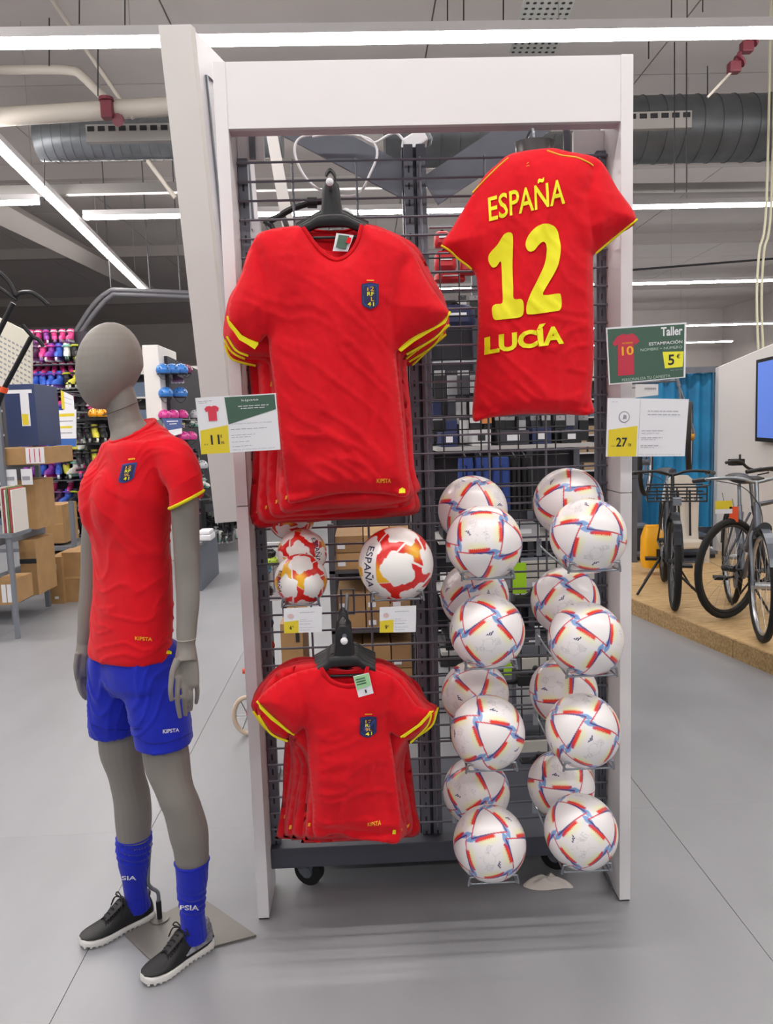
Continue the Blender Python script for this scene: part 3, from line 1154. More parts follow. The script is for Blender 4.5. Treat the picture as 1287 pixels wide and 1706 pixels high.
def digits(parent):
    one = [(490, 380), (480, 355), (455, 352), (430, 370), (400, 420), (355, 470), (345, 500), (352, 535), (372, 560), (395, 555), (420, 525), (426, 600), (427, 700), (426, 786), (390, 792), (366, 810), (368, 860), (378, 888), (400, 893), (470, 888), (530, 880), (548, 855), (549, 800), (535, 770), (492, 766), (489, 700), (488, 560), (490, 460)]
    two = [(765, 400), (755, 350), (725, 318), (680, 310), (630, 325), (585, 370), (565, 420), (570, 460), (590, 480), (615, 470), (640, 440), (665, 420), (685, 430), (690, 470), (680, 550), (640, 640), (590, 740), (568, 800), (565, 850), (580, 866), (660, 860), (740, 850), (765, 840), (776, 800), (770, 755), (755, 742), (665, 748), (690, 690), (740, 600), (765, 520), (771, 450)]
    for nm, q in (('number_one', one), ('number_two', two)):
        P = catmull([Vector((720+a/3.785, 300+b/3.785, 0)) for a, b in q], 3, True)
        c.print2d(nm, YPR, [(U(p.x, p.y, YP).x, U(p.x, p.y, YP).z) for p in P], parent, .003, .01)


digits(t)
for k, (a, b) in enumerate((((873, 279), (876, 277)), ((872, 284), (877, 283)))):
    c.ribbon('neck_mark', GOLD, [a, ((a[0]+b[0])/2+1, (a[1]+b[1])/2-1), b], .001, t, .001, 2)
bh = wt('bust_hanger', 'dark bust hanger collar sticking out of the numbered jersey', 'hanger')
p = U(890, 253, YP+.03)
BUS = mat('bust_grey', '3a3636', .3)
MB().loft([(p+Vector((0, .02, -.04)), Vector((.09, 0, 0)), Vector((0, .05, 0))), (p+Vector((0, .01, .0)), Vector((.052, 0, 0)), Vector((0, .04, 0))), (p+Vector((0.003, .01, .028)), Vector((.058, 0, 0)), Vector((0, .042, 0)))], 20).build('neck_block', BUS, bh, True)
MB().tube(catmull([p+Vector((.0, .01, .02)), p+Vector((-.0, .01, .06)), p+Vector((0.0, .06, .075)), (p.x, YM-.01, p.z+.06)], 5), .004, 6).build('hook', CHROME, bh, True)

# ================================================================== BALLS


def icosphere(sub):
    bm = bmesh.new()
    bmesh.ops.create_icosphere(bm, subdivisions=sub, radius=1.0)
    me = bpy.data.meshes.new('football')
    bm.to_mesh(me)
    bm.free()
    n = len(me.vertices)
    a = np.empty(n*3)
    me.vertices.foreach_get('co', a)
    return me, a.reshape(-1, 3)


def arc(P, A, B):
    """angle along A->B and signed angle off its great circle, plus total angle"""
    n = np.cross(A, B)
    n /= np.linalg.norm(n)
    d = np.arcsin(np.clip(P@n, -1, 1))
    e2 = np.cross(n, A)
    t = np.arctan2(P@e2, P@A)
    L = math.acos(max(-1, min(1, float(A@B))))
    return t, d, L


def rgb(h):
    return np.array(lin(h))


def sstep(a, b, x):
    t = np.clip((x-a)/(b-a), 0, 1)
    return t*t*(3-2*t)


def over(C, a, col):
    return C*(1-a[:, None])+np.asarray(col)*a[:, None] if np.ndim(col) == 1 else C*(1-a[:, None])+col*a[:, None]


def finish_ball(me, V, C, r, depth):
    V2 = V*(r-depth)[:, None] if np.ndim(depth) else V*r
    me.vertices.foreach_set('co', V2.ravel())
    at = me.color_attributes.new('paint', 'FLOAT_COLOR', 'POINT')
    at.data.foreach_set('color', np.hstack([np.clip(C, 0, 1), np.ones((len(C), 1))]).astype(np.float32).ravel())
    me.polygons.foreach_set('use_smooth', [True]*len(me.polygons))
    me.update()


BALLM = mat('ball_rainbow_print', 'ffffff', .32, bump=.12, bscale=350, attr='paint', coat=.25)
BALLS = mat('ball_red_print', 'ffffff', .35, bump=.1, bscale=300, attr='paint', coat=.2)


def rainbow_mesh(r):
    me, V = icosphere(7)
    C = np.tile(rgb('f4f0f0'), (len(V), 1))
    dep = np.zeros(len(V))
    E_ = []
    for sx in (-1, 1):
        for sy in (-1, 1):
            for sz in (-1, 1):
                T = [np.array([sx, sy, 0.]), np.array([0., sy, sz]), np.array([sx, 0., sz])]
                T = [t/np.linalg.norm(t) for t in T]
                c = sum(T)
                c /= np.linalg.norm(c)
                if np.dot(np.cross(T[1]-T[0], T[2]-T[0]), c) < 0:
                    T = [T[0], T[2], T[1]]
                # twist about the centre and shrink a little
                ang = math.radians(9)
                Q = []
                for t in T:
                    k = t*math.cos(ang)+np.cross(c, t)*math.sin(ang)+c*np.dot(c, t)*(1-math.cos(ang))
                    k = k*.955+c*.045
                    Q.append(k/np.linalg.norm(k))
                for i in range(3):
                    E_.append((Q[i], Q[(i+1) % 3]))
    rs = np.random.RandomState(3)
    # soft yellow fade first, then bars, then lines
    for A, B in E_:
        t, d, L = arc(V, A, B)
        u = t/L
        o = -d
        band = sstep(0, .02, u)*(1-sstep(.5, .78, u))
        a = sstep(.05, .3, u)*(1-sstep(.5, .85, u))*sstep(.05, .12, o)*(1-sstep(.12, .34, o))*.6
        C = over(C, a, rgb('f2f2a0'))
    for A, B in E_:
        t, d, L = arc(V, A, B)
        u = t/L
        o = -d
        # jagged red bar
        jag = .010*np.sin(t*120)
        a = sstep(.06, .1, u)*(1-sstep(.62+.02*np.sin(o*150), .66+.02*np.sin(o*150), u))*sstep(.010, .018, o)*(1-sstep((.128-.06*u)+jag, (.142-.06*u)+jag, o))
        mix = sstep(.05, .3, u)[:, None]
        C = over(C, a, rgb('c83060')*(1-mix)+rgb('ee3a22')*mix)
        # orange rim
        a = sstep(.1, .2, u)*(1-sstep(.48, .56, u))*np.exp(-((o-.150+.06*u)/.010)**2)*.6
        C = over(C, a, rgb('f0a030'))
        # blue wedge at the start, reaching past the corner
        wid = .09*(1-sstep(-.02, .3, u))*sstep(-.24, .0, u)
        a = sstep(-.24, -.2, u)*(1-sstep(.1, .3, u))*(1-sstep(wid*.8, wid+.006, np.abs(o-.006)))*(o > -.06)
        C = over(C, a*.9, rgb('6a9cd8'))
        a = sstep(-.05, .05, u)*(1-sstep(.3, .5, u))*np.exp(-((o-.022)/.012)**2)*.8
        C = over(C, a, rgb('6a4aa8'))
    for A, B in E_:
        t, d, L = arc(V, A, B)
        u = t/L
        a = (1-sstep(.012, .02, np.abs(d)))*sstep(-.02, .0, u)*(1-sstep(1.0, 1.02, u))
        mix = sstep(.35, .75, u)[:, None]
        C = over(C, a, rgb('d83040')*mix+rgb('27307a')*(1-mix))
        dep = np.maximum(dep, .0008*(1-sstep(.004, .012, np.abs(d)))*(u > 0)*(u < 1))
    # grey print blocks and marks on the square fields
    for k, ax in enumerate([(1, 0, 0), (-1, 0, 0), (0, 1, 0), (0, -1, 0), (0, 0, 1), (0, 0, -1)]):
        ax = np.array(ax, float)
        e1 = np.array([ax[1], ax[2], ax[0]])+.3*np.array([ax[2], ax[0], ax[1]])
        e1 /= np.linalg.norm(e1)
        e2 = np.cross(ax, e1)
        f = V@ax > .7
        x, y = V@e1, V@e2
        for (ox, oy, wx, wy, s) in ((.2, .1, .11, .09, 1), (-.22, -.12, .12, .07, 1)):
            X, Y = x-ox, y-oy
            on = f & (np.abs(X) < wx) & (np.abs(Y) < wy)
            rows = (np.abs(((Y/.03) % 1)-.5) < .2) & (np.sin(X*170+np.floor(Y/.03)*2.1) > -.2)
            C = over(C, (on & rows)*.6, rgb('8f9098'))
        # small navy mark of slanted bars
        X, Y = x-.02, y-.3
        on = np.zeros(len(V), bool)
        for j in range(3):
            on |= (np.abs(X-.05*(j-1)-Y*.6) < .017) & (Y > -.05) & (Y < -.01+.035*j)
        C = over(C, (f & on)*1.0, rgb('20285c'))
        dep = np.maximum(dep, .0006*(np.abs(np.hypot(x, y)-.16) < .006)*f)
        for q in range(5):
            an = q*2*PI/5
            dd = np.abs(-x*math.sin(an)+y*math.cos(an))
            al = x*math.cos(an)+y*math.sin(an)
            ln = f & (dd < .005) & (al > .16) & (al < .34)
            dep = np.maximum(dep, .0006*ln)
            C = over(C, ln*.35, rgb('b8b2b2'))
        C = over(C, (f & (np.abs(np.hypot(x, y)-.16) < .006))*.35, rgb('b8b2b2'))
    finish_ball(me, V, C, r, dep)
    me.materials.append(BALLM)
    return me


def spain_mesh(r):
    me, V = icosphere(7)
    C = np.tile(rgb('f6f2ee'), (len(V), 1))
    dep = np.zeros(len(V))
    ph = (1+5**.5)/2
    D = []
    for a in (-1, 1):
        for b in (-1, 1):
            for c in (-1, 1):
                D.append((a, b, c))
            D.append((0, a/ph, b*ph))
            D.append((a/ph, b*ph, 0))
            D.append((a*ph, 0, b/ph))
    D = [np.array(d, float)/3**.5 for d in D]
    cols = ['e0231e', 'e8281c', 'f2b416', 'b81c2e', 'dc2020']
    r0 = random.Random(4)
    for i, A in enumerate(D):
        nb = sorted(range(20), key=lambda j: -float(A@D[j]))[1:4]
        ci = r0.choice([0, 1, 2, 2, 3, 4])
        col = rgb(cols[ci])
        for j in nb:
            t, d, L = arc(V, A, D[j])
            u = t/L
            off_ = .05*math.sin(i*2.7+j)
            o = d-off_*sstep(.1, .45, u)-.02
            w = .125-.015*sstep(0, .15, u)+.045*sstep(.30, .42, u)
            a = sstep(-.17, -.15, u)*(1-sstep(.46, .475, u+o*(.9 if (i+j) % 2 else -.9)))*(1-sstep(w, w+.012, np.abs(o)))
            cc = col
            if ci == 2:
                mx = sstep(.0, .5, u)[:, None] if j % 2 else np.zeros((len(V), 1))
                cc = col*(1-mx)+rgb('e0231e')*mx
            C = over(C, a, cc)
            dep = np.maximum(dep, .0007*np.exp(-((np.abs(o)-w-.014)/.008)**2)*(u > 0)*(u < .6))
    finish_ball(me, V, C, r, dep)
    me.materials.append(BALLS)
    return me


RB = rainbow_mesh(.105)
rr = random.Random(21)


def rot_from(seed):
    r = random.Random(seed)
    return (r.uniform(0, 6.28), r.uniform(0, 6.28), r.uniform(0, 6.28))


row_w = ['top', 'second', 'third', 'bottom']
B_ = {'A': [((806, 905), (787, 850)), ((811, 1052), (790, 993)), ((812, 1220), (791, 1157)), ((815, 1404), (793, 1318))],
      'B': [((979, 893), (946, 837)), ((975, 1065), (941, 1001)), ((970, 1217), (938, 1152)), ((967, 1385), (934, 1307))]}
FY, BY = 2.105, 2.318
ballpos = []
for col, cw in (('A', 'in the column beside the central post'), ('B', 'in the column beside the outer upright')):
    for i, (fr, bk) in enumerate(B_[col]):
        for which, q, yy in (('front', fr, FY), ('rear', bk, BY)):
            o = link('football', RB)
            o.location = U(q[0], q[1], yy)
            o.rotation_euler = rot_from(hash((col == 'A', i, which == 'front')) % 1000+i*17)
            tag(o, 'white rainbow-striped football, %s ball of the %s row %s' % (which, row_w[i], cw), 'football', 'white footballs with rainbow triangles')
            ballpos.append(o.location.copy())


def ball_holder(label, c, r, group, front=None, ym=YM):
    """two prongs out of the mesh with a raised wire lip, ball centre c radius r"""
    t = wt('wire_ball_holder', label, 'ball holder', group)
    w = r*.62
    z = c.z-math.sqrt(r*r-w*w)-.004
    yf = c.y-r*.55
    for s in (-1, 1):
        MB().tube(catmull([(c.x+s*w, ym-.008, z+.03), (c.x+s*w, ym-.05, z+.012), (c.x+s*w, yf+.06, z), (c.x+s*w, yf, z-.0), (c.x+s*w, yf-.004, z+.006)], 4), .0032, 8).build('prong', CHROME, t, True)
        MB().box((c.x+s*w-.008, ym-.012, z-.02), (c.x+s*w+.008, ym-.009, z+.035)).build('hook_plate', CHROME, t)
    e = .018
    MB().tube(catmull([(c.x-w-.006, yf, z-.006), (c.x-w-.002, yf-.003, z+.016), (c.x-w+.01, yf-.004, z+.022), (c.x+w-.01, yf-.004, z+.022), (c.x+w+.002, yf-.003, z+.016), (c.x+w+.006, yf, z-.006)], 5), .0034, 8).build('front_lip', CHROME, t, True)
    MB().bar((c.x-w, yf, z-.001), (c.x+w, yf, z-.001), .003, 8).build('cross_wire', CHROME, t, True)
    return t


for k, (col, cw) in enumerate((('A', 'beside the central post'), ('B', 'beside the outer upright'))):
    for i in range(4):
        c = ballpos[k*8+i*2]
        cb = ballpos[k*8+i*2+1]
        ball_holder('zinc wire holder under the %s pair of striped footballs %s' % (row_w[i], cw), c, .105, 'zinc wire ball holders')

# red and yellow balls
SB = spain_mesh(.104)
big = link('football', SB)
c = U(659, 940, 2.105)
big.location = c
big.rotation_euler = (0.4, .3, 1.1)
tag(big, 'large white football with red and yellow arrow shapes, alone on its holder', 'football')


def wrap_text(s, R, m, parent, a0, a1, b0, b1, off=.0008, offset=.01, rotz=0):
    """lettering wrapped on a ball: angles around and up, text reading downwards"""
    v, f = text_data(s, offset, 3, .15)
    P = []
    for u, w in v:
        th = a0+(a1-a0)*u      # elevation going down along the word
        ph = b0+(b1-b0)*w      # azimuth, top of the letters
        P.append(Vector((math.sin(ph)*math.cos(th), -math.cos(ph)*math.cos(th), math.sin(th)))*(R+off))
    o = mesh('lettering', P, f, m, parent, True)
    return o


NAVT = mat('ball_navy_print', '2a3350', .4)
tx = wrap_text('ESPAÑA', .104, NAVT, big, .62, -.5, -1.0, -.66)
tx.matrix_parent_inverse = big.rotation_euler.to_matrix().to_4x4().inverted()
# white field under the word
v = [(a, b) for a in np.linspace(.72, -.6, 14) for b in (np.linspace(-1.1, -.58, 5))]
P = [Vector((math.sin(ph)*math.cos(th), -math.cos(ph)*math.cos(th), math.sin(th)))*(.1044) for th, ph in v]
wf = mesh('white_band', P, [(i*5+j, i*5+j+1, i*5+j+6, i*5+j+5) for i in range(13) for j in range(4)], mat('ball_white', 'ece7e4', .35, coat=.2), big, True)
wf.matrix_parent_inverse = tx.matrix_parent_inverse
ball_holder('zinc wire holder under the large red and yellow football', c, .104, 'zinc wire ball holders')
r0 = .0735
pr = None
for q, yy, lab, rt in (((501, 966), 2.13, 'small red and white football, front one of three in a row', (1.2, .4, 2.0)),
                       ((503, 922), 2.28, 'small red and white football, middle one of three in a row', (.2, 1.9, .6)),
                       ((492, 886), 2.34, 'small red and white football, rear one peeping over the middle one', (2.2, .9, 1.4))):
    o = link('football', SB)
    p = U(q[0], q[1], yy)
    if pr is not None and (p-pr).length < 2*r0+.001:
        p = pr+(p-pr).normalized()*(2*r0+.001)
    pr = p
    o.location = p
    o.rotation_euler = rt
    o.scale = (r0/.104,)*3
    tag(o, lab, 'football', 'small red and white footballs')
    if '501' in str(q[0]):
        e = [-.3, -.65, -1.0, -.5]
    if q[0] != 492:
        tx = wrap_text('ESPAÑA', .104, NAVT, o, .75 if q[0] == 503 else .5, -.25 if q[0] == 503 else -.35, *((.62, .95) if q[0] == 503 else (-1.0, -.72)))
        tx.matrix_parent_inverse = o.rotation_euler.to_matrix().to_4x4().inverted()
    if q[0] == 501:
        ball_holder('zinc wire holder under the small red and white footballs', p, r0, 'zinc wire ball holders')

# rag on the floor under the balls
rg = MB()
pts = [F(x, y) for x, y in ((868, 1474), (885, 1466), (905, 1466), (920, 1460), (935, 1468), (952, 1474), (958, 1482), (938, 1480), (915, 1485), (890, 1484), (872, 1480))]
ctr = sum(pts, Vector())/len(pts)
V = [ctr+Vector((0, 0, .03))]
Fc = []
n = len(pts)
for ring, (k, h) in enumerate(((.4, .03), (.72, .02), (1.0, .002))):
    for i, p in enumerate(pts):
        q = ctr+(p-ctr)*k
        V.append(q+Vector((0, 0, h*(1+.7*math.sin(i*2.3+ring*1.7)))))
for i in range(n):
    j = (i+1) % n
    Fc.append((0, 1+i, 1+j))
    for g in range(2):
        Fc.append((1+g*n+i, 1+(g+1)*n+i, 1+(g+1)*n+j, 1+g*n+j))
o = mesh('cleaning_rag', V, Fc, mat('rag_grey', 'd2cac2', .9, bump=.3, bscale=60), None, True)
o.modifiers.new('s', 'SUBSURF').render_levels = 2
tag(o, 'crumpled grey rag lying on the floor under the stand', 'rag')

# ================================================================== SIGNS
# left price board
s = Flat('price_sign', 'white price sign with yellow 11 corner fixed to the left upright', [(335, 757), (467, 749), (459, 655), (325, 663)], 1.955, PAPER)
s.poly('yellow_field', YSIGN, [(0, 0), (.36, .0), (.37, .49), (.02, .42)], 1)
s.poly('green_field', GREENP, [(.36, .98), (.985, .98), (.985, .72), (.38, .50)], 1)
s.text('11', (.14, .16, .25, .33), INK, 2, .02)
s.text('€', (.265, .27, .285, .33), INK, 2, .01)
s.text('95', (.265, .16, .305, .21), INK, 2, .01)
s.text('A 6', (.05, .155, .10, .185), INK, 2)
s.lines('small_print', GINK, [(.40, .85, .40, .012), (.40, .7, .30, .008), (.40, .64, .26, .008), (.40, .62, .18, .008), (.40, .66, .10, .008), (.40, .93, .04, .006)])
s.text('CAMISETA ESPAÑA 22 MUJER', (.42, .485, .92, .515), GINK, 2)
s.lines('header_print', PAPER, [(.52, .9, .80, .012), (.55, .85, .76, .012)])
s.text('kipsta', (.57, .88, .78, .93), PAPER, 2)
# small shirt icon
ic = [(.10, .80), (.13, .84), (.17, .845), (.19, .83), (.21, .845), (.25, .84), (.28, .80), (.265, .74), (.245, .75), (.245, .58), (.14, .58), (.14, .75), (.115, .74)]
s.poly('shirt_picture', mat('print_red', 'd83a50', .5), ic, 2)
s.lines('corner_print', GINK, [(.03, .2, .93, .008), (.03, .14, .90, .008)])
# bracket of the sign
pb = U(402, 700, 1.96)
MB().box(pb-s.o, Vector((X0+.03, 2.306, pb.z+.012))-s.o).build('bracket', CHROME, s.root)

s = Flat('poster_sign', 'green sign reading Taller with a red shirt picture on the outer upright', [(1014, 641), (1141, 629), (1143, 537), (1009, 546)], 2.22, PAPER)
s.poly('green_field', GREENP, [(.015, .02), (.975, .02), (.975, .97), (.015, .97)], 1)
s.text('Taller', (.68, .78, .95, .94), PAPER, 2, .025)
s.text('ESTAMPACIÓN', (.53, .63, .95, .70), PAPER, 2, .01)
s.text('NOMBRE + NÚMERO', (.42, .54, .95, .60), mat('pale_green_print', 'b9cbbd', .5), 2)
s.poly('yellow_field', mat('lime_yellow_print', 'ece63a', .5), [(.73, .2), (.96, .2), (.97, .48), (.70, .50)], 2)
s.text('5', (.77, .25, .85, .44), INK, 3, .02)
s.text('€', (.88, .36, .92, .44), INK, 3, .01)
s.text('PERSONALIZA TU CAMISETA', (.17, .035, .8, .085), mat('pale_green_print', 'b9cbbd', .5), 2)
s.lines('small_print', GINK, [(.80, .96, .15, .008)])
ic = [(.07, .72), (.13, .83), (.20, .87), (.26, .85), (.32, .87), (.37, .82), (.41, .72), (.35, .66), (.335, .70), (.33, .14), (.12, .14), (.13, .70), (.10, .66)]
s.poly('shirt_picture', mat('poster_red', 'c03048', .5), ic, 2)
s.text('10', (.18, .49, .33, .65), GOLD, 3, .02)
s.text('NOMBRE', (.19, .69, .32, .72), GOLD, 3, .01)
MB().box(U(1036, 600, 2.226)-s.o, U(1050, 590, 2.306)-s.o).build('bracket', CHROME, s.root)

s = Flat('price_sign', 'white price sign with yellow 27 corner below the green sign', [(1009, 761), (1140, 760), (1147, 665), (1012, 663)], 2.2, PAPER)
s.poly('yellow_field', YSIGN, [(.02, .005), (.38, .005), (.38, .53), (.02, .46)], 1)
s.text('27', (.12, .17, .26, .33), INK, 2, .02)
s.text('€99', (.27, .17, .31, .23), INK, 2, .01)
s.text('A 6', (.06, .17, .10, .20), INK, 2)
s.lines('small_print', GINK, [(.43, .7, .44, .01), (.43, .66, .40, .007), (.43, .7, .32, .012), (.43, .62, .29, .007), (.43, .66, .18, .012), (.43, .6, .15, .007), (.5, .88, .78, .012), (.5, .9, .72, .012), (.41, .95, .03, .005), (.05, .12, .93, .007)])
s.poly('divider', GINK, [(.40, .0), (.403, .0), (.403, .99), (.40, .99)], 1)
q = [(.21+.07*math.cos(k*PI/8), .68+.1*math.sin(k*PI/8)) for k in range(16)]
q2 = [(.21+.058*math.cos(k*PI/8), .68+.083*math.sin(k*PI/8)) for k in range(16)]
s.poly('ball_picture', GINK, q, 1)
s.poly('ball_picture_inner', PAPER, q2, 2)
s.poly('ball_picture_mark', GINK, [(.19, .64), (.24, .65), (.235, .71), (.2, .72)], 3)
MB().box(U(1036, 715, 2.206)-s.o, U(1050, 700, 2.306)-s.o).build('bracket', CHROME, s.root)

for lab, q, tx in (('small price card under the small red and white footballs', [(473, 1055), (536, 1053), (536, 1011), (472, 1014)], '6'), ('small price card under the large red and yellow football', [(632, 1054), (692, 1053), (693, 1009), (632, 1012)], '9')):
    s = Flat('price_card', lab, q, 2.0, PAPER, 'small price cards', thick=.002)
    s.poly('yellow_field', YSIGN, [(0, 0), (.38, 0), (.385, .5), (0, .46)], 1)
    s.text(tx, (.15, .14, .21, .3), INK, 2, .02)
    s.text('€', (.22, .22, .26, .3), INK, 2)
    s.lines('small_print', GINK, [(.42, .8, .80, .02), (.42, .6, .52, .012), (.42, .75, .45, .012), (.42, .7, .34, .02), (.42, .8, .2, .012), (.42, .7, .1, .012)])
    q = [(.18+.08*math.cos(k*PI/6), .68+.1*math.sin(k*PI/6)) for k in range(12)]
    s.poly('ball_picture', mat('print_pale_pink', 'd8b8b8', .5), q, 1)
    MB().bar(s.P(.3, 1.0, -.001), s.P(.3, 1.12, .0), .0015, 5).build('clip', CHROME, s.root)
    MB().bar(s.P(.7, 1.0, -.001), s.P(.7, 1.12, .0), .0015, 5).build('clip', CHROME, s.root)

# cable loop and plug box at the top of the post
t = wt('cable_loop', 'white cable loop hanging over the top of the wire mesh', 'cable')
MB().tube(catmull([U(x, y, 2.56) for x, y in ((560, 224), (510, 226), (492, 240), (494, 268), (512, 300), (540, 320), (575, 327), (600, 320), (616, 290), (628, 258), (620, 236), (595, 226), (550, 224), (520, 228))], 6), .0042, 8).build('loop', PAPER, t, True)
MB().tube(catmull([U(x, y, 2.56) for x, y in ((600, 226), (622, 238), (645, 226), (660, 222), (674, 236))], 6), .0042, 8).build('lead', PAPER, t, True)
t = wt('socket_box', 'white socket box resting on top of the central grey post', 'socket box')
p = U(692, 238, 2.55)
bx = MB().box((-.038, -.025, -.018), (.036, .045, .026))
ro = Matrix.Rotation(-.5, 3, 'Y')
bx.v = [ro @ v+p for v in bx.v]
bx.build('case', PAPER, t, bevel=.006)
bx = MB().box((.036, -.02, -.02), (.05, .045, .02))
bx.v = [ro @ v+p for v in bx.v]
bx.build('end_cap', CHROME, t, bevel=.003)

# ================================================================== MANNEQUIN
mq = wt('mannequin', 'faceless grey mannequin in red jersey and blue shorts on a floor plate', 'mannequin')
FA = Vector((-.72, -.69, 0)).normalized()      # where it faces
LA = Vector((-FA.y, FA.x, 0))                   # its own left hand side (towards the stand)
ct, sn = abs(LA.x), abs(FA.x)


def row(py, xl, xr, y, ratio=.66, fwd=0.0, tilt=0.0):
    """ring of a body seen between two pixels of one row; half axes along LA and FA"""
    a, b = U(xl, py, y), U(xr, py, y)
    w = (b-a).length/2
    A = w/math.sqrt(LA.x**2+(ratio*FA.x)**2)
    c = (a+b)/2+FA*fwd-Vector((FA.x*fwd, 0, 0))*0
    u = LA*A
    v = FA*(A*ratio)+Vector((0, 0, tilt))
    return (c, u, v)


def lim(pts, n=16, m=None):
    """round limb through (px, py, y, radius in pixels)"""
    m = m or MB()
    P = catmull([U(a, b, y) for a, b, y, r in pts], 4)
    R0 = []
    k = 4
    for i in range(len(pts)-1):
        for j in range(k):
            t = j/k
            t = t*t*(3-2*t)
            r0, r1 = pts[i][3]*S(pts[i][2]), pts[i+1][3]*S(pts[i+1][2])
            R0.append(r0+(r1-r0)*t)
    R0.append(pts[-1][3]*S(pts[-1][2]))
    m.tube(P, R0, n)
    return m


YT = 2.19
YLg, YRg = 2.13, 2.30      # left leg (nearer the stand), right leg
body = MB()
# head: an egg, faceless, chin forward
hc = U(183, 610, YT)
rings = []
N = 16
for i in range(N+1):
    t = i/N
    a = PI*t
    z = -math.cos(a)
    r = math.sin(a)
    # z=-1 chin, +1 crown
    wz = 70.5*S(YT)*z
    hw = 46*S(YT)*r*(1-.20*max(0, -z)**1.5+.05*max(0, z))
    dp = 54*S(YT)*r*(1-.14*max(0, -z))
    c = hc+Vector((0, 0, wz))+FA*(.022*max(0, -z)-.012*z)
    if r > .02:
        rings.append((c, LA*hw, FA*dp))
body.loft(rings, 28)
body.ball(hc-FA*.016+Vector((-.004, 0, .014)), (.072, .074, .08), 20, 14)
# neck
lim([(196, 640, YT, 22), (202, 668, YT, 25), (206, 690, YT, 26), (211, 708, YT, 28), (220, 732, YT, 37), (225, 765, YT, 46)], 20, body)
# trunk under the clothes
body.loft([row(765, 185, 270, YT, .5), row(830, 158, 285, YT, .62), row(900, 160, 280, YT, .6), row(980, 158, 285, YT, .62), row(1060, 165, 280, YT, .6), row(1110, 170, 284, YT, .58), row(1140, 178, 280, YT, .5)], 24)
# legs
lim([(266, 1130, 2.16, 32), (272, 1195, 2.14, 38), (277, 1262, 2.13, 39), (292, 1318, 2.11, 32), (303, 1345, 2.11, 32), (314, 1385, 2.12, 33.5), (319, 1420, 2.13, 30), (320, 1470, 2.14, 22), (322, 1520, 2.15, 18), (325, 1556, 2.16, 19)], 20, body)
lim([(197, 1130, 2.23, 32), (199, 1190, 2.26, 37), (203, 1245, 2.27, 38), (211, 1292, 2.27, 30), (219, 1325, 2.28, 31), (222, 1360, 2.29, 31), (223, 1400, 2.30, 28), (224, 1440, 2.31, 21), (227, 1480, 2.32, 17), (230, 1508, 2.33, 18)], 20, body)
# left arm (towards the stand)
YAm = 2.06
lim([(288, 758, 2.11, 20), (304, 800, 2.07, 23), (308, 850, 2.06, 23), (311, 920, 2.06, 21.5), (312, 960, 2.06, 20.5), (313, 1000, 2.05, 19.5), (311, 1040, 2.04, 17.5), (310, 1068, 2.03, 16)], 18, body)
lim([(310, 1066, 2.03, 15), (310, 1080, 2.03, 16), (311, 1102, 2.02, 18)], 14, body)


def palm(pts, m):
    m.loft([(U(a, b, y), Vector((w*S(y), 0, 0)), Vector((0, d, 0))) for a, b, y, w, d in pts], 14, 2.4)


palm([(310, 1076, 2.03, 16, .017), (310, 1100, 2.025, 20, .017), (311, 1122, 2.02, 21.5, .016), (313, 1140, 2.015, 20, .013), (313, 1146, 2.015, 17, .01)], body)
for pts in ([(297, 1128, 2.005, 5.0), (295, 1152, 1.99, 4.7), (296, 1174, 1.99, 4.4), (300, 1196, 2.0, 3.8)],
            [(306.5, 1134, 2.012, 5.0), (306.5, 1158, 2.0, 4.7), (307.5, 1175, 2.01, 4.4), (309, 1192, 2.025, 3.8)],
            [(316.5, 1136, 2.02, 5.0), (317.5, 1158, 2.01, 4.6), (318, 1170, 2.02, 4.3), (317.5, 1183, 2.035, 3.7)],
            [(326.5, 1132, 2.03, 4.6), (328.5, 1150, 2.03, 4.3), (328, 1161, 2.04, 4.0), (326.5, 1172, 2.05, 3.4)],
            [(296, 1098, 2.0, 7.0), (288, 1118, 1.985, 5.8), (285, 1138, 1.975, 5.0), (284, 1152, 1.97, 4.6), (286, 1168, 1.975, 3.9)]):
    lim(pts, 10, body)
# right arm, mostly behind the jersey
lim([(185, 765, 2.27, 20), (163, 830, 2.33, 20), (156, 900, 2.34, 20), (153, 960, 2.34, 18.5), (148, 1010, 2.33, 17), (143, 1055, 2.32, 14), (141, 1072, 2.32, 13)], 18, body)
palm([(141, 1066, 2.32, 12, .02), (139, 1090, 2.31, 13, .026), (138, 1112, 2.31, 12, .028), (138, 1126, 2.31, 10, .024)], body)
for pts in ([(134, 1118, 2.29, 4.8), (131, 1134, 2.285, 4.6), (134, 1150, 2.285, 4.2), (141, 1163, 2.29, 3.6)],
            [(138, 1120, 2.305, 4.8), (136, 1138, 2.30, 4.6), (139, 1152, 2.30, 4.2), (144, 1166, 2.305, 3.6)],
            [(143, 1120, 2.32, 4.6), (142, 1136, 2.32, 4.4), (144, 1149, 2.32, 4.0), (147, 1160, 2.325, 3.4)],
            [(147, 1118, 2.335, 4.4), (148, 1132, 2.335, 4.0), (150, 1144, 2.335, 3.4)],
            [(130, 1088, 2.285, 5.4), (127, 1106, 2.28, 5.0), (127, 1120, 2.28, 4.6), (129, 1134, 2.285, 3.8)]):
    lim(pts, 10, body)
remesh('body', body, .003, GREYF, mq, 3)
# dark joints at the neck and the wrist
JM = mat('joint_dark', '4c4844', .6)


def ringline(c, u, v, r, nm, m, parent, n=40, drop=None):
    P = [c+u*math.cos(2*PI*k/n)+v*math.sin(2*PI*k/n) for k in range(n)]
    return MB().tube(P, r, 5, True).build(nm, m, parent, True)


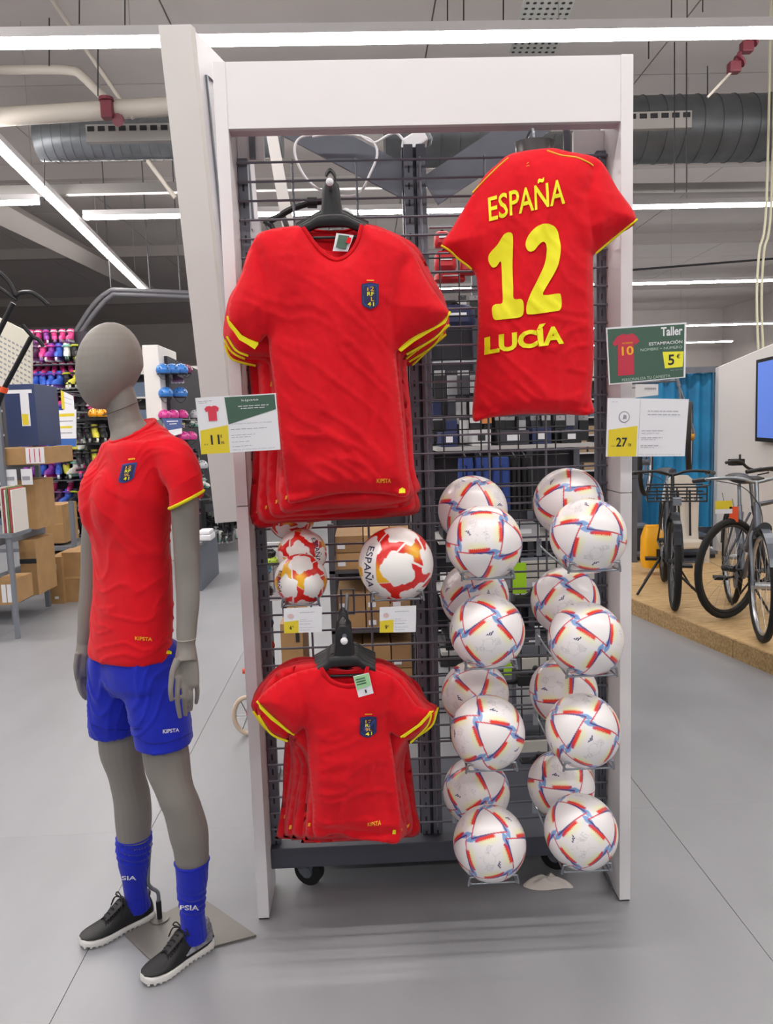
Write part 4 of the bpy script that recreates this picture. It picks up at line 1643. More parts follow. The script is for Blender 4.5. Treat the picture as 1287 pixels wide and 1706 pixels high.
ringline(U(203, 679, YT)-FA*.0, LA*.049+Vector((0, 0, .004)), FA*.053+Vector((0, 0, -.02)), .0012, 'neck_joint', JM, mq)
c = U(310, 1064, 2.03)
ringline(c, Vector((16.3*S(2.03), 0, 0)), Vector((0, 16.3*S(2.03), 0)), .0011, 'wrist_joint', mat('joint_light', 'b8b2a8', .5), mq)


def wr(co, n, sc=1.0, amp=.004, seed=0.0):
    x, y, z = co
    a = noise.noise(Vector((x*9+seed, y*9, z*4)))
    b = noise.noise(Vector((x*6+z*5+seed, y*6, z*19+a*3)))
    e = noise.noise(Vector((x*26, y*26, z*15+seed)))
    return amp*(a*1.1+max(0, 1-abs(b)*3.5)**2*.8+e*.35)


# jersey
sh = MB()
TR = [(1091, 140, 291), (1080, 139, 292), (1040, 143, 293), (990, 148, 293), (940, 150, 290), (905, 147, 288), (880, 142, 288), (855, 139, 290), (835, 139, 293), (810, 143, 297), (785, 149, 300), (765, 155, 304), (748, 159, 306), (736, 165, 300)]
sh.loft([row(a, b, c_, YT, .62+.05*(840 < a < 900), .0) for a, b, c_ in TR]+[row(729, 174, 290, YT, .5, 0, -.012), row(724, 180, 276, YT, .55, 0, -.02), (U(221, 721, YT), LA*.066, FA*.064+Vector((0, 0, -.03))), (U(221, 717, YT), LA*.058, FA*.058+Vector((0, 0, -.03)))], 40, 2.1)
# bust
for sgn in (1, -1):
    q = U(203, 838, YT)+FA*.02+LA*.036*sgn
    sh.ball(q, (.083, .083, .12), 20, 14)
# shoulder slopes and sleeves
lim([(240, 745, 2.17, 22), (262, 750, 2.14, 28), (286, 762, 2.10, 33), (299, 784, 2.08, 33), (308, 808, 2.065, 30), (311, 830, 2.055, 28)], 20, sh)
lim([(215, 752, 2.22, 22), (196, 764, 2.27, 26), (178, 790, 2.31, 30), (165, 830, 2.33, 32), (163, 850, 2.335, 30)], 20, sh)
NKC = U(224, 722, YT)
remesh_sh = remesh('jersey', sh, .005, RED, mq, 14, lambda co, n: wr(co, n, 1, .0042, 2.0) if co.z > .82 else 0)
# cut the neck opening look: collar rib around the neck
cc_ = U(221, 718, YT)
cP = [cc_+LA*.062*math.cos(2*PI*k/40)+(FA*.061+Vector((0, 0, -.03)))*math.sin(2*PI*k/40) for k in range(40)]
MB().tube(cP, .006, 8, True).build('collar', RED, remesh_sh, True)
ringc = U(311, 834, 2.055)
uL = (U(338, 818, 2.05)-U(283, 846, 2.06))/2
rc = (U(338, 818, 2.05)+U(283, 846, 2.06))/2
vL = Vector((.0, .052, .004))
P = [rc+uL*math.cos(2*PI*k/32)+vL*math.sin(2*PI*k/32) for k in range(32)]
MB().tube(P, .0045, 8, True).build('cuff_trim', YEL, remesh_sh, True)
P2 = [p*1.0+Vector((0, 0, .022)) for p in P]
mm = MB()
mm.add([rc+(p-rc)*.97 for p in P]+[rc+(p-rc)*.93+Vector((0, 0, .02)) for p in P], [(i, (i+1) % 32, 32+(i+1) % 32, 32+i) for i in range(32)])
mm.build('cuff_lining', YEL, remesh_sh, True)
sl = MB()
sl.add([rc+(p-rc)*1.0+Vector((0, 0, .001)) for p in P]+[rc+(p-rc)*.97+Vector((0, 0, .05)) for p in P], [(i, (i+1) % 32, 32+(i+1) % 32, 32+i) for i in range(32)])
sl.build('sleeve_end', RED, remesh_sh, True)
# hem ring
hm = row(1091, 139, 291, YT, .62)
P = [hm[0]+hm[1]*math.cos(2*PI*k/48)+hm[2]*math.sin(2*PI*k/48) for k in range(48)]

BVH = None


def onto(o, p, off):
    """slide a point along the sight line from outside onto the cloth"""
    from mathutils.bvhtree import BVHTree
    if 'bvh' not in o_cache or o_cache['bvh'][0] != o.name:
        o_cache['bvh'] = (o.name, BVHTree.FromPolygons([v.co.copy() for v in o.data.vertices], [tuple(q.vertices) for q in o.data.polygons]))
    d = (p-CAM).normalized()
    h = o_cache['bvh'][1].ray_cast(CAM, d)
    if h[0] is None:
        return p
    return h[0]+h[1]*off


o_cache = {}


def decal(o, name, m, pxs, parent, off=.0012, g=4):
    poly = []
    for i in range(len(pxs)):
        a, b = Vector(pxs[i]), Vector(pxs[(i+1) % len(pxs)])
        k = max(1, int((b-a).length/g))
        poly += [a+(b-a)*j/k for j in range(k)]
    B = np.array([tuple(p) for p in poly])
    mn, mx = B.min(0), B.max(0)
    G = np.array([(x, y) for x in np.arange(mn[0], mx[0], g) for y in np.arange(mn[1], mx[1], g)]).reshape(-1, 2)
    G = G[inside(B, G)] if len(G) else G
    G = G[dist(B, G) > g*.3] if len(G) else G
    P = np.vstack([B, G]) if len(G) else B
    nb = len(B)
    res = geometry.delaunay_2d_cdt([Vector(p) for p in P], [(i, (i+1) % nb) for i in range(nb)], [], 1, 1e-6)
    V = [onto(o, U(p[0], p[1], 2.1), off) for p in res[0]]
    return mesh(name, V, [tuple(t) for t in res[2]], m, parent, True)


def decal_text(o, s, quad, m, parent, off=.0012, offset=.01, name='lettering'):
    v, f = text_data(s, offset, 2, .15)
    q = [Vector((*p, 0)) for p in quad]
    V = []
    for a, b in v:
        p = bil(q, a, b)
        V.append(onto(o, U(p.x, p.y, 2.1), off))
    return mesh(name, V, f, m, parent, True)


X = lambda u, v: (199+26*u+(1-v)*4-v*3, 772+33*v+u*(-5)+2)
sp = [(0.05, 0.02), (0.5, .0), (1, 0.04), (.98, 0.8), (0.8, 0.92), (0.45, 1), (0.12, 0.92), (0.0, 0.8)]
cr = decal(remesh_sh, 'crest', mat('crest_blue', '2c3f86', .6), [X(*p) for p in sp], remesh_sh, .0014)
decal(remesh_sh, 'crest_field', NAVY, [X(u*.76+.12, v*.82+.09) for u, v in sp], cr, .0019)
for k, (g, col) in enumerate((('12', GOLD), ('RF', YPR), ('9L', GOLD), ('41', YPR))):
    v0 = .14+k*.19
    decal_text(remesh_sh, g, [X(.33, v0+.15), X(.7, v0+.15), X(.7, v0), X(.33, v0)], col, cr, .0024, .01, 'crest_mark')
decal(remesh_sh, 'crest_bar', GOLD, [(214, 764), (225, 763), (225, 765.5), (214, 766.5)], cr, .0014)
decal_text(remesh_sh, 'KIPSTA', [(225, 1066), (253, 1068), (253, 1062), (225, 1060)], GOLD, remesh_sh, .0012, .02)
decal(remesh_sh, 'hem_tag', YPR, [(276, 1089), (286, 1090), (286, 1086), (281, 1083), (277, 1085)], remesh_sh, .0012)

# shorts
so = MB()
so.loft([row(1068, 152, 292, YT, .66), row(1100, 150, 298, YT, .64), row(1130, 152, 301, YT, .6), row(1150, 165, 292, YT, .5)], 36, 2.2)


def leg_of_shorts(rows_, m):
    rg_ = []
    for py, xl, xr, y in rows_:
        a, b = U(xl, py, y), U(xr, py, y)
        w_ = (b-a).length/2
        rg_.append(((a+b)/2, Vector((w_, 0, 0)), Vector((0, w_*1.12, -.0))))
    m.loft(rg_, 30, 2.2)


leg_of_shorts([(1078, 153, 228, 2.21), (1100, 149, 236, 2.22), (1140, 149, 241, 2.24), (1180, 150, 243, 2.25), (1214, 152, 244, 2.26)], so)
leg_of_shorts([(1078, 205, 296, 2.17), (1100, 204, 301, 2.165), (1150, 210, 307, 2.15), (1190, 219, 314, 2.14), (1238, 228, 319, 2.13)], so)
sho = remesh('shorts', so, .005, BLUE, mq, 4, lambda co, n: wr(co, n, 1, .006, 5.0) if co.z > .70 else wr(co, n, 1, .004, 5.0))
for pts, yy in (([(152, 1206), (175, 1215), (210, 1216), (236, 1213)], 0), ([(231, 1230), (250, 1238), (285, 1235), (317, 1221)], 0)):
    P = [onto(sho, U(p.x, p.y, 2.1), .0008) for p in catmull([Vector((*q, 0)) for q in pts], 5)]
    MB().tube(P, .0012, 5).build('hem_seam', mat('blue_dark_seam', '0d1a80', .8), sho, True)
o_cache.clear()
decal_text(sho, 'KIPSTA', [(271, 1222), (298, 1219), (298, 1213), (271, 1215)], WPR, sho, .0012, .02)


# socks
def sock(pts, textpx, y, txt='KIPSTA'):
    m = MB()
    P, R_ = [], []
    for (a, b, yy, r) in pts:
        P.append(U(a, b, yy))
        R_.append(r*S(yy))
    PP = catmull(P, 6)
    RR = []
    for i in range(len(pts)-1):
        for j in range(6):
            RR.append(R_[i]+(R_[i+1]-R_[i])*j/6)
    RR.append(R_[-1])
    n = 26
    for i, (p, r) in enumerate(zip(PP, RR)):
        pass
    m.tube(PP, RR, n)

    def fold(co, nn):
        z = co.z
        band = max(0, 1-abs((z-zf)/.055))
        tilt_ = co.x*.35
        return band*.0035*math.sin((z+tilt_*.6)*260+3*noise.noise(co*9))+.0006*math.sin(co.x*900)
    return m, fold


for pts, zpy, tq, nm in (([(223, 1392, 2.30, 31), (223, 1415, 2.305, 29), (224, 1440, 2.31, 26.5), (225, 1462, 2.315, 22), (226, 1485, 2.32, 19.5), (231, 1512, 2.33, 21)], 1438, [(203, 1466), (227, 1466), (227, 1459), (203, 1459)], 'right'),
                         ([(319.5, 1434, 2.13, 29), (320, 1458, 2.135, 27.5), (319, 1482, 2.14, 25.5), (320, 1502, 2.145, 22), (321, 1530, 2.15, 21.5), (324, 1562, 2.16, 23)], 1480, [(300, 1516), (331, 1517), (331, 1508), (300, 1508)], 'left')):
    zf = U(300, zpy, 2.2).z
    m_, fo = sock(pts, tq, 2.2)
    so_ = remesh('sock', m_, .0035, BLUE, mq, 1, fo)
    o_cache.clear()
    decal_text(so_, 'PSIA' if nm == 'left' else 'SIA', tq, WPR, so_, .001, .02)
    p = U(pts[0][0], pts[0][1], pts[0][2])
    r_ = pts[0][3]*S(2.2)
    P = [p+Vector((math.cos(2*PI*k/30)*r_, math.sin(2*PI*k/30)*r_, 0)) for k in range(30)]
    MB().tube(P, .0022, 6, True).build('sock_cuff', BLUE, so_, True)

# shoes
SHB = mat('shoe_black', '0e0e10', .55, bump=.3, bscale=160)
SHG = mat('shoe_quarter', '8d8f98', .55, bump=.6, bscale=260, var=.5, vscale=90)
SOLE = mat('shoe_sole', 'e4e2dd', .5)
SOLEG = mat('shoe_sole_grey', 'a2a2a2', .5)
LACE = mat('shoe_lace', '0e0e10', .8)


def shoe(toe, heel, quarter, y0=0):
    t_ = Vector((toe.x, toe.y, 0))
    h_ = Vector((heel.x, heel.y, 0))
    L = (t_-h_).length
    d = (t_-h_).normalized()
    s = Vector((-d.y, d.x, 0))
    g = thing('shoe', None, None, (0, 0, 0))
    g.parent = mq
    P = lambda a, b, z: h_+d*(a*L)+s*b+Vector((0, 0, z))
    # sole outline half widths
    prof = [(.0, .012), (.02, .024), (.08, .031), (.2, .032), (.38, .030), (.55, .037), (.72, .043), (.85, .037), (.94, .025), (.99, .009)]
    up = catmull([Vector((a, b, 0)) for a, b in prof], 3)
    out = [(p.x, p.y) for p in up]+[(p.x, -p.y) for p in up[::-1]]
    toe_up = lambda a: .008*max(0, (a-.75)/.25)**2
    m = MB()
    n = len(out)
    V = [P(a, b, .007+toe_up(a)) for a, b in out]+[P(a, b*1.06, .015+toe_up(a)) for a, b in out]+[P(a, b*1.02, .023+toe_up(a)) for a, b in out]+[P(a, b*.85, .026+toe_up(a)) for a, b in out]
    F_ = [tuple(range(n))[::-1], tuple(range(3*n, 4*n))]
    for k in range(3):
        F_ += [(k*n+i, k*n+(i+1) % n, (k+1)*n+(i+1) % n, (k+1)*n+i) for i in range(n)]
    m.add(V, F_)
    sol = m.build('sole', SOLE, g, True)
    st_ = MB()
    for i in range(15):
        a = .05+.9*i/14
        hw = np.interp(a, [q[0] for q in prof], [q[1] for q in prof])
        for b in (-hw*.82, -hw*.3, hw*.3, hw*.82):
            z = toe_up(a)
            st_.disc(P(a, b, .0045+z), (0, 0, 1), .0042, .008, 7)
    st_.build('studs', SOLE, sol, kind='stuff')
    # upper
    rg_ = []
    tab = [(.015, .014, .022, .056, .5), (.05, .024, .028, .078, .8), (.14, .030, .026, .088, .9), (.25, .032, .026, .092, .9), (.36, .033, .026, .090, .85), (.46, .034, .026, .080, .8), (.56, .037, .026, .066, .8), (.66, .040, .026, .054, .8), (.76, .040, .027, .046, .8), (.86, .035, .029, .041, .8), (.93, .026, .031, .038, .8), (.98, .010, .033, .036, .8)]
    V = []
    nn = 20
    F_ = []
    for (a, hw, z0, z1, k) in tab:
        for j in range(nn+1):
            th = PI*j/nn
            cs, sn_ = math.cos(th), math.sin(th)
            wz = abs(sn_)**.75
            V.append(P(a, hw*math.copysign(abs(cs)**.8, cs)*(1-.35*wz*min(1, (z1-.04)/.05 if z1 > .04 else 0)), z0+(z1-z0)*wz))
    for i in range(len(tab)-1):
        for j in range(nn):
            F_.append((i*(nn+1)+j, i*(nn+1)+j+1, (i+1)*(nn+1)+j+1, (i+1)*(nn+1)+j))
    F_.append(tuple(range(nn+1)))
    m = MB()
    m.add(V, F_)
    upm = m.build('upper', SHB, g, True)
    if quarter:
        # pale rear quarter panels hugging the sides
        for sg in (-1, 1):
            V = []
            F_ = []
            cols_ = [(0.03, .026), (.08, .0315), (.16, .0345), (.26, .0355), (.36, .0355), (.46, .036)]
            for i, (a, hw) in enumerate(cols_):
                for j in range(5):
                    z = .034+(.045-.05*max(0, (a-.2))/.3)*j/4+.002
                    V.append(P(a, sg*(hw-.012*(j/4)**1.5), z))
            for i in range(len(cols_)-1):
                for j in range(4):
                    q = (i*5+j, (i+1)*5+j, (i+1)*5+j+1, i*5+j+1)
                    F_.append(q if sg < 0 else q[::-1])
            mesh('quarter', V, F_, SHG, upm, True)
        MB().tube([P(.05, -.026, .04), P(.0, 0, .045), P(.05, .026, .04)], .006, 6).build('heel_cap', SHB, upm, True)
    # collar of the shoe, tongue, laces
    P_ = [P(.2+.15*math.cos(2*PI*k/24), .026*math.sin(2*PI*k/24), .083+.006*math.cos(4*PI*k/24)) for k in range(24)]
    MB().tube(P_, .006, 8, True).build('ankle_collar', SHG if quarter else SHB, upm, True)
    MB().loft([(P(.38, 0, .098), s*.018, d*.003), (P(.44, 0, .092), s*.019, d*.006+Vector((0, 0, .003))), (P(.55, 0, .075), s*.018, Vector((0, 0, .004))), (P(.66, 0, .058), s*.014, Vector((0, 0, .004)))], 12).build('tongue', SHB, g, True)
    lc = MB()
    for i in range(5):
        a = .42+.055*i
        z = .097-.0085*i*1.1
        w_ = .022
        lc.tube(catmull([P(a, -w_, z-.008), P(a+.01, 0, z+.002), P(a+.035, w_, z-.012)], 4), .0022, 6)
        lc.tube(catmull([P(a, w_, z-.008), P(a+.01, 0, z+.004), P(a+.035, -w_, z-.012)], 4), .0022, 6)
    for sg in (-1, 1):
        lc.tube(catmull([P(.41, 0, .103), P(.42, sg*.025, .112), P(.43, sg*.04, .098), P(.42, sg*.02, .1), P(.41, 0, .103)], 5), .0021, 6)
        lc.tube(catmull([P(.41, 0, .103), P(.46, sg*.028, .098), P(.5, sg*.04, .07)], 5), .002, 6)
    lc.build('laces', LACE, g, True)
    return g


shoe(F(236, 1644), F(352, 1572), True)
shoe(F(132, 1581), F(256, 1524), False)
# floor plate and rod
pl = [F(427, 1560), F(340, 1492), F(212, 1562), F(262, 1612)]
pl = [F(427, 1561), F(330, 1494), F(208, 1560), F(255, 1606)]
PLM = mat('plate_grey', '77736e', .45, .3, var=.05, vscale=6)
MB().prism([p+Vector((0, 0, .001)) for p in pl], (0, 0, .006)).build('base_plate', PLM, mq, bevel=.001)
b0 = F(266, 1531, .007)
rod = wtc = None
rd = thing('support_rod', None, None)
rd.parent = mq
MB().bar(b0, b0+Vector((0, 0, .062)), .0085, 12).build('socket', BLK, rd, True)
MB().disc(b0+Vector((0, 0, .002)), (0, 0, 1), .03, .004, 20).build('socket_flange', PLM, rd, True)
MB().tube(catmull([b0+Vector((0, 0, .05)), b0+Vector((0, 0, .09)), b0+Vector((-.018, -.01, .115)), b0+Vector((-.022, -.02, .15)), U(250, 1400, 2.30)], 5), .006, 10).build('rod', CHROME, rd, True)

# ================================================================== LEFT SIDE OF THE SHOP


def pbox(name, label, cat, rect, y, depth, m, group=None, skew=0.0, bevel=.003, parts=True, ztop=None):
    """a box whose front face fills a pixel rectangle at depth y"""
    x0, y0, x1, y1 = rect
    bl, br, tr, tl = U(x0, y1, y), U(x1, y1, y), U(x1, y0, y), U(x0, y0, y)
    bl.z = br.z = (bl.z+br.z)/2
    tl.z = tr.z = (tl.z+tr.z)/2
    tl.x, tr.x = bl.x, br.x
    t = wt(name, label, cat, group)
    MB().prism([bl, br, tr, tl], (skew, depth, 0)).build('carton' if 'box' in name else 'body', m, t, bevel=bevel)
    return t, (bl, br, tr, tl)


def carton(label, rect, y, depth=.35, skew=0.0, group=None, lab=None, tape=True, m=CARD):
    t, q = pbox('cardboard_box', label, 'box', rect, y, depth, m, group, skew)
    n = Vector((0, -.002, 0))
    w_ = (q[1]-q[0]).length
    if tape:
        a, b = bil(q, .0, .47), bil(q, 1, .53)
        MB().prism([bil(q, 0, .49)+n*.5, bil(q, 1, .49)+n*.5, bil(q, 1, .53)+n*.5, bil(q, 0, .53)+n*.5], (0, -.001, 0)).build('tape', mat('tape_tan', 'c39a66', .4), t)
    for (u0, v0, u1, v1) in (lab or []):
        MB().prism([bil(q, u0, v0)+n, bil(q, u1, v0)+n, bil(q, u1, v1)+n, bil(q, u0, v1)+n], (0, .001, 0)).build('label', PAPER, t)
    return t


# metal rack with cartons
RK = mat('rack_steel', '868a92', .4, .4)
rk = wt('storage_rack', 'grey metal rack holding cartons at the edge of the aisle', 'rack')
P1, P2 = F(81, 1010), F(27, 1040)
for p, top in ((P1, 655), (P2, 640)):
    zt_ = U(p.x and 60, top, p.y).z
    MB().box((p.x-.02, p.y-.02, 0), (p.x+.02, p.y+.02, zt_)).build('post', RK, rk)
    MB().box((p.x-.92, p.y-.02, 0), (p.x-.88, p.y+.02, zt_)).build('post', RK, rk)
SHZ = [U(55, 990, 6.8).z, U(50, 884, 6.8).z, U(45, 778, 6.8).z]
for z in SHZ:
    MB().prism([(P2.x-.92, P2.y, z), (P2.x+.02, P2.y, z), (P1.x+.02, P1.y, z), (P1.x-.92, P1.y, z)], (0, 0, .03)).build('shelf', RK, rk)
for z in (SHZ[1]-.05,):
    MB().prism([(P2.x+.022, P2.y, z), (P1.x+.022, P1.y, z), (P1.x+.022, P1.y, z+.05), (P2.x+.022, P2.y, z+.05)], (.003, 0, 0)).build('price_rail', RK, rk)


def on_rack(px0, px1, ytop, shelf, y, depth, **k):
    pass


def zbox(name, label, cat, px0, px1, pytop, y, z0, depth, m, part='body', group=None):
    a, b = U(px0, pytop, y), U(px1, pytop, y)
    t = wt(name, label, cat, group)
    MB().box((a.x, y, z0+.002), (b.x, y+depth, (a.z+b.z)/2)).build(part, m, t, bevel=.004)
    return t, a, b


def put_label(t, x0, x1, z0, z1, y, m=PAPER, name='label'):
    MB().box((x0, y-.003, z0), (x1, y-.001, z1)).build(name, m, t)


NB = mat('navy_box', '2b3c66', .45, var=.2, vscale=3)
t, a, b = zbox('packaging_box', 'tall navy blue box with a pale ramp picture on the top shelf of the rack', 'box', 5, 56, 640, 6.6, SHZ[2]+.18, .5, NB, 'carton')
put_label(t, b.x-.12, b.x-.05, SHZ[2]+.35, a.z-.08, 6.6, PAPER, 'print_panel')
put_label(t, a.x+.02, b.x-.02, a.z-.08, a.z-.05, 6.6, PAPER, 'print_stripe')
put_label(t, b.x-.115, b.x-.065, SHZ[2]+.36, SHZ[2]+.45, 6.598, YSIGN, 'price_panel')
t, a, b = zbox('cardboard_box', 'flat tray carton with white printed end under the navy box', 'box', -20, 75, 746, 6.45, SHZ[2]+.03, .6, CARD, 'carton')
put_label(t, b.x-.16, b.x-.01, SHZ[2]+.04, a.z-.01, 6.45)
for k in range(3):
    put_label(t, b.x-.13+.04*k, b.x-.125+.04*k, SHZ[2]+.05, a.z-.02, 6.446, RED, 'print_line')
t, a, b = zbox('cardboard_box', 'tall plain carton standing on the middle shelf of the rack', 'box', 24, 57, 800, 6.6, SHZ[1]+.03, .4, CARD, 'carton')
put_label(t, a.x+.03, a.x+.05, SHZ[1]+.1, a.z-.1, 6.6, mat('tape_tan', 'c39a66', .4), 'tape')
t, a, b = zbox('cardboard_box', 'brown carton with a black band on the lowest shelf of the rack', 'box', 30, 58, 900, 6.6, SHZ[0]+.03, .4, CARD, 'carton')
put_label(t, a.x, b.x, (a.z)*.7, (a.z)*.76, 6.6, INK, 'black_band')
for k in range(2):
    q = U(18+26*k, 800, 6.42)
    o = wt('shelf_card', 'white price card hanging %s under the tray carton' % ('beside the front post' if k == 0 else 'further along'), 'price card')
    q.z = SHZ[2]-.062
    MB().box((q.x-.04, 6.42, q.z-.07), (q.x+.05, 6.423, q.z+.061)).build('card', PAPER, o)
    MB().box((q.x-.03, 6.417, q.z-.03), (q.x+.03, 6.419, q.z+.0)).build('print', GINK, o)
carton('large brown carton standing on the floor beside the rack', (86, 928, 108, 1010), 7.15, .55, .0, None, [(.1, .75, .6, .86), (.3, .15, .6, .2)], False)
carton('brown carton side turned to the aisle beside the floor carton', (109, 920, 152, 1006), 7.2, .5, .0, None, [(.7, .6, .8, .62)], True)
carton('brown carton on the second rack above the big floor carton', (59, 842, 108, 906), 7.9, .4, 0, None, None, True)
r2 = wt('storage_rack', 'low dark rack behind carrying a brown carton', 'rack')
q = U(118, 835, 7.8)
MB().box((q.x-.02, 7.78, 0), (q.x+.02, 7.82, q.z)).build('post', RK, r2)
MB().box((q.x-.85, 7.78, 0), (q.x-.81, 7.82, q.z)).build('post', RK, r2)
zz = U(85, 909, 7.9).z
MB().box((q.x-.85, 7.8, zz-.04), (q.x+.02, 8.5, zz-.003)).build('shelf', RK, r2)
MB().box((q.x-.85, 7.8, .12), (q.x+.02, 8.5, .16)).build('shelf', RK, r2)
carton('small dark brown carton inside the low rack', (78, 908+14, 100, 960), 7.95, .3, 0, None, [(.1, .2, .6, .8)], False, mat('cardboard_dark', '8a6a48', .8))
t = wt('low_table', 'grey metal table at the picture edge holding thin boxed games', 'table')
zt_ = U(8, 890, 5.9).z
MB().box((-3.6, 5.9, zt_-.03), (U(20, 890, 5.9).x, 6.25, zt_)).build('top', RK, t)
for x in (-3.5, U(18, 900, 5.9).x-.04):
    MB().box((x, 5.92, 0), (x+.03, 5.95, zt_-.03)).build('leg', RK, t)
for k, hx in enumerate(('d8d4cc', 'a6404a', 'dcdcd4', '6a8a52', 'b44a50', 'e4dfd8')):
    a = U(-2+3.6*k, 812, 5.95)
    b = U(.8+3.6*k, 812, 5.95)
    o = MB().box((a.x, 5.95, zt_+.001), (b.x, 6.2, a.z-.01*(k % 3))).build('boxed_game', mat('game_%d' % k, hx, .5), None, bevel=.002)
    tag(o, ('pale', 'dark red', 'white', 'olive', 'brick red', 'cream')[k]+' thin boxed game standing in the row on the grey table', 'game box', 'thin boxed games on the grey table')
carton('small carton with two white stickers at the foot of the grey table', (-12, 968, 25, 1008), 6.05, .35, 0, None, [(.45, .1, .65, .85), (.7, .1, .92, .85)], False)

# pegboard and scooters
t = wt('pegboard', 'cream slotted pegboard sloping down behind the hanging scooters', 'pegboard')
q = [U(-30, 615, 7.6), U(52, 660, 8.0), U(52, 556, 8.0), U(-30, 515, 7.6)]
MB().prism(q, (0, .04, 0)).build('board', mat('pegboard_cream', 'dcd8c8', .5), t)
m = MB()
for i in range(9):
    for j in range(12):
        u, v = (j+.2)/12, (i+.3)/12
        m.prism([bil(q, u, v)-Vector((0, .003, 0)), bil(q, u+.05, v)-Vector((0, .003, 0)), bil(q, u+.05, v+.03)-Vector((0, .003, 0)), bil(q, u, v+.03)-Vector((0, .003, 0))], (0, .002, 0))
m.build('slots', GINK, t, kind='stuff')
SCB = mat('scooter_black', '1a1a1e', .35, .3)
for lab, pts, bar1, yy in (('black scooter handlebar reaching up at the picture edge', [(22, 505), (-30, 610)], [(-10, 448), (8, 462), (20, 478), (26, 492), (34, 488), (50, 487), (64, 494), (80, 508)], 5.2),
                           ('slim black scooter with orange collar leaning over the blue box', [(52, 562), (8, 645), (-20, 720)], [(38, 542), (50, 556), (56, 562), (64, 566), (72, 577)], 5.4)):
    t = wt('kick_scooter', lab, 'scooter')
    MB().tube([U(a, b, yy) for a, b in pts], .018, 8).build('stem', SCB, t, True)
    MB().tube(catmull([U(a, b, yy) for a, b in bar1], 4), .014, 8).build('handlebar', SCB, t, True)
    if len(pts) > 2:
        a, b = U(pts[1][0], pts[1][1], yy), U(pts[1][0]-3, pts[1][1]+9, yy)
        MB().bar(a, b, .026, 10).build('collar', mat('orange_plastic', 'e8562a', .4), t, True)
        MB().tube([U(-20, 720, yy), U(-8, 760, yy), U(-40, 780, yy)], .02, 8).build('fork', SCB, t, True)
    else:
        MB().tube([U(-30, 610, yy), U(-36, 660, yy)], .02, 8).build('fork', SCB, t, True)
        MB().bar(U(-5, 477, yy), U(28, 500, yy), .012, 8).build('clamp_bar', SCB, t, True)

# wall of skates and pads facing the viewer
sw = wt('skate_wall', 'dark wall rack hung with bright skates and pads behind the mannequin', 'wall rack')
YW = 9.2
a, b = U(36, 552, YW+.25), U(178, 905, YW+.25)
MB().box((a.x, YW+.25, .05), (b.x, YW+.3, a.z-.02)).build('back_panel', mat('rack_dark', '38363e', .7), sw)
for py in (606, 652, 706, 760, 800, 848, 892):
    z = U(100, py, YW).z
    MB().box((a.x, YW, z-.012), (b.x, YW+.25, z)).build('shelf', mat('rack_shelf', '5a5a62', .5, .2), sw)


def skate_parts(kind):
    """small shapes: inline skate / pad pack, pieces by material slot"""
    bt = MB()
    bt.loft([(Vector((0, -.02, .045)), Vector((.028, 0, 0)), Vector((0, .075, 0))), (Vector((0, -.012, .075)), Vector((.03, 0, 0)), Vector((0, .066, 0))), (Vector((0, .02, .10)), Vector((.028, 0, 0)), Vector((0, .036, 0))), (Vector((0, .025, .165)), Vector((.031, 0, 0)), Vector((0, .036, 0)))], 10, 2.4)
    fr = MB().box((-.012, -.085, .018), (.012, .065, .046))
    wh = MB()
    for k in range(4):
        wh.disc((0, -.075+.045*k, .021), (1, 0, 0), .021, .018, 10)
    cf = MB().tube(catmull([(-.033, .0, .135), (-.02, -.022, .14), (.02, -.022, .14), (.033, .0, .135)], 3), .008, 6)
    return bt, fr, wh, cf


SK = {}


def skate(c1, c2, c3, lab, group, loc, sc, rz):
    key = (c1, c2, c3)
    if key not in SK:
        t = thing('inline_skate', lab, 'skate', (0, 0, 0), group)
        bt, fr, wh, cf = skate_parts(0)
        bt.build('boot', mat('sk_'+c1, c1, .4), t, True)
        fr.build('frame', mat('sk_'+c2, c2, .4), t)
        wh.build('wheels', mat('sk_'+c3, c3, .4), t)
        cf.build('buckle', mat('sk_'+c2, c2, .4), t, True)
        SK[key] = t
        o = t
    else:
        o = copy_tree(SK[key])
    o.location = loc
    o.scale = (sc,)*3
    o.rotation_euler = (0, 0, rz)
    relabel(o, lab)
    o['group'] = group
    return o


